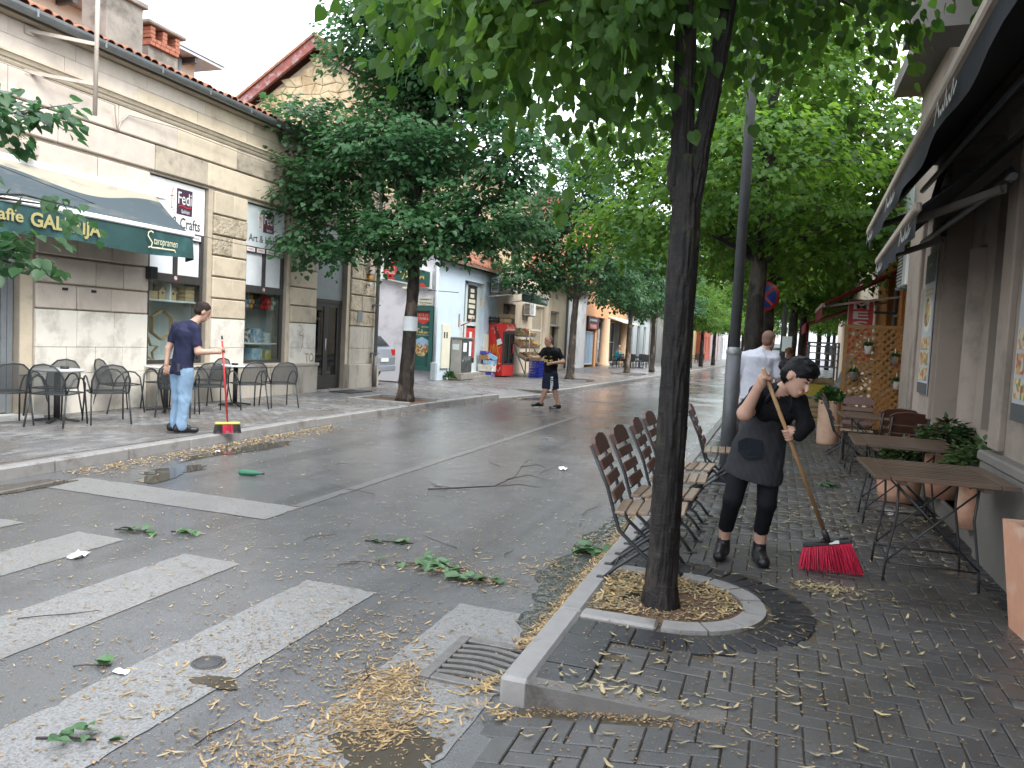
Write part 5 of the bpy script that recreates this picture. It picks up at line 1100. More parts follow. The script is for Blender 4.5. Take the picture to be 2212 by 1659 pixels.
# ------------------------------------------------------------ pots and planters
leafmat('coleus', (.05, .105, .035), (.125, .19, .07), .25); leafmat('coleus_red', (.045, .012, .015), (.07, .05, .03), .15)
def coleus(mb, c, rx, rz, n, R):
    for _ in range(n):
        u = R.uniform(0, 6.28); e = math.asin(R.uniform(-.1, 1)); d = Vector((math.cos(u)*math.cos(e), math.sin(u)*math.cos(e), math.sin(e)))
        rr = R.uniform(.55, 1.0); p = Vector((c[0]+d.x*rx*rr, c[1]+d.y*rx*rr, c[2]+d.z*rz*rr)); s = R.uniform(.055, .095)
        f = (Vector((d.x, d.y, .25-.6*R.random()))).normalized(); t = f.cross(Vector((0, 0, 1))).normalized(); k = t*s*.36; mi = 1 if (rr > .85 and R.random() < .3) else 0
        mb.add([p, p+f*s*.4+k+Vector((0, 0, .008)), p+f*s, p+f*s*.4-k+Vector((0, 0, .008)), p+f*s*.45-Vector((0, 0, .008))], [(0, 4, 1), (1, 4, 2), (2, 4, 3), (3, 4, 0)], mi)
def rpot(x, y, z, r, h, lab, m_='terracotta', pl=True, prx=.27, prz=.26):
    t = thing('terracotta_pot', lab, 'plant pot', (x, y, z), 0, 'terracotta pots by the right facade')
    m = MB(); m.lathe([(.001, 0), (r*.78, 0), (r*.86, h*.3), (r*.96, h*.8), (r, h*.86), (r*1.03, h*.88), (r*1.03, h), (r*.9, h), (r*.88, h*.9), (.001, h*.9)], 28); part('pot', m, m_, t)
    m = MB(); coleus(m, (0, 0, h*.95), prx, prz, 900, RP); part('coleus_plant', m, ['coleus', 'coleus_red'], t, kind='stuff')
rpot(1.3, 8.95, .12, .24, .42, 'wide terracotta pot with bushy coleus under the farther table')
rpot(1.62, 8.5, .285, .19, .5, 'terracotta pot with bushy coleus standing in the wall recess behind the farther table', prz=.3, prx=.27)
rpot(1.62, 7.1, .285, .17, .42, 'terracotta pot with reddish coleus in the wall recess at the end of the nearer table', prz=.34, prx=.29)
t = thing('square_planter', 'tall tapered square terracotta planter at the right edge of the picture', 'planter', (1.52, 4.95, .12), .1)
m = MB(); a, b, h = .14, .2, .62
vs = []
for w_, z in ((a, 0), (b, h), (b-.03, h), (b-.04, h-.06)): vs += [(-w_, -w_, z), (w_, -w_, z), (w_, w_, z), (-w_, w_, z)]
m.add(vs, [(3, 2, 1, 0)]+[(r*4+i, r*4+(i+1) % 4, r*4+4+(i+1) % 4, r*4+4+i) for r in range(3) for i in range(4)]+[(12, 13, 14, 15)]); part('pot', m, 'terracotta', t)
m = MB(); coleus(m, (.05, 0, h-.05), .16, .12, 60, RP); part('plant', m, ['coleus', 'coleus_red'], t, kind='stuff')
t = thing('round_planter', 'tall cylindrical pale terracotta planter with feathery green plant before the trellis', 'planter', (.88, 13.85, .12), 0)
m = MB(); m.lathe([(.001, 0), (.165, 0), (.17, .05), (.172, .7), (.178, .74), (.15, .74), (.001, .7)], 26); part('pot', m, 'terracotta_pale', t)
m = MB(); tuft(m, (0, 0, .74), .24, 420, .09, RP, .5); part('feathery_plant', m, 'herb', t, kind='stuff')
# ------------------------------------------------------------ folding tables and slatted chairs
def make_table(name, lab, loc, rz, w=.84, d=.92):
    t = thing(name, lab, 'table', loc, rz, 'folding wooden tables'); h = .72
    for s in (-1, 1): m = MB(); m.box(s*(w/2-.1), -d/2, h, s*w/2, d/2, h+.028, .004); part('end_board', m, 'teak', t)
    n = 11; sw = d/n
    for i in range(n): m = MB(); m.box(-w/2+.103, -d/2+i*sw+.008, h, w/2-.103, -d/2+(i+1)*sw-.008, h+.026, .003); part('slat', m, 'teak', t)
    for x in (-w/2+.16, w/2-.2): m = MB(); m.box(x, -d/2+.02, h-.03, x+.04, d/2-.02, h-.002); part('batten', m, 'teak', t)
    fx, fy = .28, .245
    for sx in (-1, 1):
        for sy in (-1, 1): m = MB(); m.tube([(sx*(fx-.04), sy*(fy+.02), h-.03), (sx*(fx-.05), sy*fy, h-.25), (sx*(fx), sy*(fy+.0), .14), (sx*(fx+.01), sy*(fy+.01), 0)], .009, 6); part('leg', m, 'black_metal', t)
    for sy in (-1, 1):
        for sx in (-1, 1): m = MB(); m.tube([(sx*(fx-.04), sy*(fy+.012), h-.06), (-sx*fx, sy*(fy+.012), .14)], .007, 5); part('cross_brace', m, 'black_metal', t)
        m = MB(); m.tube([(-fx, sy*fy, .13), (fx, sy*fy, .13)], .007, 5); part('stretcher', m, 'black_metal', t)
    for sx in (-1, 1): m = MB(); m.tube([(sx*fx, -fy, .16), (sx*fx, fy, .16)], .007, 5); part('stretcher', m, 'black_metal', t)
    return t
tb = make_table('folding_table', 'nearest slatted wooden folding table with black steel legs by the facade', (1.06, 5.98, .12), .03)
dup(tb, (1.13, 7.85, .12), -.02, 'second slatted folding table over the wide terracotta pot'); dup(tb, (1.25, 10.9, .12), .05, 'farthest folding table among the chairs before the trellis')
def make_chair():
    """folding chair, faces +x: back at x=-.24, slatted seat, curved steel X legs"""
    t = thing('slat_chair', '', 'chair', (0, 0, 0), 0, 'slatted folding chairs')
    W2 = .21
    for i in range(6): m = MB(); x = -.2+i*.074; m.box(x, -W2, .44+.004*i, x+.062, W2, .46+.004*i, .004); part('seat_slat', m, 'teak_seat', t)
    def bk(z): return -.2-.47*(z-.5)
    zs = [.55, .645, .74]
    for z in zs: m = MB(); m.obox((bk(z)+.012, -W2+.01, z), (bk(z)+.012, W2-.01, z), .02, .066, .004, 0, (-.47, 0, 1)); part('back_slat', m, 'chair_brown', t)
    m = MB(); z = .80; pl = [(bk(z), -W2+.005, z), (bk(z), W2-.005, z), (bk(.87), W2-.005, .87), (bk(.905), W2-.06, .905), (bk(.92), 0, .92), (bk(.905), -W2+.06, .905), (bk(.87), -W2+.005, .87)]; m.prism(pl, (.026, 0, .006)); part('top_slat', m, 'chair_brown', t)
    for s in (-1, 1):
        y = s*(W2-.03)
        m = MB(); m.tube([(bk(.86)-.012, y, .86), (bk(.6)-.012, y, .6), (-.215, y, .46), (-.17, y, .33), (-.02, y, .2), (.13, y, .09), (.2, y, .0)], .0125, 6); part('back_leg', m, 'chair_iron', t)
        m = MB(); m.tube([(.22, y*.86, .43), (.15, y*.86, .34), (-.02, y*.86, .21), (-.18, y*.86, .08), (-.26, y*.86, .0)], .0125, 6); part('front_leg', m, 'chair_iron', t)
        m = MB(); m.box(.17, y-.02, 0, .24, y+.02, .012); m.box(-.3, y*.86-.02, 0, -.23, y*.86+.02, .012); part('foot', m, 'black_metal', t)
    for p, q in (((-.15, -W2+.03, .3), (-.15, W2-.03, .3)), ((-.21, -W2+.03, .5), (-.21, W2-.03, .5)), ((.1, -.15, .115), (.1, .15, .115)), ((-.2, -.15, .065), (-.2, .15, .065))): m = MB(); m.tube([p, q], .007, 5); part('cross_bar', m, 'chair_iron', t)
    return t
ch = make_chair()
CH = [((-.72, 5.02, .12), .05, 'nearest slatted chair at the kerb, mostly left of the foreground trunk'), ((-.71, 5.6, .12), -.02, 'second slatted chair of the kerb row, its back left of the trunk'), ((-.70, 6.3, .12), .03, 'third slatted chair of the kerb row, half hidden by the trunk'), ((-.70, 6.95, .12), -.04, 'fourth slatted chair of the kerb row behind the trunk'), ((-.46, 8.3, .12), .06, 'slatted chair standing alone at the kerb beside the lamp post'),
      ((1.07, 12.6, .12), .02, 'slatted chair seen from its side in front of the round planter'), ((1.42, 9.75, .12), PI/2+.02, 'slatted chair with its back towards the camera behind the pots'), ((1.38, 10.3, .12), PI/2+.06, 'slatted chair just behind the other back-turned chair'), ((1.12, 11.75, .12), -PI/2-.1, 'slatted chair nearest the wooden trellis')]
for i, (l, rz, lab) in enumerate(CH):
    if i == 0: ch.location = l; ch.rotation_euler = (0, 0, rz); ch['label'] = lab
    else: dup(ch, l, rz, lab)
# ------------------------------------------------------------ lamp post, sign, poles
lp = thing('lamp_post', 'grey tapered steel lamp post with collar standing at the right kerb', 'lamp post', (-.46, 8.95, .12), 0)
m = MB(); m.tube([(0, 0, .02), (0, 0, 1.5)], .082, 18); part('lower_shaft', m, 'post_grey', lp); m = MB(); m.lathe([(.0825, 1.46), (.085, 1.47), (.085, 1.5), (.06, 1.54)], 18); part('collar', m, 'zinc', lp)
m = MB(); m.tube([(0, 0, 1.5), (0, 0, 5.6), (.0, 0, 6.4), (-.5, 0, 6.8), (-1.2, 0, 6.9)], [.06, .05, .045, .04, .035], 14); part('upper_shaft', m, 'post_grey', lp)
m = MB(); m.box(-1.8, -.13, 6.84, -1.15, .13, 6.98, .04); part('lantern', m, 'zinc', lp); m = MB(); m.box(-.16, -.16, 0, .16, .16, .02, .004); part('base_plate', m, 'post_grey', lp)
for s in range(4): a = s*PI/2+PI/4; m = MB(); m.prism([(.08*math.cos(a), .08*math.sin(a), .02), (.17*math.cos(a), .17*math.sin(a), .02), (.08*math.cos(a), .08*math.sin(a), .22)], (.008*math.sin(a), -.008*math.cos(a), 0)); part('base_rib', m, 'post_grey', lp)
ns = thing('no_stopping_sign', 'round blue and red no stopping sign partly behind a trunk', 'sign', (-.33, 16.4, .12), 0); mat('sign_blue', (.03, .09, .42), .4, .05, 4, 0)
m = MB(); m.tube([(0, .05, 0), (0, .05, 2.95)], .03, 8); part('post', m, 'zinc', ns); m = MB(); m.lathe([(.001, 0), (.3, 0), (.3, .012), (.001, .012)], 32, M=FC(0, 0, 2.6)); part('disc', m, 'sign_red', ns); m = MB(); m.lathe([(.001, .013), (.24, .013), (.24, .016), (.001, .016)], 32, M=FC(0, 0, 2.6)); part('blue_field', m, 'sign_blue', ns)
m = MB(); m.obox((-.17, -.019, 2.77), (.17, -.019, 2.43), .05, .004, 0, 0, (0, -1, 0)); m.obox((-.17, -.022, 2.43), (.17, -.022, 2.77), .05, .004, 0, 0, (0, -1, 0)); part('cross', m, 'sign_red', ns)
l2 = thing('lamp_post', 'thin grey lamp post with a small notice farther along the right kerb', 'lamp post', (.15, 27, .12), 0); m = MB(); m.tube([(0, 0, 0), (0, 0, 6)], [.1, .06], 12); part('shaft', m, 'post_grey', l2); panel('notice', FC(.12, -.1, 1.75), .3, .5, 'pale_panel', l2)
# ============================================================ left terrace furniture
def meshmat():
    m, nt, p, o = _nt('chair_mesh'); p.inputs['Base Color'].default_value = (.045, .05, .052, 1); p.inputs['Roughness'].default_value = .5; p.inputs['Alpha'].default_value = .72
meshmat(); mat('chair_steel', (.05, .056, .06), .42, .15, 8, .1, 60, metal=.3); mat('table_top', (.55, .56, .56), .35, .08, 6, 0)
def make_cafe_chair():
    """stackable steel mesh armchair facing +y"""
    t = thing('mesh_chair', '', 'chair', (0, 0, 0), 0, 'steel mesh chairs on the left terrace'); w = .24
    m = MB(); n = 7; vs = []
    for i in range(n):
        y = -.22+.44*i/(n-1)
        for k in range(5): x = -w+.02+(2*w-.04)*k/4; vs.append((x, y, .44-.012*math.cos((x/w)*PI/2)-.01*math.sin(PI*i/(n-1))+.012*i/(n-1)))
    m.add(vs, [(i*5+k, i*5+k+1, i*5+6+k, i*5+5+k) for i in range(n-1) for k in range(4)], 0, True); part('seat', m, 'chair_mesh', t)
    # back: rounded shell
    P = [(-w, -.22, .44), (-w-.005, -.27, .62), (-w+.03, -.31, .75), (-w+.11, -.335, .83), (0, -.345, .855), (w-.11, -.335, .83), (w-.03, -.31, .75), (w+.005, -.27, .62), (w, -.22, .44)]
    m = MB(); c = [(0, -.3, .6)]; m.add(P+[(0, -.335, .65)], [(i, i+1, 9) for i in range(8)]+[(8, 0, 9)], 0, True); part('backrest', m, 'chair_mesh', t)
    m = MB(); m.tube(P, .012, 6); part('back_frame', m, 'chair_steel', t)
    m = MB(); m.tube([(-w, -.22, .44), (-w, .2, .45), (-w+.05, .24, .45), (w-.05, .24, .45), (w, .2, .45), (w, -.22, .44), (-w, -.22, .44)], .01, 6); part('seat_frame', m, 'chair_steel', t)
    for s in (-1, 1):
        m = MB(); m.tube([(s*(w+.03), .27, 0), (s*(w+.015), .22, .44), (s*(w+.035), .18, .58), (s*(w+.04), .1, .655), (s*(w+.04), 0, .675), (s*(w+.04), -.1, .65), (s*(w+.03), -.19, .56), (s*w, -.22, .44)], .012, 6); part('arm_leg', m, 'chair_steel', t)
        m = MB(); m.tube([(s*w, -.22, .45), (s*(w+.02), -.33, 0)], .012, 6); part('leg', m, 'chair_steel', t)
    return t
cc = make_cafe_chair()
CC = [((-9.9, 7.62, .12), 1.2, 'mesh armchair cut by the left edge of the picture'), ((-9.35, 7.98, .12), .35, 'mesh armchair with its back to the camera before the first round table'), ((-10.05, 8.5, .12), 3.5, 'mesh armchair against the wall behind the first round table'), ((-9.15, 8.62, .12), 1.0, 'mesh armchair at the right of the first round table'),
      ((-10.05, 9.72, .12), -.3, 'mesh armchair against the white wall left of the second table'), ((-9.98, 10.62, .12), 3.3, 'mesh armchair under the craft shop window behind the second table'), ((-9.05, 9.92, .12), .5, 'mesh armchair behind the man in jeans at the second table'), ((-9.1, 10.65, .12), .9, 'mesh armchair between the man and the third table'), ((-9.98, 11.7, .12), 3.0, 'mesh armchair against the ledge behind the third table'), ((-9.05, 11.62, .12), 1.1, 'mesh armchair at the third table, next to last in the row'), ((-8.85, 12.28, .12), 1.0, 'rightmost mesh armchair of the left terrace'), ((-10.0, 7.1, .12), -1.2, 'mesh armchair by the glass door at the far left')]
for i, (l, rz, lab) in enumerate(CC):
    if i == 0: cc.location = l; cc.rotation_euler = (0, 0, rz); cc['label'] = lab
    else: dup(cc, l, rz, lab)
def make_round(lab, loc):
    t = thing('round_table', lab, 'table', loc, 0, 'round cafe tables')
    m = MB(); m.lathe([(.001, .725), (.335, .725), (.35, .735), (.35, .745), (.34, .752), (.001, .752)], 32); part('top', m, 'table_top', t)
    m = MB(); m.tube([(0, 0, .03), (0, 0, .725)], .042, 12); part('column', m, 'black_metal', t)
    for k in range(4): a = k*PI/2+.5; m = MB(); m.obox((.03*math.cos(a), .03*math.sin(a), .045), (.3*math.cos(a), .3*math.sin(a), .015), .05, .03, .006); part('foot', m, 'black_metal', t)
    return t
T0 = make_round('round white cafe table nearest the left edge', (-9.68, 8.25, .12)); dup(T0, (-9.66, 10.3, .12), .2, 'round white cafe table behind the man in jeans'); dup(T0, (-9.5, 11.85, .12), .5, 'round white cafe table below the right craft window')
for x, y, lab in ((-9.66, 8.35, 'black ashtray on the leftmost round table'), (-9.6, 10.38, 'black ashtray on the round table behind the man'), (-9.48, 11.8, 'black ashtray on the third round table')):
    m = MB(); m.lathe([(.001, .004), (.05, .004), (.055, 0), (.062, .035), (.052, .037), (.045, .012), (.001, .012)], 16); solo('ashtray', m, 'black_metal', lab, 'ashtray', 'ashtrays', (x, y, .873))
# ------------------------------------------------------------ grocer corner on the left
def crate(mb, w, d, h, th=.012, posts=True):
    for i in range(3): mb.box(-w/2, -d/2+i*d/3+.006, 0, w/2, -d/2+(i+1)*d/3-.006, th)
    for s in (-1, 1):
        for z in (.02, h*.55): mb.box(-w/2, s*d/2-(th if s > 0 else 0), z, w/2, s*d/2+(0 if s > 0 else th), z+h*.36); mb.box(s*w/2-(th if s > 0 else 0), -d/2+th, z, s*w/2+(0 if s > 0 else th), d/2-th, z+h*.36)
    for sx in (-1, 1):
        for sy in (-1, 1): mb.box(sx*(w/2-th), sy*(d/2-th), th, sx*(w/2-th-.025), sy*(d/2-th-.025), h*1.12)
def fruit_mb(w, d, h, r, n, R):
    m = MB()
    for _ in range(n): m.ell((R.uniform(-w/2+r, w/2-r), R.uniform(-d/2+r, d/2-r), h+R.uniform(-r, r*.8)), (r, r, r*.9), 7, 5)
    return m
for n_, c_ in (('fruit_red', (.42, .04, .04)), ('fruit_green', (.14, .26, .06)), ('fruit_yellow', (.55, .42, .05)), ('fruit_orange', (.55, .22, .04)), ('fruit_dark', (.06, .035, .05)), ('fruit_pale', (.42, .36, .2))): mat(n_, c_, .4, .25, 20, 0, isl=.2)
RF = random.Random(5)
def fcrate(loc, rot, fm, lab, w=.5, d=.34, h=.13, wood='crate_wood', n=34, r=.04, grp='crates of fruit'):
    t = thing('fruit_crate', lab, 'crate', loc, 0, grp); t.rotation_euler = rot
    m = MB(); crate(m, w, d, h); part('crate', m, wood, t); o = part('produce', fruit_mb(w-.03, d-.03, h*.6, r, n, RF), fm, t, kind='stuff'); return t
stn = thing('fruit_stand', 'stepped steel fruit stand with three sloping tiers beside the red fridge', 'stand', (-9.6, 29.9, .12), 0)
for y in (-1.25, 1.25):
    m = MB(); m.obox((-.5, y, 0), (-.5, y, 1.85), .04, .04); m.obox((.35, y, 0), (-.48, y, 1.8), .04, .04); part('side_frame', m, 'rack_grey', stn)
for z, x in ((.72, .12), (1.22, -.1), (1.68, -.3)): m = MB(); m.obox((x+.2, 0, z-.12), (x-.22, 0, z+.12), 2.6, .02); part('tier', m, 'rack_grey', stn)
FN = ['fruit_green', 'fruit_pale', 'fruit_red', 'fruit_yellow', 'fruit_orange', 'fruit_pale', 'fruit_red', 'fruit_yellow', 'fruit_dark', 'fruit_orange', 'fruit_green', 'fruit_dark']
for k, (z, x) in enumerate(((1.68, -.3), (1.22, -.1), (.72, .12))):
    for i in range(4):
        fcrate((-9.6+x, 29.0+i*.62, .12+z+.02), (0, .52, 0), FN[k*4+i], '%s crate of %s produce on the %s tier of the left fruit stand' % (('first', 'second', 'third', 'fourth')[i], FN[k*4+i][6:], ('top', 'middle', 'bottom')[k]), .42, .56)
bc = MB()
for z in (0, .1, .2, .28): bc.box(-.3, -.2, z, .3, .2, z+.03)
for x in np.arange(-.3, .31, .1): bc.box(x-.012, -.205, 0, x+.012, -.19, .31); bc.box(x-.012, .19, 0, x+.012, .205, .31)
for y in np.arange(-.2, .21, .1): bc.box(-.305, y-.012, 0, -.29, y+.012, .31); bc.box(.29, y-.012, 0, .305, y+.012, .31)
BCm = bc.mesh('plastic_crate', 'crate_blue')
for i in range(3):
    for k in range(2):
        o = link('plastic_crate', BCm); o.location = (-8.95, 29.0+i*.63, .12+k*.32); o.rotation_euler = (0, 0, PI/2); tag(o, 'blue plastic crate in the %s layer, %s from the fridge' % (('bottom', 'top')[k], ('nearest', 'second', 'farthest')[i]), 'crate', 'stacked blue plastic crates')
for i in range(2): fcrate((-8.97, 29.2+i*.8, .77), (0, 0, PI/2), ('fruit_pale', 'fruit_yellow')[i], ('wooden fruit crate standing on the blue crates nearest the fridge', 'wooden fruit crate standing on the blue crates farther from the fridge')[i], .74, .5, .2)
# red drinks fridge, turned a little towards the camera
mat('fridge_red', (.60, .03, .022), .4, .06, 4, .02, 40); mat('graffiti_yellow', (.65, .36, .03), .5, .08, 8, 0); mat('bottle_brown', (.12, .015, .012), .3, .2, 10, 0); mat('drinks', (.2, .1, .08), .5, .6, 16, 0, stain=(.5, .42, .3), sscale=12)
fg = thing('drinks_fridge', 'tall red drinks fridge with glass door and yellow graffiti on its side', 'fridge', (-10.0, 27.75, .12), -.2)
m = MB(); m.box(-.34, -.4, .03, .28, .4, 2.02, .01); part('body', m, 'fridge_red', fg); m = MB(); m.box(.285, -.4, 1.72, .36, .4, 2.03, .01); part('header', m, 'fridge_red', fg)
m = MB()
for b in ((-.4, -.34, .47, 1.71), (.34, .4, .47, 1.71), (-.34, .34, 1.63, 1.71), (-.34, .34, .47, .53), (-.03, .03, .53, 1.63)): m.box(.285, b[0], b[2], .34, b[1], b[3])
part('door_frame', m, 'ink', fg); m = MB(); m.box(.31, -.34, .53, .316, .34, 1.63); part('door_glass', m, 'dark_glass', fg); m = MB(); m.box(.286, -.34, .53, .29, .34, 1.63); part('drinks', m, 'drinks', fg)
m = MB(); m.box(.342, .27, .9, .38, .31, 1.25, .008); part('handle', m, 'sign_red', fg)
m = MB(); m.box(.285, -.4, .04, .33, .4, .46, .01); part('kick_panel', m, 'sign_red', fg)
for i in range(8): m = MB(); m.box(.331, -.36, .08+i*.045, .336, .36, .1+i*.045); part('vent_slat', m, 'white_panel' if 0 else 'fridge_red', fg)
txt('lettering', 'Coca-Cola', FL(.362, .02, 1.88), .55, .16, 'white_panel', fg, 0, .25); stroke('wave', [[(-.5, -.2), (-.2, .25), (.1, .1), (.5, .35)]], FL(.362, 0, 1.78), .7, .1, 'white_panel', fg, .03)
MVK = [[(.02, .2), (.1, .9), (.2, .45), (.3, .95), (.32, .25)], [(.38, .95), (.5, .2), (.62, .98)], [(.7, .95), (.72, -.1)], [(.98, .85), (.74, .55), (.95, .05), (.92, -.5)]]
FS = fr((-.03, -.402, 1.0), (1, 0, 0), (0, 0, 1), (0, -1, 0)); stroke('graffiti', [[(x-.5, y-.5) for x, y in l] for l in MVK], FS, .46, .5, 'graffiti_yellow', fg, .03)
stroke('graffiti', [[(0, .2), (.2, .9), (.3, .3), (.5, .9)], [(.55, .8), (.9, .8), (.6, .2), (1, .3)], [(.4, 0), (.5, -.9), (.6, -.5)]], fr((-.22, -.402, 1.75), (1, 0, 0), (0, 0, 1), (0, -1, 0)), .28, .14, 'white_panel', fg, .012)
stroke('graffiti', [[(0, 0), (.2, .9), (.4, .2), (.6, .9)], [(.1, -.6), (.5, -1.2), (.9, -.3)], [(.6, .3), (.9, .5)]], fr((.05, -.402, .42), (1, 0, 0), (0, 0, 1), (0, -1, 0)), .2, .2, 'white_panel', fg, .025)
BT = [(-.18, -.5), (.18, -.5), (.22, -.1), (.13, .12), (.17, .3), (.07, .55), (.07, .78), (-.07, .78), (-.07, .55), (-.17, .3), (-.13, .12), (-.22, -.1)]
Mb = fr((.1, -.403, 1.42), (.94, 0, .34), (-.34, 0, .94), (0, -1, 0)); m = MB(); m.prism([tuple(Mb @ Vector((x*.62, y*.55, 0))) for x, y in BT], (0, -.003, 0)); part('printed_bottle', m, 'bottle_brown', fg)
m = MB(); m.prism([tuple(Mb @ Vector((x*.62, y*.55, .004))) for x, y in ((-.09, .7), (.09, .7), (.09, .92), (-.09, .92))], (0, -.003, 0)); part('printed_cap', m, 'ink', fg); m = MB(); m.prism([tuple(Mb @ Vector((x*.62, y*.55, .004))) for x, y in ((-.19, -.38), (.19, -.38), (.17, .0), (-.15, .0))], (0, -.003, 0)); part('printed_label', m, 'white_panel', fg)
for k, (x, y, lab) in enumerate(((-9.95, 27.7, 'pale wooden crate lying on top of the red fridge'), (-9.9, 27.95, 'second wooden crate on the fridge top'))):
    m = MB(); crate(m, .5, .34, .16); solo('wooden_crate', m, 'crate_wood', lab, 'crate', 'empty crates on the fridge', (x, y, 2.165+.19*k), -.42+.2*k)
m = MB(); crate(m, .32, .26, .22, .02); solo('black_crate', m, 'black_metal', 'small black plastic crate on the left of the fridge top', 'crate', None, (-10.22, 27.42, 2.155), -.3)
BXC = [('card_blue', (.05, .06, .3)), ('card_white', (.6, .58, .5)), ('card_sky', (.15, .35, .55)), ('card_orange', (.55, .25, .1))]
for n_, c_ in BXC: mat(n_, c_, .7, .35, 9, .05, 40, stain=(.55, .5, .4), sscale=7, sth=(.55, .6))
for i, (x, y, z, w, h, rz, rx, m_, lab) in enumerate(((-10.2, 26.85, .12, .5, .2, .1, 0, 'card_blue', 'dark blue printed box at the bottom of the pile by the fridge'), (-10.2, 26.83, .325, .58, .26, -.1, 0, 'card_white', 'white printed fruit box low in the pile by the fridge'), (-10.12, 26.85, .59, .45, .16, .2, .1, 'card_sky', 'sky blue box in the middle of the pile by the fridge'), (-10.25, 26.82, .76, .42, .17, -.25, -.12, 'card_brown', 'brown cardboard box tilted in the pile by the fridge'), (-10.05, 26.9, .8, .36, .15, .3, .45, 'card_sky', 'tilted blue and pink box near the top of the pile'), (-10.3, 26.85, .95, .34, .12, .1, .1, 'card_blue', 'purple-blue box on top of the pile by the fridge'))):
    m = MB(); m.box(-w/2, -.17, 0, w/2, .17, h, .004); o = solo('cardboard_box', m, m_, lab, 'box', 'boxes piled by the fridge', (x, y, z), rz); o.rotation_euler = (0, rx, rz)
# utility cabinet
mat('cabinet_dark', (.05, .055, .055), .6, .3, 5, .1, 40, stain=(.4, .4, .42), sscale=5, sth=(.62, .66)); mat('cabinet_grey', (.3, .3, .28), .6, .12, 5, .1, 40, stain=(.14, .12, .16), sscale=4, sth=(.62, .68))
cb = thing('utility_cabinet', 'grey street utility cabinet covered with graffiti and torn notices before the blue house', 'cabinet', (-10.2, 24.3, .12), 0)
m = MB(); m.box(-.22, -.5, 0, .26, .55, .22, .015); part('base', m, 'concrete', cb); m = MB(); m.box(-.2, -.45, .221, .18, .5, 1.38, .01); part('case', m, 'cabinet_grey', cb); m = MB(); m.box(-.22, -.48, 1.381, .22, .53, 1.43, .008); part('lid', m, 'rack_grey', cb)
for y in (-.43, .035): m = MB(); m.box(.182, y, .26, .2, y+.45, 1.36, .004); part('door', m, 'cabinet_dark', cb)
panel('notice', FL(.204, .26, 1.05), .2, .5, 'paper_white', cb); panel('notice', FL(.204, -.2, 1.1), .3, .3, 'paper_white', cb); panel('sticker', FC(-.02, -.452, 1.1), .24, .2, 'pale_panel', cb)
stroke('graffiti', [[(0, 0), (.1, .8), (.25, .2), (.4, .9), (.5, .1), (.7, .8), (.8, .2), (1, .7)]], FL(.206, -.3, .62), .6, .22, 'pale_panel', cb, .02)
m = MB(); tuft(m, (0, 0, .1), .22, 160, .1, RP); solo('weed', m, 'herb', 'green weed growing beside the utility cabinet', 'weed', None, (-10.25, 23.5, .12))
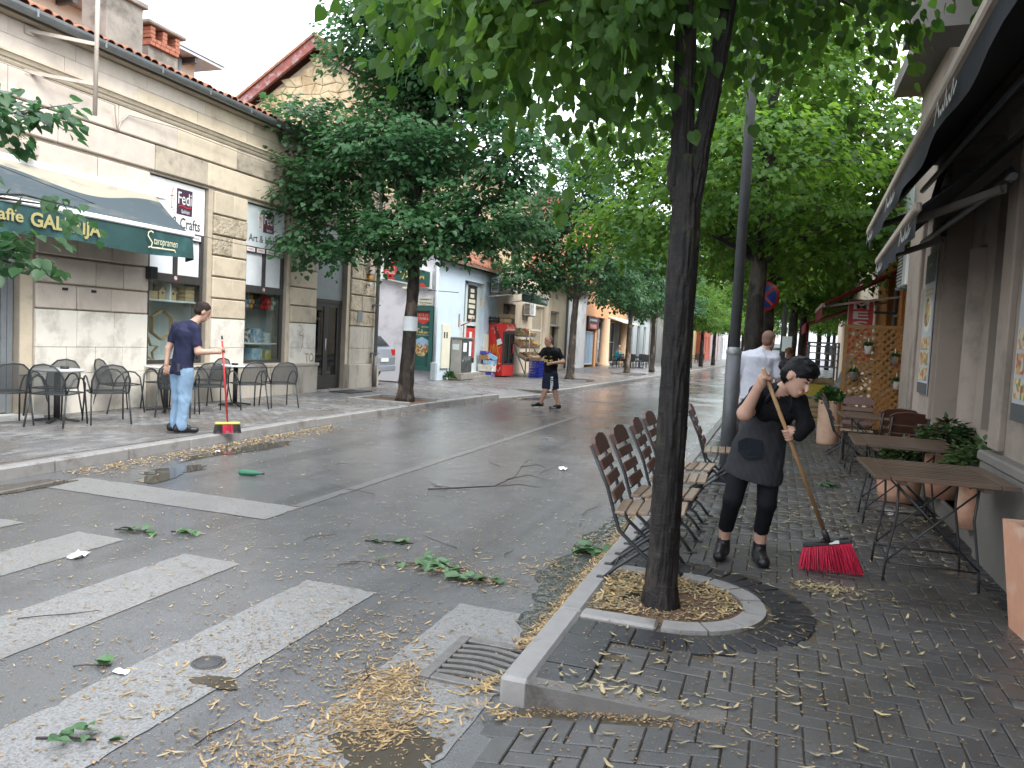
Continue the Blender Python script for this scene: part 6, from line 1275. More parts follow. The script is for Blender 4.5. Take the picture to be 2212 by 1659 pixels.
# ------------------------------------------------------------ parked cars and van
mat('car_silver', (.34, .37, .42), .3, .04, 3, 0, metal=.4, coat=.5); mat('tyre', (.02, .02, .02), .8, .2, 10, .1, 60); mat('lamp_red', (.45, .02, .02), .25, .05, 4, 0); mat('car_white', (.7, .72, .74), .35, .03, 3, 0, coat=.4)
def car(name, lab, loc, rz, paint, cat='car', H=1.45, L=4.2, Wd=1.75, van=False, rear=False):
    """front towards +y; side profile lofted across with tucked-in roof"""
    t = thing(name, lab, cat, loc, rz)
    pr = [(-.5, .28), (-.505, .5), (-.49, .68), (-.47, .72), (-.39, 1.0), (-.1, 1.0), (.17, .72), (.42, .62), (.495, .5), (.5, .28)] if not van else [(-.5, .25), (-.5, .95), (-.47, 1.0), (.28, 1.0), (.42, .62), (.49, .52), (.5, .25)]
    m = MB(); n = len(pr); cols = [(-1, .0), (-.98, .0), (-.9, .035), (0, .05), (.9, .035), (.98, .0), (1, .0)]; vs = []
    for k, (sx, bul) in enumerate(cols):
        for (y, z) in pr:
            tuck = 1-(.16 if not van else .06)*max(0, (z-.62)/.38); yy = y*(1 if abs(sx) < .95 else .985); vs.append((sx*Wd/2*tuck, yy*L, z*H+(bul*H*.3 if z > .9 else 0)))
    fs = [(k*n+i, k*n+i+1, (k+1)*n+i+1, (k+1)*n+i) for k in range(len(cols)-1) for i in range(n-1)]; fs += [tuple(range(n-1, -1, -1)), tuple((len(cols)-1)*n+i for i in range(n))]
    m.add(vs, fs); part('body', m, paint, t)
    m = MB(); z0, z1 = .75*H, .95*H; yb = -.468*L if not van else -.502*L; yt = -.405*L if not van else -.49*L
    m.prism([(-.62, yb-.015, z0), (.62, yb-.015, z0), (.52, yt-.015, z1), (-.52, yt-.015, z1)], (0, .01, .0)); part('rear_window', m, 'dark_glass', t)
    m = MB(); m.prism([(-.62, .15*L+.05, .76*H), (.62, .15*L+.05, .76*H), (.55, -.06*L, .97*H), (-.55, -.06*L, .97*H)] if not van else [(-.75, .42*L+.02, .64*H), (.75, .42*L+.02, .64*H), (.66, .29*L+.02, .97*H), (-.66, .29*L+.02, .97*H)], (0, .01, .01)); part('windscreen', m, 'dark_glass', t)
    for sx in (-1, 1):
        for y in (-.31, .31):
            M = fr((sx*(Wd/2-.1), y*L, .31), (0, 1, 0), (0, 0, 1), (sx, 0, 0)); m = MB(); m.lathe([(.18, -.1), (.31, -.1), (.315, 0), (.31, .1), (.2, .11)], 20, M=M); w_ = part('wheel', m, 'tyre', t); m = MB(); m.lathe([(.001, .09), (.2, .1), (.2, .05)], 16, M=M); part('rim', m, 'galv', w_)
        m = MB(); m.box(sx*.58, -.5*L-.012, .55*H, sx*.8, -.47*L, .68*H, .01); part('tail_lamp', m, 'lamp_red', t); m = MB(); m.box(sx*.5, .47*L, .5*H, sx*.8, .497*L+.01, .58*H, .01); part('headlight', m, 'white_panel', t)
    m = MB(); m.box(-.26, -.51*L-.002, .42*H, .26, -.505*L, .5*H); part('number_plate', m, 'white_panel', t); m = MB(); m.box(-.8, -.512*L, .22*H, .8, -.47*L, .34*H, .03); part('bumper', m, paint, t)
    return t
car('parked_car', 'silver-blue car parked in the alley, only its tail showing past the downpipe', (-13.55, 25.0, .02), -.12, 'car_silver') if 0 else car('parked_car', 'silver-blue car parked in the side alley, its tail showing past the downpipe', (-13.3, 20.55, .1), PI/2+.06, 'car_silver')
car('parked_van', 'white van with blue stripe at the far end of the street', (-.3, 62, 0), 0, 'car_white', 'van', 2.2, 5, 1.9, True); car('parked_car', 'white car far down the street beyond the man in white', (-1.6, 75, 0), 0, 'car_white')
# ------------------------------------------------------------ right fruit racks
rk = thing('fruit_rack', 'grey folding fruit rack leaning beside the trellis', 'rack', (1.35, 15.6, .12), 0)
for y in (-.25, .1, .45):
    m = MB(); m.obox((-.55, y, 0), (-.05, y, 1.5), .04, .03); m.obox((-.5, y+.08, 0), (0, y+.08, 1.5), .04, .03); part('leg', m, 'rack_grey', rk)
for z, x in ((.35, -.2), (.75, -.05), (1.1, .08)): m = MB(); m.obox((x-.25, .1, z-.08), (x+.35, .1, z+.1), 1.0, .02); part('shelf', m, 'rack_grey', rk)
for i, (x, y, z, f_, lab) in enumerate(((1.2, 15.55, .62, 'fruit_dark', 'crate of dark produce low on the right fruit rack'), (1.33, 15.75, 1.02, 'fruit_yellow', 'crate of yellow fruit in the middle of the right fruit rack'), (1.5, 15.75, 1.36, 'fruit_orange', 'crate of orange fruit high on the right fruit rack'))): fcrate((x, y, z), (0, -.3, 0), f_, lab, .42, .56, .12)
rk2 = thing('display_rack', 'tall grey tubular display rack farther along the right pavement', 'rack', (.95, 18.6, .12), 0)
for x in (-.3, .3):
    for y in (-.5, .5): m = MB(); m.box(x-.02, y-.02, 0, x+.02, y+.02, 1.75); part('post', m, 'rack_grey', rk2)
for z in (.35, .8, 1.2, 1.35, 1.5, 1.65, 1.73): m = MB(); m.box(-.3, -.52, z, .3, -.48, z+.025); m.box(-.3, .48, z, .3, .52, z+.025); m.box(-.32, -.5, z, -.28, .5, z+.025); part('rail', m, 'rack_grey', rk2)
for z in (.37, .82): m = MB(); m.box(-.29, -.48, z, .29, .48, z+.015); part('shelf', m, 'rack_grey', rk2)
fcrate((.95, 18.4, .96), (0, 0, 0), 'fruit_green', 'crate of green produce on the upper shelf of the display rack', .5, .36); fcrate((.95, 18.4, .51), (0, 0, 0), 'fruit_red', 'crate of red produce on the lower shelf of the display rack', .5, .36)
for i, (x, y, z, lab) in enumerate(((.75, 17.3, .12, 'bottom wooden crate of the stack left of the round planter'), (.75, 17.32, .32, 'middle wooden crate of the stack left of the round planter'), (.76, 17.3, .52, 'top wooden crate of the stack left of the round planter'))): fcrate((x, y, z), (0, 0, .05*i), 'fruit_pale', lab, .5, .36, .18, n=20)
m = MB(); m.box(-.26, -.17, 0, .26, .17, .24, .006); solo('produce_carton', m, 'fruit_yellow', 'yellow printed produce carton on the crate stack', 'box', None, (.8, 17.3, .74), .1)
fcrate((1.1, 17.6, .12), (0, 0, .1), 'fruit_dark', 'wooden crate of dark produce on the ground behind the planter', .5, .36, .18)
# ------------------------------------------------------------ far cafe terrace on the left
bcM = {}
def far_chair(loc, rz, lab):
    t = thing('black_chair', lab, 'chair', loc, rz, 'black chairs on the far terrace')
    m = MB(); m.box(-.24, -.24, .4, .24, .24, .46, .01); part('seat', m, 'black_metal', t); m = MB(); m.box(-.24, -.27, .46, .24, -.23, .85, .01); part('backrest', m, 'black_metal', t)
    for sx in (-1, 1):
        m = MB(); m.box(sx*.25, -.24, .62, sx*.29, .2, .66); part('arm', m, 'black_metal', t)
        for sy in (-1, 1): m = MB(); m.box(sx*.22, sy*.22, 0, sx*.25, sy*.25, .64 if sy > 0 else .42); part('leg', m, 'black_metal', t)
    return t
FCH = [(-9.1, 46.2, 1.2, 'black armchair carrying the seated person on the far terrace'), (-8.4, 46.3, .2, 'black armchair at the front of the far terrace beside the tree'), (-8.0, 47.0, -1.2, 'black armchair in the middle of the far terrace'), (-7.8, 47.9, .4, 'black armchair nearest the kerb on the far terrace'), (-8.9, 48.2, 2.6, 'black armchair at the back of the far terrace'), (-8.2, 49.2, 3.0, 'black armchair farthest along the far terrace')]
for x, y, rz, lab in FCH: far_chair((x, y, .12), rz, lab)
for x, y, lab in ((-8.5, 47.2, 'dark square table amid the far black chairs'), (-8.2, 48.6, 'second dark table on the far terrace')):
    t = thing('terrace_table', lab, 'table', (x, y, .12), .2, 'tables on the far terrace'); m = MB(); m.box(-.35, -.35, .7, .35, .35, .74); part('top', m, 'black_metal', t); m = MB(); m.tube([(0, 0, 0), (0, 0, .7)], .04, 8); part('column', m, 'black_metal', t); m = MB(); m.box(-.25, -.25, 0, .25, .25, .02); part('base', m, 'black_metal', t)
for i, (x, y) in enumerate(((-7.4, 70), (-7.0, 71.2), (-6.6, 72.4), (-6.9, 73.4))): far_chair((x, y, .12), i*.9, ('leftmost', 'second', 'third', 'rightmost')[i]+' black chair of the most distant terrace')
# fine bark relief on the foreground trunk
from mathutils import noise as mnoise
def bark_trunk(segs, n=64, seed=0.):
    """segs: list of (points, radii); displaced tubes with plates and scars"""
    mb = MB()
    for pts, rad in segs:
        P = [Vector(p) for p in pts]; Q = []; R = []
        for i in range(len(P)-1):
            k = max(2, int((P[i+1]-P[i]).length/.018))
            for j in range(k): t = j/k; Q.append(P[i].lerp(P[i+1], t)); R.append(rad[i]+(rad[i+1]-rad[i])*t)
        Q.append(P[-1]); R.append(rad[-1]); b = len(mb.v); vs = []
        for q, r in zip(Q, R):
            for j in range(n):
                a = 2*PI*j/n; d = Vector((math.cos(a), math.sin(a), 0)); w = Vector((d.x*r*14+seed, d.y*r*14, q.z*2.2)); lo = mnoise.noise(Vector((d.x*1.2, d.y*1.2, q.z*1.3+seed)))
                pl = abs(mnoise.noise(Vector((d.x*3.6, d.y*3.6, q.z*3.0+seed)))); sc = mnoise.noise(Vector((d.x*2.5, d.y*2.5, q.z*26+seed))); cr = mnoise.noise(Vector((d.x*9, d.y*9, q.z*7)))
                h = r*(1+.06*lo)+.010*min(1, pl*3.5)-.006+.0035*max(0, sc-.15)*2+.004*cr; vs.append(tuple(q+d*h))
        m = len(Q); mb.add(vs, [(i*n+j, i*n+(j+1) % n, (i+1)*n+(j+1) % n, (i+1)*n+j) for i in range(m-1) for j in range(n)], 0, True)
    return mb
# ============================================================ trees
leafmat('lime_near', (.035, .095, .02), (.095, .18, .036), .5, .5, spec=.22)
leafmat('lime_mid', (.038, .108, .045), (.085, .185, .07), .4, .42)
leafmat('lime_bright', (.06, .145, .028), (.15, .26, .05), .52, .45, spec=.25)
leafmat('lime_side', (.03, .09, .035), (.06, .13, .05), .38, .4)
def barkmat(name, c0, c1, moss, mth=(.6, .68), sc=1.):
    m, nt, p, o = _nt(name)
    n = _noise(nt, 13*sc, 6, .65, (1, 1, .35)); n2 = _noise(nt, 3.2, 5, .6, (1, 1, .5)); n3 = _noise(nt, 5, 5, .65); n4 = _noise(nt, 30*sc, 4, .6, (.35, .35, 2.0))
    c = _mix(nt, _ramp(nt, n.outputs[0], .38, .66), c0, c1); c = _mix(nt, _ramp(nt, n2.outputs[0], .54, .62), c, tuple(x*2.2 for x in c1)); c = _mix(nt, _ramp(nt, n3.outputs[0], *mth), c, moss); c = _mix(nt, _ramp(nt, n4.outputs[0], .66, .74), c, tuple(min(1, x*2.6) for x in c1))
    nt.links.new(c, p.inputs['Base Color']); p.inputs['Roughness'].default_value = .6; p.inputs['Specular IOR Level'].default_value = .3
    b = nt.nodes.new('ShaderNodeBump'); b.inputs['Strength'].default_value = .9; b.inputs['Distance'].default_value = .02; nt.links.new(n.outputs[0], b.inputs['Height'])
    b2 = nt.nodes.new('ShaderNodeBump'); b2.inputs['Strength'].default_value = .6; b2.inputs['Distance'].default_value = .008; nt.links.new(n4.outputs[0], b2.inputs['Height']); nt.links.new(b.outputs[0], b2.inputs['Normal']); nt.links.new(b2.outputs[0], p.inputs['Normal'])
barkmat('bark_wet', (.006, .0055, .0055), (.018, .0145, .0125), (.024, .03, .01), (.6, .68), 1.4); barkmat('bark_dark', (.016, .014, .012), (.038, .031, .026), (.03, .04, .018), (.64, .7)); barkmat('bark_left', (.018, .015, .012), (.06, .045, .035), (.05, .05, .03), (.6, .68)); barkmat('bark_side', (.05, .04, .032), (.13, .10, .08), (.07, .085, .04), (.58, .66))
LEAF14 = (np.array([(0, 0, 0), (0, .35, -.03), (0, .7, -.02), (0, 1.08, -.1), (.2, -.1, .02), (.43, .08, .07), (.49, .33, .09), (.39, .6, .06), (.18, .86, -.02), (-.2, -.1, .02), (-.43, .08, .07), (-.49, .33, .09), (-.39, .6, .06), (-.18, .86, -.02)], np.float32),
          np.array([(0, 4, 5), (0, 5, 1), (5, 6, 1), (1, 6, 7), (1, 7, 2), (2, 7, 8), (2, 8, 3), (9, 0, 10), (10, 0, 1), (11, 10, 1), (11, 1, 12), (12, 1, 2), (12, 2, 13), (13, 2, 3)], np.int32))
LEAF6 = (np.array([(0, 0, 0), (.42, .12, .06), (.4, .55, .07), (0, 1.05, -.08), (-.4, .55, .07), (-.42, .12, .06), (0, .5, -.03)], np.float32), np.array([(0, 1, 6), (1, 2, 6), (2, 3, 6), (6, 3, 4), (5, 6, 4), (0, 6, 5)], np.int32))
LEAF2 = (np.array([(0, 0, 0), (.5, .45, .08), (0, 1.05, -.05), (-.5, .45, .08)], np.float32), np.array([(0, 1, 2), (0, 2, 3)], np.int32))
def leaf_basis(d, n):
    d = d/np.linalg.norm(d, axis=1, keepdims=True); x = np.cross(d, n); x /= np.maximum(1e-6, np.linalg.norm(x, axis=1, keepdims=True)); z = np.cross(x, d); return x, d, z
def leaf_mesh(name, tmpl, pos, d, n, s, m, parent):
    T, F = tmpl; x, y, z = leaf_basis(d, n); k = len(T)
    V = pos[:, None, :]+s[:, None, None]*(T[None, :, 0:1]*x[:, None, :]+T[None, :, 1:2]*y[:, None, :]+T[None, :, 2:3]*z[:, None, :])
    FF = (F[None]+(np.arange(len(pos))*k)[:, None, None]).reshape(-1, 3)
    return arr(name, V.reshape(-1, 3), FF, m, parent)
def crown_leaves(blobs, nspray, per, size, rng, flat=.35, droop=.7, sr=.32, inner=.45):
    """sprays of leaves spread through ellipsoids; returns pos, dir, normal, size, spray centres"""
    vol = np.array([b[3]*b[4]*b[5] for b in blobs])**.75; pr = vol/vol.sum(); bi = rng.choice(len(blobs), nspray, p=pr)
    B = np.array(blobs, np.float32)[bi]; u = rng.normal(size=(nspray, 3)); u /= np.linalg.norm(u, axis=1, keepdims=True); r = inner+(1-inner)*rng.random((nspray, 1))**.6
    c = B[:, :3]+u*B[:, 3:6]*r; out = u*np.array([1, 1, .3]); out += rng.normal(scale=.25, size=out.shape); out /= np.linalg.norm(out, axis=1, keepdims=True)
    idx = np.repeat(np.arange(nspray), per); N = len(idx); o = out[idx]
    side = np.stack([-o[:, 1], o[:, 0], np.zeros(N)], 1); a = rng.uniform(-1, 1, (N, 1)); b = rng.uniform(-1, 1, (N, 1))
    pos = c[idx]+o*a*sr+side*b*sr*.75*(1.2-np.abs(a))+np.stack([np.zeros(N), np.zeros(N), rng.normal(scale=sr*flat*.5, size=N)-.25*sr*(a[:, 0]+1)*.5], 1)
    d = o*.8+side*b*.9+np.stack([np.zeros(N), np.zeros(N), -droop*rng.uniform(.3, 1.3, N)], 1)+rng.normal(scale=.25, size=(N, 3))
    n = np.stack([np.zeros(N), np.zeros(N), np.ones(N)], 1)+o*.4+rng.normal(scale=.35, size=(N, 3)); s = size*rng.uniform(.65, 1.15, N)
    return pos, d, n, s, c, out
def trunk_mb(pts, radii, n=14, rough=.06, seed=0, mb=None):
    R = random.Random(seed); mb = mb or MB(); P = [Vector(p) for p in pts]; Q = []; Rr = []
    for i in range(len(P)-1):
        k = max(2, int((P[i+1]-P[i]).length/.14))
        for j in range(k): t = j/k; Q.append(P[i]+(P[i+1]-P[i])*t); Rr.append((radii[i]+(radii[i+1]-radii[i])*t)*(1+R.uniform(-rough, rough)))
    Q.append(P[-1]); Rr.append(radii[-1]); b = len(mb.v); mb.tube([tuple(q) for q in Q], Rr, n)
    for i in range(b, len(mb.v)):
        v = Vector(mb.v[i]); k = 1+.09*math.sin(v.z*5+3*math.atan2(v.y-Q[0].y, v.x-Q[0].x))*rough*6; ax = Q[min(len(Q)-1, (i-b)//n)] if (i-b)//n < len(Q) else Q[-1]; w_ = v-ax; mb.v[i] = tuple(ax+w_*k)
    return mb
def limbs(mb, start, targets, r0, seed, sub=2):
    R = random.Random(seed)
    for t in targets:
        s = Vector(start); e = Vector(t); mid = (s+e)/2+Vector((R.uniform(-.2, .2), R.uniform(-.2, .2), R.uniform(.05, .3)))*(e-s).length*.35
        pts = [tuple(s*(1-u)**2+mid*2*u*(1-u)+e*u*u) for u in [i/7 for i in range(8)]]; mb.tube(pts, [r0*(1-.8*i/7) for i in range(8)], 6)
        for _ in range(sub):
            u = R.uniform(.35, .85); p = s*(1-u)**2+mid*2*u*(1-u)+e*u*u; L = (e-s).length*R.uniform(.25, .45); q = p+Vector((R.uniform(-1, 1), R.uniform(-1, 1), R.uniform(-.2, .6))).normalized()*L
            mb.tube([tuple(p), tuple((p+q)/2+Vector((0, 0, .06*L))), tuple(q)], [r0*.35, r0*.25, r0*.1], 5)
def tree(name, lab, base, tr_pts, tr_r, blobs, nspray, per, size, tmpl, leafm, bark, seed, limbt=None, group='lime trees along the street', droop=.7, sr=.32, start=None, inner=.45, flat=.35, r0=.06):
    """coordinates relative to base"""
    t = thing(name, lab, 'tree', base, 0, group); rng = np.random.default_rng(seed)
    m = trunk_mb(tr_pts, tr_r, 14, .06, seed); part('trunk', m, bark, t)
    st = start or tr_pts[-1]; m = MB(); limbs(m, st, limbt or [(b[0], b[1], b[2]) for b in blobs], r0, seed+1)
    P = crown_leaves(blobs, nspray, per, size, rng, flat, droop, sr, inner)
    for c, o in list(zip(P[4], P[5]))[::3]: m.tube([tuple(c-o*sr*1.6), tuple(c+o*sr*.8)], [.008, .003], 3, cap=False)
    part('limbs', m, bark, t)
    cr = leaf_mesh('crown', tmpl, *P[:4], leafm, t); cr['kind'] = 'stuff'
    return t, P, cr
# --- foreground tree, forked; nearest leaves are single objects
FB = (-.55, 4.5, .12)
fgb = [(-.85, -.3, 3.25, .8, .75, .7), (-.25, -.25, 3.6, .65, .7, .5), (.45, -.2, 4.0, .7, .8, .42), (1.2, .1, 4.15, .8, .95, .5), (-1.5, 0, 3.85, .75, .8, .6), (0, .2, 4.6, 2.2, 1.8, .9), (1.75, -.7, 3.85, .5, .5, .3), (-.6, 1.4, 4.0, 1.3, .9, .8), (.7, 1.6, 4.2, 1.0, .9, .7)]
t = thing('lime_tree', 'foreground lime tree with wet black forked trunk rising from the right pavement', 'tree', FB, 0, 'lime trees along the street')
m = bark_trunk([([(0, 0, -.02), (0, 0, .12), (0, 0, .4), (0, 0, 1.4), (.005, 0, 2.2), (-.01, 0, 2.6)], [.118, .095, .085, .079, .082, .071]), ([(-.03, 0, 2.35), (-.045, 0, 2.8), (-.06, 0, 3.3), (-.2, -.05, 4.6)], [.06, .06, .054, .036]), ([(.03, 0, 2.3), (.07, 0, 2.7), (.135, 0, 3.2), (.28, .05, 4.6)], [.054, .05, .045, .032])])
nb_ = len(m.v); m.ell((-.075, -.02, 2.52), (.04, .05, .13), 26, 20)
for i in range(nb_, len(m.v)):
    v = Vector(m.v[i]); m.v[i] = tuple(v+Vector((v.x, v.y, 0)).normalized()*(.01*mnoise.noise(v*14)+.008*mnoise.noise(v*34)))
part('trunk', m, 'bark_wet', t)
m = MB(); limbs(m, (-.1, 0, 3.6), [(-.9, -.3, 3.4), (-1.6, 0, 3.9), (-.6, 1.4, 4.1)], .035, 3); limbs(m, (.15, 0, 3.6), [(.5, -.3, 3.6), (1.2, .1, 3.8), (1.7, -.7, 3.8), (.9, 1.6, 4)], .035, 5); part('limbs', m, 'bark_dark', t)
rng = np.random.default_rng(31); P = crown_leaves(fgb, 760, 13, .088, rng, .9, 1.5, .26, .25)
pos, d, n, s = P[:4]; N = len(pos); n = n*.35+rng.normal(scale=.8, size=(N, 3))*np.array([1, 1, .3])
d = d*np.array([.7, .7, 1]); wp = pos+np.array(FB); dist = np.linalg.norm(wp-np.array(CAM), axis=1); keep = dist > 2.0
vv = wp-np.array(CAM); zc = vv@np.array(_f); uu = np.abs(vv@np.array(_r2)/np.maximum(zc, .1)); ww = np.abs(vv@np.array(_u2)/np.maximum(zc, .1))
inv = keep & (zc > .5) & (uu < .68) & (ww < .52); order = np.argsort(np.where(inv, dist, 1e9)); near = order[:300]; rest = np.array([i for i in np.nonzero(keep)[0] if i not in set(near.tolist())])
cr = leaf_mesh('crown', LEAF14, pos[rest], d[rest], n[rest], s[rest], 'lime_near', t); cr['kind'] = 'stuff'
mlf = bpy.data.meshes.new('leaf'); mlf.from_pydata(LEAF14[0].tolist(), [], LEAF14[1].tolist()); mlf.materials.append(MATS['lime_near']); mlf.update()
X_, Y_, Z_ = leaf_basis(d[near], n[near])
for i, k in enumerate(near):
    o = link('leaf', mlf, cr); M = Matrix(((X_[i, 0], Y_[i, 0], Z_[i, 0], pos[k, 0]), (X_[i, 1], Y_[i, 1], Z_[i, 1], pos[k, 1]), (X_[i, 2], Y_[i, 2], Z_[i, 2], pos[k, 2]), (0, 0, 0, 1))); o.matrix_local = M @ Matrix.Scale(float(s[k]), 4)
# --- left tree before the white wall
lb = [(-1.9, -.6, 4.6, 1.2, 1.0, .75), (-2.35, -.6, 5.95, 1.2, 1.0, .5), (-1.6, -.7, 3.35, 1.2, .8, .5), (.3, -.7, 3.65, 1.4, 1.0, .65), (1.7, -.2, 4.0, 1.4, 1.2, .75), (2.1, 0, 5.4, 1.1, 1.2, .8), (-.3, -.6, 5.3, 1.7, 1.2, .9), (-.6, -.2, 7.6, 1.4, 1.3, 1.0), (.9, .2, 7.2, 1.6, 1.4, 1.0), (0, .3, 9.0, 1.6, 1.5, 1.1), (1.9, .2, 8.6, 1.0, 1.0, .7), (-.4, 1, 6.3, 1.6, 1.0, 1.6)]
tree('lime_tree', 'full lime tree before the white side wall, wrapped with a white paper band', (-7.62, 15.08, .12), [(0, 0, -.02), (.02, 0, .3), (.05, 0, 1.4), (.1, 0, 2.6), (.05, 0, 4.2), (-.05, 0, 6.5)], [.24, .17, .145, .13, .11, .07], lb, 1700, 24, .12, LEAF6, 'lime_mid', 'bark_left', 41, sr=.42, start=(.08, 0, 3.0), droop=.55, r0=.07)
m = MB(); m.lathe([(.158, 1.55), (.160, 1.6), (.158, 1.82), (.155, 1.86)], 20, (-7.62+.06, 15.08, .12)); solo('paper_band', m, 'paper_white', 'white paper notice wrapped round the left tree trunk', 'notice')
# --- tree outside the left edge reaching in
tree('lime_tree', 'lime branches reaching in from the left edge before the cafe awning', (-7.9, 3.4, .12), [(0, 0, 0), (0, 0, 2.5), (.1, 0, 4)], [.16, .13, .1], [(1.5, 1.75, 3.3, .4, .55, .14), (1.55, 1.2, 3.2, .4, .5, .2), (1.5, 1.0, 2.85, .3, .45, .2), (1.5, 1.85, 2.52, .35, .4, .08), (1.55, 1.35, 2.12, .4, .5, .2), (1.6, 1.5, 1.95, .3, .5, .1), (.5, 0, 4.4, 1.3, 1.2, .8)], 210, 11, .105, LEAF14, 'lime_side', 'bark_dark', 43, sr=.24, start=(.05, 0, 2.4), inner=.2, r0=.04)
# --- other trees: two crown shapes copied along both kerbs
GA = [(-1.5, -.4, 4.0, 1.5, 1.3, .8), (1.4, -.5, 3.9, 1.5, 1.3, .8), (0, .9, 4.4, 1.6, 1.3, .9), (-1.8, .3, 5.5, 1.3, 1.4, .8), (1.8, .2, 5.6, 1.3, 1.3, .8), (0, -.7, 5.4, 1.6, 1.2, .9), (-.6, .3, 7.0, 1.7, 1.6, 1.1), (.9, 0, 7.2, 1.4, 1.4, 1.0), (0, 0, 8.4, 1.2, 1.2, .8)]
TA, PA, CA = tree('lime_tree', 'second lime tree of the left row opposite the fruit stand', (-7.3, 27.9, .12), [(0, 0, 0), (.03, 0, .3), (.06, 0, 2.2), (.15, 0, 4.2), (.1, 0, 6)], [.2, .15, .12, .1, .06], GA, 800, 20, .14, LEAF6, 'lime_mid', 'bark_side', 51, sr=.45, start=(.1, 0, 3.0))
for x, y, rz, sc, lab in ((-6.82, 36.9, 1.3, .95, 'third lime tree of the left row with a pale bill on its trunk'), (-6.45, 42.4, 2.6, .95, 'fourth lime tree of the left row, its trunk just left of the foreground trunk')): dup(TA, (x, y, .12), rz, lab, scale=(sc, sc, sc))
GB = [(-1.6, -.6, 3.7, 1.6, 1.5, .7), (1.5, -.6, 3.7, 1.7, 1.5, .7), (0, 1.2, 4.0, 1.8, 1.5, .8), (0, -1.6, 4.4, 1.7, 1.4, .9), (-2.0, .4, 5.2, 1.5, 1.5, .9), (2.0, .3, 5.3, 1.5, 1.5, .9), (0, 0, 6.2, 2.2, 2.0, 1.2), (.4, 0, 7.6, 1.6, 1.6, 1.0)]
TB, PB, CB = tree('lime_tree', 'second lime tree on the right, dark trunk behind the lamp post', (-.42, 14.2, .12), [(0, 0, 0), (0, 0, .4), (0, 0, 2.4), (.03, 0, 4), (.05, 0, 6)], [.2, .17, .15, .12, .08], GB, 1150, 24, .11, LEAF6, 'lime_bright', 'bark_dark', 61, sr=.42, start=(.02, 0, 3.0), droop=.8)
for x, y, rz, sc, lab in ((-.28, 19.3, 1.9, 1, 'third lime tree on the right, close beside the second trunk'), (.45, 28.5, .7, 1, 'lime tree on the right behind the woman with light hair'), (.85, 30.5, 2.9, .95, 'slim lime tree beside the one behind the light-haired woman'), (1.3, 42, 4.0, 1, 'farther lime tree along the right kerb'), (2.6, 56, 5.0, 1, 'distant lime tree along the right kerb'), (4.2, 74, 1.0, 1.1, 'very distant lime tree along the right kerb'), (-5.75, 54.9, 2.0, .9, 'lime tree on the far left pavement right of the foreground trunk'), (-5.5, 60.4, 3.4, .9, 'thin-trunked lime tree on the far left pavement'), (-5.1, 67, 4.4, .95, 'lime tree by the grey cafe house far left'), (-4.4, 76, .9, 1, 'lime tree by the yellow house far left'), (-3.6, 86, 2.2, 1, 'lime tree by the red-brown house far left'), (-2.2, 98, 3.2, 1.1, 'most distant lime tree of the left row'), (6.0, 95, 2.4, 1.2, 'most distant lime tree on the right')): dup(TB, (x, y, .12), rz, lab, scale=(sc, sc, sc))
# --- small plants at the far kerb
m = MB(); tuft(m, (0, 0, .15), .5, 260, .16, RP); solo('bush', m, 'herb', 'low green bush at the far left kerb', 'bush', None, (-3.6, 80, .12))
# ============================================================ people: one continuous surface each, grown from a distance field
for n_, c_, r_ in (('skin', (.44, .265, .195), .5), ('skin_tan', (.42, .24, .16), .5), ('hair_black', (.006, .006, .007), .5), ('hair_dark', (.025, .018, .014), .6), ('hair_short', (.16, .10, .075), .7), ('hair_fair', (.2, .11, .05), .6), ('lips', (.4, .08, .08), .4), ('eye_dark', (.02, .015, .015), .3), ('leather', (.012, .012, .014), .35), ('sole_white', (.6, .6, .58), .6)): mat(n_, c_, r_, .08, 20, .05, 90, spec=.15 if 'hair' in n_ else .4)
def cloth(name, col, b=.5, sc=9, stretch=(1, 1, .45), var=.2, stripes=None):
    m, nt, p, o = _nt(name); n = _noise(nt, sc, 4, .55, stretch); c = _mix(nt, _ramp(nt, n.outputs[0], .3, .7), tuple(x*(1-var) for x in col), tuple(min(1, x*(1+var)) for x in col))
    if stripes:
        w = nt.nodes.new('ShaderNodeTexWave'); w.inputs['Scale'].default_value = stripes[1]; w.inputs['Distortion'].default_value = .4; g_ = nt.nodes.new('ShaderNodeNewGeometry'); nt.links.new(g_.outputs[0], w.inputs[0]); c = _mix(nt, _ramp(nt, w.outputs[1], .55, .85), c, stripes[0])
    nt.links.new(c, p.inputs['Base Color']); p.inputs['Roughness'].default_value = .85; p.inputs['Specular IOR Level'].default_value = .2
    bp = nt.nodes.new('ShaderNodeBump'); bp.inputs['Strength'].default_value = b; bp.inputs['Distance'].default_value = .04; nt.links.new(n.outputs[0], bp.inputs['Height']); nt.links.new(bp.outputs[0], p.inputs['Normal'])
cloth('tee_navy', (.020, .022, .05)); cloth('jeans', (.20, .30, .42), .5, 10, (1, 1, .5), .13); cloth('tee_black', (.005, .005, .0065)); cloth('shorts_navy', (.012, .016, .035)); cloth('tee_white', (.45, .46, .51), .9, 7, (1, 1, .35), .06); cloth('leggings', (.006, .0065, .009), .2); cloth('apron_cloth', (.016, .017, .021), .4, 8, (1, 1, .5), .2, ((.055, .055, .06), 40)); cloth('apron_plain', (.010, .013, .018)); cloth('turquoise', (.05, .4, .45)); cloth('trousers_grey', (.05, .05, .055))
V3 = lambda p: np.array(p, np.float32)
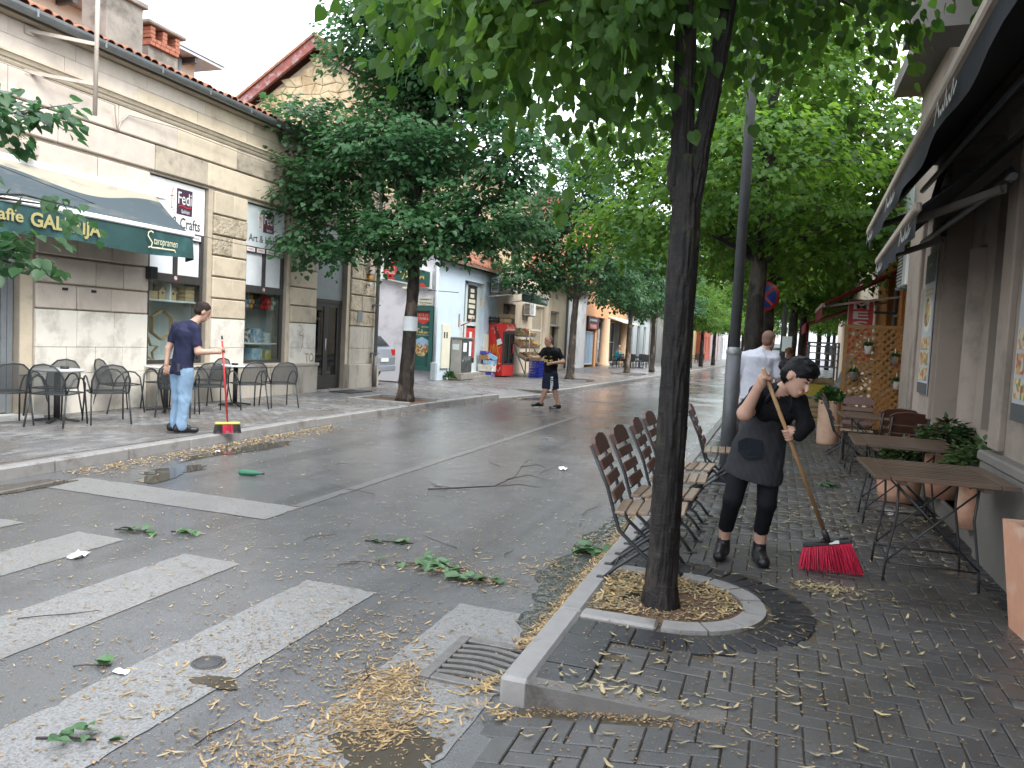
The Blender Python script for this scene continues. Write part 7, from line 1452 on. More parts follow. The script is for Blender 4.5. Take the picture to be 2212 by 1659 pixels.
class Body:
    def __init__(s): s.pr = []; s.mats = []
    def _m(s, m):
        if m not in s.mats: s.mats.append(m)
        return s.mats.index(m)
    def cap(s, a, b, ra, rb, m, k=.02, paint=False): s.pr.append(('c', V3(a), V3(b), ra, rb, s._m(m), k, paint)); return s
    def ell(s, c, r, m, ax=None, k=.02, paint=False):
        A = np.eye(3, dtype=np.float32) if ax is None else np.array(ax, np.float32); s.pr.append(('e', V3(c), V3(r), A, None, s._m(m), k, paint)); return s
    def loft(s, a, b, lat, r0, r1, m, k=.015):
        """elliptic frustum, flat ends: lat = side axis, r=(side, front)"""
        s.pr.append(('l', V3(a), V3(b), V3(lat), (r0, r1), s._m(m), k, False)); return s
    def build(s, name, parent, res=.012, floor=None):
        lo = np.full(3, 1e9); hi = -lo
        for p in s.pr:
            if p[0] == 'e': c = p[1]; e = np.full(3, max(p[2])); a, b = c-e, c+e
            else:
                r = max(p[3], p[4]) if p[0] == 'c' else max(max(p[4][0]), max(p[4][1])); a = np.minimum(p[1], p[2])-r; b = np.maximum(p[1], p[2])+r
            lo = np.minimum(lo, a); hi = np.maximum(hi, b)
        lo -= 4*res; hi += 4*res; dim = np.ceil((hi-lo)/res).astype(int)+1
        D = np.full(dim, 1., np.float32); raw = np.full(dim, 1., np.float32); L = np.zeros(dim, np.int16)
        ax = [(lo[i]+np.arange(dim[i])*res).astype(np.float32) for i in range(3)]
        for p in s.pr:
            kind, q1, q2 = p[0], p[1], p[2]; k = p[6]; pad = .05+k
            if kind == 'e': e = np.full(3, max(q2)); a, b = q1-e, q1+e
            else: r = max(p[3], p[4]) if kind == 'c' else max(max(p[4][0]), max(p[4][1])); a = np.minimum(q1, q2)-r; b = np.maximum(q1, q2)+r
            i0 = np.maximum(0, np.floor((a-pad-lo)/res).astype(int)); i1 = np.minimum(dim, np.ceil((b+pad-lo)/res).astype(int)+1); sl = tuple(slice(i0[i], i1[i]) for i in range(3))
            X = ax[0][sl[0]][:, None, None]; Y = ax[1][sl[1]][None, :, None]; Z = ax[2][sl[2]][None, None, :]
            if kind == 'c':
                ab = q2-q1; l2 = float(ab@ab)+1e-9; px, py, pz_ = X-q1[0], Y-q1[1], Z-q1[2]; t = np.clip((px*ab[0]+py*ab[1]+pz_*ab[2])/l2, 0, 1); d = np.sqrt((px-t*ab[0])**2+(py-t*ab[1])**2+(pz_-t*ab[2])**2)-(p[3]+(p[4]-p[3])*t)
            elif kind == 'e':
                A = p[3]; px, py, pz_ = X-q1[0], Y-q1[1], Z-q1[2]; c = [(px*A[i][0]+py*A[i][1]+pz_*A[i][2]) for i in range(3)]
                k0 = np.sqrt(sum((c[i]/q2[i])**2 for i in range(3))); k1 = np.sqrt(sum((c[i]/q2[i]**2)**2 for i in range(3)))+1e-6; d = k0*(k0-1)/k1
            else:
                ab = q2-q1; ln = float(np.linalg.norm(ab)); w = ab/ln; lt = p[3]-w*(p[3]@w); lt = lt/np.linalg.norm(lt); f = np.cross(w, lt); px, py, pz_ = X-q1[0], Y-q1[1], Z-q1[2]
                h = px*w[0]+py*w[1]+pz_*w[2]; u = px*lt[0]+py*lt[1]+pz_*lt[2]; v = px*f[0]+py*f[1]+pz_*f[2]; t = np.clip(h/ln, 0, 1); (a0, b0), (a1, b1_) = p[4]; ra = a0+(a1-a0)*t; rb = b0+(b1_-b0)*t
                d = np.maximum((np.sqrt((u/ra)**2+(v/rb)**2)-1)*np.minimum(ra, rb), np.maximum(-h, h-ln))
            d = d.astype(np.float32)
            if p[7]: L[sl] = np.where(d < 0, p[5], L[sl]); continue
            lab = d < raw[sl]; L[sl] = np.where(lab, p[5], L[sl]); raw[sl] = np.minimum(raw[sl], d)
            o = D[sl]; hh = np.clip(.5+.5*(o-d)/k, 0, 1); D[sl] = o+(d-o)*hh-k*hh*(1-hh)
        if floor is not None: D = np.maximum(D, (floor-ax[2])[None, None, :])
        # surface nets
        sg = D < 0; nx, ny, nz = dim; acc = np.zeros((nx-1, ny-1, nz-1, 3), np.float32); cnt = np.zeros((nx-1, ny-1, nz-1), np.float32)
        I = np.stack(np.meshgrid(np.arange(nx-1), np.arange(ny-1), np.arange(nz-1), indexing='ij'), -1).astype(np.float32) if False else None
        C = {}
        for a in (0, 1):
            for b in (0, 1):
                for c in (0, 1): C[a, b, c] = D[a:nx-1+a, b:ny-1+b, c:nz-1+c]
        for a in C:
            for axis in range(3):
                if a[axis]: continue
                b = list(a); b[axis] = 1; b = tuple(b); d0, d1 = C[a], C[b]; x = (d0 < 0) != (d1 < 0); t = np.where(x, d0/np.where(x, d0-d1, 1), 0)
                for i in range(3): acc[..., i] += np.where(x, (a[i]+(t if i == axis else 0)), 0)
                cnt += x
        act = cnt > 0; idx = np.full(act.shape, -1, np.int64); ii = np.argwhere(act); idx[act] = np.arange(len(ii)); V = lo+(ii+acc[act]/cnt[act][:, None])*res
        lab = L[ii[:, 0], ii[:, 1], ii[:, 2]]; F = []
        for axis in range(3):
            u, v = (axis+1) % 3, (axis+2) % 3; s0 = [slice(1, -1)]*3; s0[axis] = slice(0, -1); s1 = list(s0); s1[axis] = slice(1, None); A = sg[tuple(s0)]; Bq = sg[tuple(s1)]
            for inside in (True, False):
                e = np.argwhere((A != Bq) & (A == inside))
                off = np.array([1, 1, 1]); off[axis] = 0; e = e+off; q = []
                for du, dv in ((0, 0), (1, 0), (1, 1), (0, 1)):
                    g_ = e.copy(); g_[:, u] -= du; g_[:, v] -= dv; q.append(idx[g_[:, 0], g_[:, 1], g_[:, 2]])
                q = np.stack(q, 1); F.append(q if inside else q[:, ::-1])
        F = np.concatenate(F); mi = lab[F[:, 0]]
        o = arr(name, V, F, s.mats, parent, mi, True)
        soft = [i for i, q in enumerate(s.mats) if q.startswith(('tee', 'jeans', 'shorts', 'apron', 'turq', 'trous'))]
        nv = len(o.data.vertices); no = np.empty(nv*3, np.float32); o.data.vertices.foreach_get('normal', no); no = no.reshape(-1, 3); V = V.astype(np.float32)
        hr = [i for i, q in enumerate(s.mats) if q in ('hair_black', 'hair_dark', 'hair_fair')]
        for i in np.nonzero(np.isin(lab, hr))[0]:
            x, y, z = V[i]; V[i] += no[i]*(mnoise.noise((x*45+z*60, y*45, z*110))*.005+mnoise.noise((x*18, y*18, z*22))*.006)
        for i in np.nonzero(np.isin(lab, soft))[0]:
            x, y, z = V[i]; h = mnoise.noise((x*9+z*3, y*9-z*2, z*5))*.011+mnoise.noise((x*20+z*9, y*20, z*13))*.005; V[i] += no[i]*h
        o.data.vertices.foreach_set('co', V.ravel()); o.data.update(); return o
def nrm(v): v = np.array(v, float); return v/np.linalg.norm(v)
def head(B, c, fwd, up, m='skin', hair='hair_dark', sc=1., style='short', female=False):
    f = nrm(fwd); u = np.array(up, float); u = nrm(u-f*(u@f)); r = np.cross(f, u); c = np.array(c, float); P = lambda a, b, d: c+sc*(r*a+f*b+u*d); A = [r, f, u]
    B.ell(P(0, -.01, .03), (.074*sc, .092*sc, .088*sc), m, A); B.ell(P(0, .022, -.045), (.056*sc, .062*sc, .068*sc), m, A, .03); B.ell(P(0, .06, -.088), (.026*sc, .022*sc, .022*sc), m, A, .03)
    B.cap(P(0, .083, .012), P(0, .106, -.028), .009*sc, .014*sc, m, .012); B.ell(P(0, .088, -.062), (.024*sc, .012*sc, .011*sc), m, A, .01)
    for s_ in (-1, 1):
        B.ell(P(s_*.076, -.005, -.008), (.011*sc, .02*sc, .032*sc), m, A, .008); B.ell(P(s_*.032, .088, .008), (.019*sc, .018*sc, .0105*sc), 'eye_dark', A, .01, True); B.ell(P(s_*.034, .09, .03), (.026*sc, .02*sc, .0075*sc), hair if style != 'bald' else 'hair_short', A, .01, True)
    B.ell(P(0, .098, -.062), (.024*sc, .012*sc, .0095*sc), 'lips', A, .01, True)
    if style == 'short': B.ell(P(0, -.022, .042), (.080*sc, .094*sc, .086*sc), hair, A, .012); B.ell(P(0, -.05, -.015), (.07*sc, .06*sc, .06*sc), hair, A, .012)
    elif style == 'bald': B.ell(P(0, -.025, .035), (.0765*sc, .09*sc, .086*sc), hair, A, .01); B.ell(P(0, -.05, -.02), (.064*sc, .054*sc, .06*sc), hair, A, .012)
    elif style == 'bun':
        B.ell(P(0, -.02, .045), (.085*sc, .1*sc, .09*sc), hair, A, .01); B.ell(P(0, -.05, -.01), (.08*sc, .07*sc, .075*sc), hair, A, .015); B.ell(P(-.0, -.135, .0), (.042*sc, .042*sc, .04*sc), hair, A, .01); B.ell(P(0, .03, .085), (.07*sc, .06*sc, .045*sc), hair, A, .02)
def grip(B, c, axis, palm, m='skin', wr=None, sc=1.):
    """fist closed round a rod through c along axis; palm = direction from rod to the palm"""
    a = nrm(axis); p = np.array(palm, float); p = nrm(p-a*(p@a)); q = np.cross(a, p); c = np.array(c, float); R = .024*sc
    B.ell(c+p*.034*sc, (.046*sc, .018*sc, .04*sc), m, [a, p, q], .012)
    for i in range(4):
        o = c+a*(i-1.5)*.0215*sc; L = (1, 1.05, 1, .9)[i]; pts = [o+R*(p*math.cos(t)+q*math.sin(t)) for t in (.7, 1.7*L, 2.7*L, 3.6*L)]
        for k in range(3): B.cap(pts[k], pts[k+1], (.0105-.001*k)*sc, (.0098-.001*k)*sc, m, .004)
    pts = [c-a*.04*sc+R*(p*math.cos(t)+q*math.sin(t))*1.05 for t in (-.5, -1.3, -2.2)]
    for k in range(2): B.cap(pts[k]+a*.012*k, pts[k+1]+a*.02*(k+1), .0125*sc, .011*sc, m, .005)
    if wr is not None: B.cap(wr, c+p*.036*sc, .027*sc, .03*sc, m, .02)
def openhand(B, w, dirn, side, curl, m='skin', sc=1.):
    d = nrm(dirn); s_ = np.array(side, float); s_ = nrm(s_-d*(s_@d)); n_ = np.cross(s_, d); w = np.array(w, float)
    B.ell(w+d*.05*sc, (.038*sc, .052*sc, .017*sc), m, [s_, d, n_], .012)
    for i in range(4):
        o = w+d*.09*sc+s_*(i-1.5)*.02*sc; L = (.065, .078, .072, .056)[i]*sc; e = o+(d*.9+n_*curl*.5)*L*.55; g_ = e+(d*.6+n_*curl)*L*.5; B.cap(o, e, .0105*sc, .0095*sc, m, .004); B.cap(e, g_, .0095*sc, .008*sc, m, .004)
    o = w+d*.03*sc+s_*.035*sc; e = o+(d*.6+s_*.7)*.045*sc; B.cap(o, e, .013*sc, .011*sc, m, .008); B.cap(e, e+(d+n_*curl*.6)*.03*sc, .011*sc, .0095*sc, m, .004)
def limb(B, a, b, c, r, m1, m2, k=.02):
    B.cap(a, b, r[0], r[1], m1, k); B.cap(b, c, r[1], r[2], m2, k)
def shoe(B, ank, toe, m='leather', r=.042, zf=None):
    a = np.array(ank, float); t = np.array(toe, float); d = t-a; h = a.copy(); h[2] = t[2]+.01; hl = h-nrm([d[0], d[1], 0])*.05
    B.cap(hl, t, r, r*.9, m, .02); B.cap(hl+[0, 0, .03], (h+t)/2+[0, 0, .03], r*.95, r*.8, m, .02); B.cap(a, h+[0, 0, .02], .04, .045, m, .02)
# ------------------------------------------------------------ woman sweeping
wo_ = thing('person', 'woman in black shirt and dark striped apron bending over a broom on the right pavement', 'person', (-.1, 5.7, .12), 0, world=True)
B = Body()
pel, wst, chs, nck = (-.09, 5.8, .97), (-.055, 5.74, 1.12), (.015, 5.64, 1.27), (.055, 5.55, 1.385)
lat = nrm((.97, -.2, -.1)); 
B.ell((-.09, 5.81, .94), (.17, .125, .12), 'leggings', None, .03); B.loft(pel, wst, lat, (.16, .118), (.138, .104), 'tee_black', .03); B.ell((-.01, 5.68, 1.2), (.144, .115, .14), 'tee_black', None, .04); B.ell((.02, 5.635, 1.29), (.155, .112, .12), 'tee_black', None, .04)
B.ell((-.045, 5.555, 1.22), (.07, .06, .06), 'tee_black', None, .04); B.ell((.075, 5.535, 1.215), (.07, .06, .06), 'tee_black', None, .04)
B.cap((.02, 5.6, 1.345), (.09, 5.49, 1.41), .055, .05, 'skin', .03); B.cap((-.1, 5.62, 1.345), (.05, 5.57, 1.385), .065, .055, 'tee_black', .03); B.cap((.15, 5.52, 1.31), (.05, 5.56, 1.375), .065, .055, 'tee_black', .03)
head(B, (.142, 5.425, 1.475), (.62, -.55, -.5), (.35, .0, .9), 'skin', 'hair_black', 1.04, 'bun', True)
# raised right arm
B.cap((-.105, 5.61, 1.34), (-.165, 5.45, 1.24), .068, .062, 'tee_black', .02); B.cap((-.165, 5.46, 1.24), (-.178, 5.385, 1.225), .058, .05, 'tee_black', .015); B.cap((-.165, 5.43, 1.235), (-.18, 5.36, 1.215), .05, .047, 'skin', .02); B.cap((-.18, 5.36, 1.215), (-.105, 5.3, 1.4), .047, .03, 'skin', .02)
hd0 = np.array((-.06, 5.28, 1.475)); hd1 = np.array((.40, 5.72, .385)); hax = nrm(hd1-hd0)
grip(B, hd0+hax*.02, hax, (-.5, -.1, .1), 'skin', (-.105, 5.3, 1.4), 1.0)
# lower left arm
lw = hd0+hax*.44
B.cap((.155, 5.52, 1.31), (.215, 5.5, 1.16), .062, .055, 'tee_black', .02); B.cap((.215, 5.5, 1.16), (.165, 5.43, 1.1), .052, .047, 'tee_black', .02); B.cap((.165, 5.43, 1.1), lw+[.02, -.01, .02], .032, .027, 'skin', .02); grip(B, lw, hax, (.6, .1, .3), 'skin', (.165, 5.43, 1.1), 1.0)
# legs
B.cap((-.175, 5.8, .92), (-.232, 5.66, .57), .092, .066, 'leggings', .02); B.cap((-.232, 5.66, .57), (-.268, 5.75, .36), .063, .055, 'leggings', .02); B.cap((-.268, 5.75, .37), (-.28, 5.77, .24), .05, .04, 'skin', .01); B.cap((-.28, 5.77, .25), (-.283, 5.77, .17), .046, .05, 'leather', .01)
B.cap((-.005, 5.82, .92), (.0, 5.7, .56), .092, .066, 'leggings', .02); B.cap((.0, 5.7, .56), (-.025, 5.79, .36), .063, .055, 'leggings', .02); B.cap((-.025, 5.79, .37), (-.03, 5.81, .23), .05, .04, 'skin', .01); B.cap((-.03, 5.81, .24), (-.03, 5.81, .16), .046, .05, 'leather', .01)
B.cap((-.285, 5.79, .2), (-.298, 5.63, .16), .047, .043, 'leather', .02); B.cap((-.03, 5.83, .165), (.005, 5.64, .155), .05, .046, 'leather', .02)
B.build('body', wo_, .0075, .121)
ap = Body(); ap.loft((-.115, 5.775, .735), (-.055, 5.73, 1.1), lat, (.214, .165), (.155, .128), 'apron_cloth', .01); ap.loft((-.055, 5.73, 1.09), (-.02, 5.655, 1.245), lat, (.153, .13), (.132, .138), 'apron_cloth', .02)
ap.build('apron', wo_, .008); ap = Body(); ap.loft((-.13, 5.755, .88), (-.075, 5.725, 1.06), lat, (.216, .166), (.176, .144), 'apron_plain', .01)
m = MB(); m.prism([(-.17, 5.598, 1.03), (-.06, 5.583, 1.02), (-.05, 5.588, .9), (-.17, 5.583, .88), (-.22, 5.61, .93), (-.22, 5.61, 1.0)], (0, .01, 0)); part('apron_pocket', m, 'apron_plain', wo_)
m = MB(); m.tube([(-.08, 5.545, 1.24), (-.03, 5.51, 1.34), (.02, 5.5, 1.41)], .012, 6); m.tube([(.1, 5.5, 1.22), (.115, 5.47, 1.3), (.11, 5.46, 1.37)], .012, 6); part('apron_strap', m, 'apron_plain', wo_)
# her broom
mat('broom_pole', (.34, .20, .09), .5, .2, 12, .1, 60); mat('bristle_red', (.50, .015, .055), .45, .3, 60, 0, isl=.25); mat('bristle_black', (.02, .02, .02), .6, .2, 40, 0, isl=.3); mat('yellow_plastic', (.62, .5, .08), .45, .08, 5, 0); mat('pole_red', (.5, .03, .03), .35, .08, 5, 0)
def bristles(a, b, c, d, rows, n, m, parent, R, r=.004):
    """tufts from edge a-b (top) to edge c-d (bottom)"""
    a, b, c, d = map(Vector, (a, b, c, d)); mb = MB(); out = (b-a).cross(c-a).normalized()
    for k in range(rows):
        for i in range(n):
            t = (i+R.uniform(-.3, .3))/(n-1); p = a.lerp(b, min(1, max(0, t)))+out*(k-(rows-1)/2)*.014; t2 = t+R.uniform(-.03, .03); q = c.lerp(d, t2)+out*((k-(rows-1)/2)*.03+R.uniform(-.012, .012))+Vector((0, 0, R.uniform(0, .012))); mb.tube([tuple(p), tuple((p+q)/2+out*R.uniform(-.004, .004)), tuple(q)], [r, r*1.1, r*.6], 4, cap=False)
    return part('bristles', mb, m, parent, kind='stuff')
bw = thing('broom', 'wooden pole broom with wide crimson bristles held by the bending woman', 'broom', tuple(hd1), 0, world=True)
m = MB(); m.tube([tuple(hd0-hax*.06), tuple(hd1)], .0135, 10); part('pole', m, 'broom_pole', bw)
m = MB(); m.tube([tuple(hd1-hax*.05), tuple(hd1+hax*.05)], [.019, .024], 10); m.tube([(.41, 5.735, .345), (.34, 5.745, .325), (.27, 5.75, .3)], [.02, .014, .008], 8); m.tube([(.41, 5.735, .345), (.48, 5.75, .35), (.55, 5.76, .37)], [.02, .014, .008], 8); m.obox((.262, 5.75, .29), (.572, 5.76, .358), .05, .028, .006); part('head_bar', m, 'black_metal', bw)
bristles((.268, 5.75, .278), (.568, 5.76, .345), (.245, 5.75, .124), (.665, 5.79, .128), 5, 62, 'bristle_red', bw, random.Random(3), .003); panel('price_label', fr((.46, 5.732, .338), (.975, .03, .215), (-.215, 0, .975), (0, -1, 0)), .065, .022, 'white_panel', bw, .002)
# ------------------------------------------------------------ figures given in picture axes: a to the right, b away, z up
def frame(x, y, z0, ang):
    r = np.array((math.cos(ang), math.sin(ang), 0)); dp = np.array((-math.sin(ang), math.cos(ang), 0)); o = np.array((x, y, z0)); return lambda a, b, z: o+r*a+dp*b+np.array((0, 0, z))
# man sweeping on the left pavement
ml = thing('person', 'man in navy t-shirt and light blue jeans holding a red broom on the left kerb', 'person', (-7.64, 8.38, .12), 0, world=True)
J = frame(-7.62, 8.4, .12, math.radians(42)); B = Body(); rt = J(1, 0, 0)-J(0, 0, 0); dp = J(0, 1, 0)-J(0, 0, 0)
latm = nrm(rt*.45-dp*.9)          # from his left side to his right side
B.loft(J(.0, 0, .8), J(.06, 0, 1.38), latm, (.168, .13), (.19, .125), 'tee_navy', .05); B.ell(J(.06, 0, 1.36), (.17, .15, .14), 'tee_navy', None, .05)
B.ell(J(.0, 0, .83), (.14, .115, .1), 'jeans', None, .03)
B.cap(J(.08, 0, 1.44), J(.2, .02, 1.57), .062, .055, 'skin', .03); B.cap(J(-.06, .13, 1.43), J(.1, .0, 1.47), .07, .07, 'tee_navy', .03); B.cap(J(.15, -.13, 1.42), J(.1, .0, 1.47), .07, .07, 'tee_navy', .03)
head(B, J(.255, .02, 1.66), rt*.85+dp*.1+np.array((0, 0, -.5)), rt*.4+np.array((0, 0, .9)), 'skin', 'hair_dark', 1.05)
B.cap(J(.16, -.14, 1.42), J(.18, -.17, 1.22), .072, .068, 'tee_navy', .02); B.cap(J(.18, -.17, 1.24), J(.2, -.2, 1.12), .05, .045, 'skin', .02); B.cap(J(.2, -.2, 1.12), J(.47, -.18, 1.13), .046, .03, 'skin', .02)
hb = J(.52, -.17, 1.15); ht, hbm = J(.5, -.17, 1.28), J(.6, -.12, .13); hx_ = nrm(hbm-ht); hb = ht+hx_*.13
grip(B, hb, hx_, -rt, 'skin', J(.47, -.18, 1.13), 1.05)
B.cap(J(-.08, .14, 1.43), J(-.12, .16, 1.25), .07, .065, 'tee_navy', .02); B.cap(J(-.12, .16, 1.26), J(-.17, .14, 1.14), .048, .043, 'skin', .02); B.cap(J(-.17, .14, 1.14), J(-.19, .09, .93), .042, .028, 'skin', .02); openhand(B, J(-.19, .09, .93), np.array((0, 0, -1.))+rt*.0, rt, .5, 'skin')
for a, b, kn, an in ((-.04, .08, J(-.03, .08, .47), J(-.07, .09, .1)), (.05, -.07, J(.04, -.06, .47), J(.01, -.07, .1))): B.cap(J(a, b, .84), kn, .108, .085, 'jeans', .03); B.cap(kn, an, .082, .068, 'jeans', .03)
shoe(B, J(-.08, .09, .09), J(.08, .1, .045)); shoe(B, J(.0, -.07, .09), J(.2, -.04, .045))
B.build('body', ml, .01, .12)
m = MB(); M = fr(tuple(J(-.02, -.135, .9)), tuple(nrm(rt*.95+dp*.3)), (0, 0, 1), tuple(nrm(rt*.3-dp*.95))); m.box(-.04, -.06, 0, .04, .05, .016, .004, 0, M); part('phone', m, 'ink', ml)
br = thing('broom', 'red pole broom with yellow head resting on the left kerb', 'broom', tuple(hbm), 0, world=True)
m = MB(); m.tube([tuple(ht), tuple(hbm)], .0125, 10); part('pole', m, 'pole_red', br); m = MB(); m.tube([tuple(ht-hx_*.07), tuple(ht-hx_*.02)], .012, 8); part('hanging_loop', m, 'ink', br)
ctr = Vector(tuple(hbm)); rv = Vector(tuple(nrm(rt+dp*.1))); M = fr(tuple(ctr), tuple(rv), (0, 0, 1), tuple(Vector((rv.y, -rv.x, 0)))); m = MB(); m.box(-.165, .0, -.03, .165, .035, .03, .012, 0, M); part('head_block', m, 'yellow_plastic', br)
for x0, x1, mm in ((-.16, -.06, 'bristle_black'), (-.06, .07, 'bristle_red'), (.07, .16, 'bristle_black')): bristles(tuple(M @ Vector((x0, 0, 0))), tuple(M @ Vector((x1, 0, 0))), tuple(M @ Vector((x0*1.12, -.125, 0))), tuple(M @ Vector((x1*1.12, -.125, 0))), 3, 14, mm, br, random.Random(8), .0045)
# man crossing the road
mc = thing('person', 'bald man in black t-shirt and dark shorts walking across the wet road', 'person', (-5.05, 17.24, 0), 0, world=True)
J = frame(-5.0, 17.24, 0, math.radians(16)); B = Body(); rt = J(1, 0, 0)-J(0, 0, 0); dp = J(0, 1, 0)-J(0, 0, 0); latc = nrm(rt*.75+dp*.55); up = np.array((0, 0, 1.))
B.loft(J(.03, 0, .78), J(.03, 0, 1.05), latc, (.175, .13), (.165, .125), 'tee_black', .03); B.loft(J(.03, 0, 1.02), J(.03, 0, 1.36), latc, (.165, .122), (.19, .125), 'tee_black', .04); B.ell(J(.03, 0, 1.34), (.165, .14, .13), 'tee_black', None, .05); B.ell(J(.03, 0, .84), (.165, .14, .12), 'shorts_navy', None, .03)
B.cap(J(.02, 0, 1.4), J(-.03, -.03, 1.52), .06, .055, 'skin_tan', .03); B.cap(J(-.13, -.1, 1.38), J(.02, 0, 1.43), .065, .06, 'tee_black', .03); B.cap(J(.18, .1, 1.38), J(.02, 0, 1.43), .065, .06, 'tee_black', .03)
head(B, J(-.06, -.05, 1.6), -rt*.8-dp*.5-up*.2, up, 'skin_tan', 'hair_short', 1.02, 'bald')
B.cap(J(-.14, -.1, 1.37), J(-.22, -.17, 1.26), .07, .062, 'tee_black', .02); B.cap(J(-.2, -.16, 1.27), J(-.27, -.2, 1.2), .05, .045, 'skin_tan', .02); B.cap(J(-.27, -.2, 1.2), J(-.44, -.3, 1.2), .044, .03, 'skin_tan', .02)
st0, st1 = J(-.5, -.3, 1.93), J(-.46, -.32, 1.1); sx_ = nrm(st1-st0); grip(B, st0+sx_*.72, sx_, rt, 'skin_tan', J(-.44, -.3, 1.2))
B.cap(J(.19, .1, 1.37), J(.27, .06, 1.22), .07, .062, 'tee_black', .02); B.cap(J(.26, .07, 1.24), J(.31, .02, 1.13), .05, .045, 'skin_tan', .02); B.cap(J(.31, .02, 1.13), J(.07, -.24, 1.1), .045, .03, 'skin_tan', .02); openhand(B, J(.07, -.24, 1.1), -rt*.9-dp*.2-up*.2, up, .9, 'skin_tan')
for h, kn, an in ((J(-.03, -.06, .83), J(-.06, -.14, .46), J(-.17, -.05, .12)), (J(.1, .06, .83), J(.15, .06, .45), J(.24, .12, .12))):
    B.loft(kn+(h-kn)*.08, h, latc, (.105, .1), (.11, .115), 'shorts_navy', .02); B.cap(kn+(h-kn)*.3, kn, .07, .06, 'skin_tan', .02); B.cap(kn, kn*.8+an*.2, .06, .058, 'skin_tan', .02); B.cap(kn, kn*.6+an*.4, .06, .056, 'skin_tan', .02); B.cap(kn*.6+an*.4, an, .054, .036, 'skin_tan', .02)
shoe(B, J(-.17, -.05, .12), J(-.34, -.14, .095), 'leather', .04); shoe(B, J(.24, .12, .09), J(.07, .03, .045), 'leather', .04)
B.build('body', mc, .0105, .0)
txt('shirt_print', 'OSEVO', fr(tuple(J(-.03, -.142, 1.14)), tuple(nrm(rt*.95-dp*.05)), (0, 0, 1), tuple(-dp)), .2, .06, 'yellow_plastic', mc, .03); txt('shirt_print', 'Sarajevo', fr(tuple(J(-.03, -.142, 1.24)), tuple(nrm(rt*.95-dp*.05)), (0, 0, 1), tuple(-dp)), .16, .04, 'yellow_plastic', mc)
txt('shorts_print', 'WEST14', fr(tuple(J(.07, -.165, .63)), (0, 0, 1.), tuple(nrm(-rt)), tuple(-dp)), .3, .07, 'white_panel', mc, .03)
for a, b, z in ((-.22, -.135, .06), (.18, .04, .05)):
    for k in range(3): M = fr(tuple(J(a-.035*k, b-.045, z)), tuple(nrm(rt*.6+up*.8)), tuple(nrm(-rt*.8+up*.6)), tuple(-dp)); m = MB(); m.box(-.022, -.005, 0, .022, .005, .004, 0, 0, M); part('shoe_stripe', m, 'sole_white', mc)
m = MB(); m.tube([tuple(st0), tuple(st1)], .012, 8); solo('stick', m, 'galv', 'slim grey metal rod held upright by the man crossing the road', 'rod')
# man in white t-shirt
mw = thing('person', 'man in white t-shirt seen from behind between lamp post and bending woman', 'person', (-.25, 10.9, .12), 0, world=True)
J = frame(-.25, 10.9, .12, 0.05); B = Body(); lt = (1, 0, .0)
B.loft(J(.0, 0, .78), J(.02, 0, 1.42), lt, (.195, .13), (.215, .125), 'tee_white', .05); B.ell(J(.02, .0, 1.4), (.2, .13, .12), 'tee_white', None, .05); B.ell(J(0, 0, .85), (.18, .13, .12), 'trousers_grey', None, .03)
B.cap(J(.05, .0, 1.46), J(.12, .03, 1.6), .06, .056, 'skin_tan', .03); B.cap(J(-.17, 0, 1.41), J(.05, 0, 1.49), .075, .07, 'tee_white', .03); B.cap(J(.21, 0, 1.41), J(.05, 0, 1.49), .075, .07, 'tee_white', .03); head(B, J(.135, .03, 1.66), (.55, .8, -.1), (0, 0, 1), 'skin_tan', 'hair_short', 1.05, 'bald')
for s_ in (-1, 1):
    sx = .02+s_*.2; B.cap(J(sx, 0, 1.41), J(sx+s_*.06, .0, 1.2), .078, .07, 'tee_white', .02); B.cap(J(sx+s_*.055, 0, 1.22), J(sx+s_*.07, .03, 1.1), .05, .045, 'skin_tan', .02); B.cap(J(sx+s_*.07, .03, 1.1), J(sx+s_*.05, .12, .88), .044, .03, 'skin_tan', .02); openhand(B, J(sx+s_*.05, .12, .88), (0, .1, -1), (s_, 0, 0), .4, 'skin_tan')
    B.cap(J(s_*.095, 0, .83), J(s_*.1, .02, .47), .1, .08, 'trousers_grey', .02); B.cap(J(s_*.1, .02, .47), J(s_*.1, -.02, .1), .078, .06, 'trousers_grey', .02); shoe(B, J(s_*.1, -.02, .09), J(s_*.11, .16, .045))
B.build('body', mw, .011, .12)
# woman farther back
mb_ = thing('person', 'light-haired woman in dark top smiling farther back by the trees', 'person', (.25, 17.2, .12), 0, world=True)
J = frame(.25, 17.2, .12, 0.0); B = Body(); B.loft(J(0, 0, .75), J(0, 0, 1.3), lt, (.17, .12), (.17, .11), 'shorts_navy', .04); B.ell(J(0, 0, 1.28), (.17, .11, .11), 'shorts_navy', None, .04); B.cap(J(0, 0, 1.33), J(-.01, 0, 1.43), .05, .05, 'skin', .03); head(B, J(-.02, -.02, 1.47), (-.5, -.8, -.15), (0, 0, 1), 'skin', 'hair_fair', .98, 'bun')
for s_ in (-1, 1): B.cap(J(s_*.17, 0, 1.28), J(s_*.22, -.02, 1.05), .055, .048, 'shorts_navy', .02); B.cap(J(s_*.22, -.02, 1.05), J(s_*.2, -.12, .85), .042, .03, 'skin', .02); openhand(B, J(s_*.2, -.12, .85), (0, -.2, -1), (s_, 0, 0), .4); B.cap(J(s_*.09, 0, .8), J(s_*.09, -.02, .45), .095, .07, 'trousers_grey', .02); B.cap(J(s_*.09, -.02, .45), J(s_*.09, 0, .09), .068, .05, 'trousers_grey', .02); shoe(B, J(s_*.09, 0, .09), J(s_*.1, -.15, .045))
B.build('body', mb_, .013, .12)
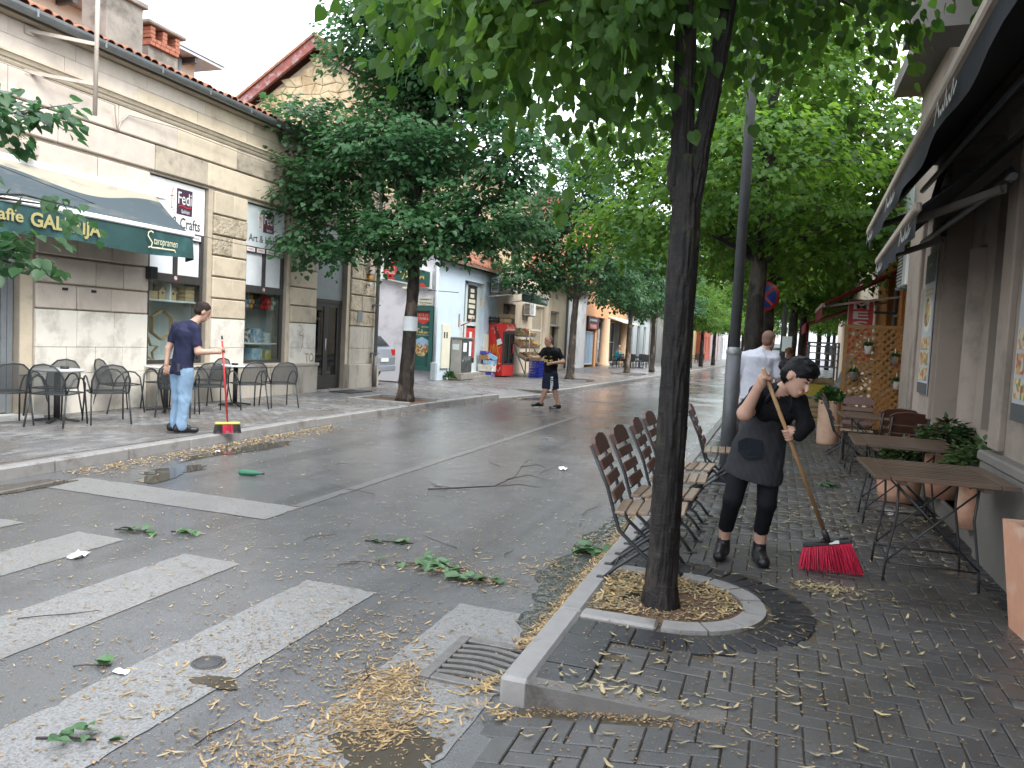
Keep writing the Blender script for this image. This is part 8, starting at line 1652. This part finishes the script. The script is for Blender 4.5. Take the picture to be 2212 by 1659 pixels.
# seated person on the far terrace
ms = thing('person', 'person in turquoise top sitting at the far terrace under the orange building', 'person', (-9.1, 46.2, .12), 0, world=True)
J = frame(-9.1, 46.2, .12, .35); B = Body(); B.loft(J(0, 0, .45), J(0, 0, 1.0), lt, (.18, .13), (.19, .12), 'turquoise', .05); B.cap(J(0, 0, 1.02), J(.02, 0, 1.15), .06, .055, 'skin_tan', .03); head(B, J(.03, 0, 1.24), (.9, -.3, 0), (0, 0, 1), 'skin_tan', 'hair_short', 1.0, 'bald')
for s_ in (-1, 1): B.cap(J(0, s_*.18, .98), J(.05, s_*.22, .74), .055, .045, 'turquoise' if s_ > 0 else 'skin_tan', .02); B.cap(J(.05, s_*.22, .74), J(.28, s_*.15, .7), .043, .03, 'skin_tan', .02); B.cap(J(.0, s_*.1, .5), J(.42, s_*.11, .5), .09, .07, 'trousers_grey', .02); B.cap(J(.42, s_*.11, .5), J(.45, s_*.11, .08), .068, .05, 'trousers_grey', .02); shoe(B, J(.45, s_*.11, .08), J(.6, s_*.11, .045))
B.build('body', ms, .016, .12)
# ============================================================ storm litter
mat('bract', (.37, .255, .115), .6, .25, 20, .1, 60, isl=.5, stain=(.24, .14, .055), sscale=6, sth=(.52, .7)); mat('bract_pale', (.34, .275, .15), .6, .2, 20, .1, 60, isl=.35)
mat('crumb', (.26, .17, .08), .8, .3, 20, 0, isl=.5); leafmat('leaf_fallen', (.06, .15, .055), (.13, .23, .10), .1, .35); mat('twig_wet', (.03, .02, .016), .6, .3, 20, .2, 60)  # fallen leaf greens paled: sky reflection put into their base colour
RL = np.random.default_rng(9)
def scatter(name, lab, xy, zf, m, size=(.045, .075), wid=.2, lift=.004, curl=.25):
    """small bent strips lying on the ground; xy (n,2)"""
    n = len(xy); a = RL.uniform(0, 2*PI, n); s = RL.uniform(size[0], size[1], n); w_ = s*wid*RL.uniform(.7, 1.3, n)
    z = np.array([zf(x, y) for x, y in xy])+lift+RL.uniform(0, lift, n); c, sn = np.cos(a), np.sin(a); h = s*curl*RL.uniform(0, 1, n)*.5; tl = RL.uniform(-.15, .15, n)
    V = np.zeros((n, 6, 3), np.float32)
    for k, (t, q, hh) in enumerate(((-.5, .35, 1), (-.5, -.35, 1), (0, 1, 0), (0, -1, 0), (.5, .4, 1), (.5, -.4, 1))):
        dx, dy = s*t, w_*q*.5; V[:, k, 0] = xy[:, 0]+dx*c-dy*sn; V[:, k, 1] = xy[:, 1]+dx*sn+dy*c; V[:, k, 2] = z+hh*h*(1 if t > 0 else RL.uniform(0, 1, n))+np.maximum(0, tl*dy)
    F = (np.array([(0, 1, 3, 2), (2, 3, 5, 4)])[None]+(np.arange(n)*6)[:, None, None]).reshape(-1, 4)
    o = arr(name, V.reshape(-1, 3), F, m); tag(o, lab, 'leaf litter', None, 'stuff'); return o
Z0 = lambda x, y: .0
def gauss(cx, cy, sx, sy, n): return np.stack([RL.normal(cx, sx, n), RL.normal(cy, sy, n)], 1)
def uni(x0, x1, y0, y1, n, py=1.): return np.stack([RL.uniform(x0, x1, n), y0+(y1-y0)*RL.random(n)**py], 1)
def clampx(a, x1): return a[a[:, 0] < x1]
pk = np.concatenate([np.stack([-1.09-np.abs(RL.normal(0, .06, 900)), 3.75+4.6*RL.random(900)**1.25], 1), gauss(-1.2, 3.3, .05, .06, 90), gauss(-1.02, 3.08, .1, .03, 60)])
zk = lambda x, y: max(0, .035*(1-abs(x+1.11)/.12))
scatter('flower_crumbs', 'fine tan flower bits mixed into the bank along the right kerb', np.stack([-1.09-np.abs(RL.normal(0, .07, 2600)), 3.75+4.6*RL.random(2600)**1.25], 1), zk, 'crumb', (.008, .024), .45, .006, .4)
scatter('fallen_bracts', 'yellow lime bracts washed into a bank along the right kerb', pk, zk, 'bract', (.035, .068), .19, .006, .4)
pr = np.concatenate([gauss(-1.62, 3.15, .1, .13, 120), gauss(-1.5, 2.8, .13, .1, 90), gauss(-1.3, 2.98, .12, .05, 60), gauss(-1.7, 2.42, .18, .1, 60), gauss(-2.15, 2.62, .3, .25, 60), gauss(-1.85, 3.55, .15, .2, 60), gauss(-2.1, 4.85, .3, .1, 90), gauss(-1.75, 4.72, .15, .06, 40), gauss(-1.45, 5.3, .15, .12, 60), gauss(-1.3, 6.3, .15, .5, 90)])
scatter('fallen_bracts', 'loose heaps of yellow lime bracts on the crossing beside the drain', pr, Z0, 'bract', (.035, .07), .18, .005, .4)
ps = np.concatenate([uni(-6.8, -1.15, 1.9, 12, 420, 1.3), uni(-6.5, -1.2, 8, 30, 600), gauss(-3.3, 4.6, 1.0, .8, 220), gauss(-2.4, 6.2, .8, 1, 180), gauss(-3.6, 14, .6, 1.2, 120), gauss(-2.0, 15.5, .5, 2, 200)])
scatter('fallen_bracts', 'scattered yellow lime bracts strewn over the wet road', ps, Z0, 'bract_pale', (.025, .06), .2, .004, .4)
lx = 6.0+5.2*RL.random(900); pl = np.stack([np.array([lerp_k(LK, y) for y in lx])+.12+np.abs(RL.normal(0, .22, 900)), lx], 1)
scatter('fallen_bracts', 'band of yellow bracts in the left gutter below the kerb', pl, Z0, 'bract', (.04, .08), .22, .006, .5)
lx = 12+40*RL.random(700); pl = np.stack([np.array([lerp_k(LK, y) for y in lx])+.1+np.abs(RL.normal(0, .25, 700)), lx], 1)
scatter('fallen_bracts', 'thin line of bracts along the far left gutter', pl, Z0, 'bract', (.05, .1), .22, .006, .5)
def okp(a): return np.array([p for p in a if not (p[1] < 3.25 and p[0] < -1.05) and p[0] > -.93 and p[0] < 1.6])
pp = okp(np.concatenate([uni(-.92, 1.6, 2.0, 13, 620, 1.2), uni(-.9, 1.5, 13, 24, 300), gauss(.41, 5.31, .12, .07, 170), gauss(.5, 7.5, .5, .8, 220), gauss(1.35, 8.2, .2, .5, 150), gauss(1.3, 11, .3, 1.2, 150), gauss(-.5, 3.3, .3, .05, 60), gauss(.3, 4.6, .5, .5, 90)]))
scatter('fallen_bracts', 'yellow lime bracts scattered over the right pavement', pp, lambda x, y: pz(x, y)+.002, 'bract_pale', (.03, .07), .24, .004, .5)
pc_ = okp(np.concatenate([uni(-.92, 1.6, 2.0, 9, 4200, 1.2), gauss(.2, 3.9, .5, .5, 700), gauss(-.55, 3.16, .3, .025, 500), gauss(.45, 5.4, .3, .15, 300)]))
scatter('flower_crumbs', 'fine beige flower crumbs speckling the right pavement', pc_, lambda x, y: pz(x, y)+.001, 'crumb', (.006, .016), .6, .002, .3)
pc2 = np.concatenate([uni(-6.5, -1.15, 1.9, 6, 3600, 1.2), gauss(-1.6, 3.12, .1, .13, 1300), gauss(-1.52, 2.78, .13, .1, 1000), gauss(-1.7, 2.42, .2, .1, 600), gauss(-1.95, 3.5, .2, .3, 400), gauss(-2.2, 3.1, .5, .5, 800), gauss(-2.0, 4.9, .4, .2, 500)])
scatter('flower_crumbs', 'brown flower crumbs speckling the crossing and wet road', pc2, Z0, 'crumb', (.007, .024), .45, .005, .3)
a = RL.uniform(0, 2*PI, 2600); r = .4*np.sqrt(RL.random(2600)); pt = np.stack([-.52+r*np.cos(a), 4.65+r*np.sin(a)], 1); pt = np.concatenate([pt, uni(-.93, -.5, 4.25, 5.05, 1200)]); pt = pt[(np.hypot(pt[:, 0]+.55, pt[:, 1]-4.5) > .125)]; far_ = np.hypot(pt[:, 0]+.5, pt[:, 1]-4.5)
pt = pt[(far_ > .28) | (RL.random(len(pt)) < .25)]
scatter('flower_crumbs', 'thick yellow flower litter covering the foreground tree pit', pt, lambda x, y: .122, 'bract_pale', (.01, .03), .5, .006, .5); scatter('fallen_bracts', 'whole yellow bracts lying in the foreground tree pit', pt[::8], lambda x, y: .13, 'bract', (.04, .075), .24, .006, .6)
# sprigs of green leaves torn from the trees
def sprig(x, y, z, rx, ry, n, lab, seed, sz=.1, fl=1.):
    R = random.Random(seed); t = thing('fallen_sprig', lab, 'leaves', (x, y, z), R.uniform(0, .4), 'torn leafy sprigs')
    m = MB(); m.tube([(-rx, -.3*ry, .008), (0, 0, .014), (rx*.9, .3*ry, .008)], [.006, .005, .003], 5); part('twig', m, 'twig_wet', t)
    for _ in range(n):
        o = link('leaf', LFM, t); o.location = (R.gauss(0, rx*.5), R.gauss(0, ry*.5), R.uniform(.006, .04)); s_ = sz*R.uniform(.6, 1.15); o.scale = (s_, s_, s_); o.rotation_euler = (R.uniform(-.35, .35)*fl, R.uniform(-.35, .35)*fl, R.uniform(0, 6.28))
LFM = bpy.data.meshes.new('leaf'); LFM.from_pydata(LEAF14[0].tolist(), [], LEAF14[1].tolist()); LFM.materials.append(MATS['leaf_fallen']); LFM.update()
for a_ in ((-2.2, 4.9, .0, .28, .13, 34, 'large green leafy sprig lying in the middle of the road', 1, .085), (-1.85, 4.75, 0, .14, .06, 14, 'dark green sprig at the right end of the large leaf heap', 2, .09), (-4.6, 4.62, 0, .17, .07, 14, 'small green sprig left of the far crossing stripe', 3, .07), (-4.25, 4.77, 0, .12, .05, 9, 'smaller sprig just right of the far left sprig', 4, .07), (-2.5, 2.2, 0, .12, .05, 12, 'green sprig on the nearest white stripe at the bottom left', 5, .055), (-1.27, 5.8, .01, .1, .1, 14, 'green leaves in the gutter below the chairs', 6, .12), (.66, 9.5, .122, .15, .1, 16, 'green leafy tuft on the right pavement beyond the tables', 7, .07), (-2.9, 2.75, 0, .03, .03, 3, 'single green leaf with white scrap on the crossing', 8, .09), (-2.75, 5.3, 0, .2, .06, 10, 'sparse green sprig ahead of the large leaf heap', 9, .09), (-.9, 10.3, .01, .2, .25, 20, 'green leaves heaped at the kerb by the lone chair', 10, .1)): sprig(*a_)
def twig(pts, r, lab, side=()):
    m = MB(); m.tube(pts, [r*(1-.7*i/(len(pts)-1)) for i in range(len(pts))], 6); t = solo('fallen_branch', m, 'twig_wet', lab, 'branch', 'broken branches on the road')
    for s_ in side: q = MB(); q.tube(s_, [r*.6, r*.45, r*.2], 5); part('side_twig', q, 'twig_wet', t)
twig([(-3.35, 7.25, .02), (-3.05, 7.5, .03), (-2.8, 7.75, .03), (-2.75, 8.3, .05), (-2.85, 9.0, .12), (-2.95, 9.6, .05)], .0095, 'long dark forked branch lying on the open road', [[(-2.8, 7.75, .03), (-2.55, 7.85, .06), (-2.35, 8.0, .02)], [(-2.78, 8.1, .05), (-2.6, 8.35, .08), (-2.45, 8.5, .02)], [(-2.82, 8.7, .1), (-2.7, 9.0, .1), (-2.65, 9.2, .03)]])
RT = random.Random(15)
for i in range(26):
    x, y = RT.uniform(-6, -1.4), 2.3+18*RT.random()**1.6; a_ = RT.uniform(0, 3.14); L = RT.uniform(.12, .4)*(1 if y < 6 else 1.6); p = [(x+L*(k/3-.5)*math.cos(a_)+RT.uniform(-.02, .02), y+L*(k/3-.5)*math.sin(a_)+RT.uniform(-.02, .02), .008+.01*(k % 2)) for k in range(4)]
    m = MB(); m.tube(p, [.0034, .003, .0028, .0015], 5); solo('fallen_twig', m, 'twig_wet', 'thin dark twig lying on the wet road', 'twig', 'small twigs on the road')
# rubbish
glass('bottle_glass', (.05, .3, .12), .1); t = thing('bottle', 'green plastic bottle lying on the road past the stop line', 'bottle', (-5.3, 6.9, .04), .3)
Mx = Matrix.Rotation(PI/2, 4, 'Y'); m = MB(); m.lathe([(.001, -.14), (.03, -.12), (.032, -.09), (.032, .04), (.013, .1), (.011, .13), (.001, .13)], 14, M=Mx); mat('bottle_green', (.01, .12, .06), .2, .1, 5, 0); part('body', m, 'bottle_green', t); m = MB(); m.lathe([(.001, .148), (.013, .148), (.013, .128)], 10, M=Mx); part('cap', m, 'ink', t)
def scrap(x, y, z, s, lab, seed):
    R = random.Random(seed); m = MB(); n = 5; vs = [((i/(n-1)-.5)*s*1.6+R.uniform(-.1, .1)*s, (j/(n-1)-.5)*s+R.uniform(-.1, .1)*s, .006+R.uniform(0, .3)*s) for i in range(n) for j in range(n)]; m.add(vs, [(i*n+j, i*n+j+1, (i+1)*n+j+1, (i+1)*n+j) for i in range(n-1) for j in range(n-1)]); solo('paper_scrap', m, 'white_panel', lab, 'litter', 'white scraps of paper', (x, y, z), R.uniform(0, 3))
scrap(-4.42, 3.95, 0, .09, 'crumpled white paper on the left of the crossing', 1); scrap(-2.47, 9.38, 0, .1, 'white crumpled scrap in mid road ahead of the branch', 2); scrap(-2.78, 2.72, 0, .045, 'tiny white scrap beside a single green leaf', 3); scrap(-6.65, 8.0, 0, .07, 'white scrap in the left gutter', 4); scrap(-.98, 10.6, 0, .1, 'white scrap at the kerb near the lamp post', 5)
t = thing('plastic_cup', 'clear crushed plastic cup lying under the second table', 'cup', (1.07, 8.1, .13), .6); glass('cup_plastic', (.85, .88, .9), .25, .2); Mx = Matrix.Translation((0, 0, .04)) @ Matrix.Rotation(1.4, 4, 'X'); m = MB(); m.lathe([(.001, -.07), (.035, -.07), (.048, .07), (.05, .075)], 12, M=Mx); part('cup', m, 'cup_plastic', t)
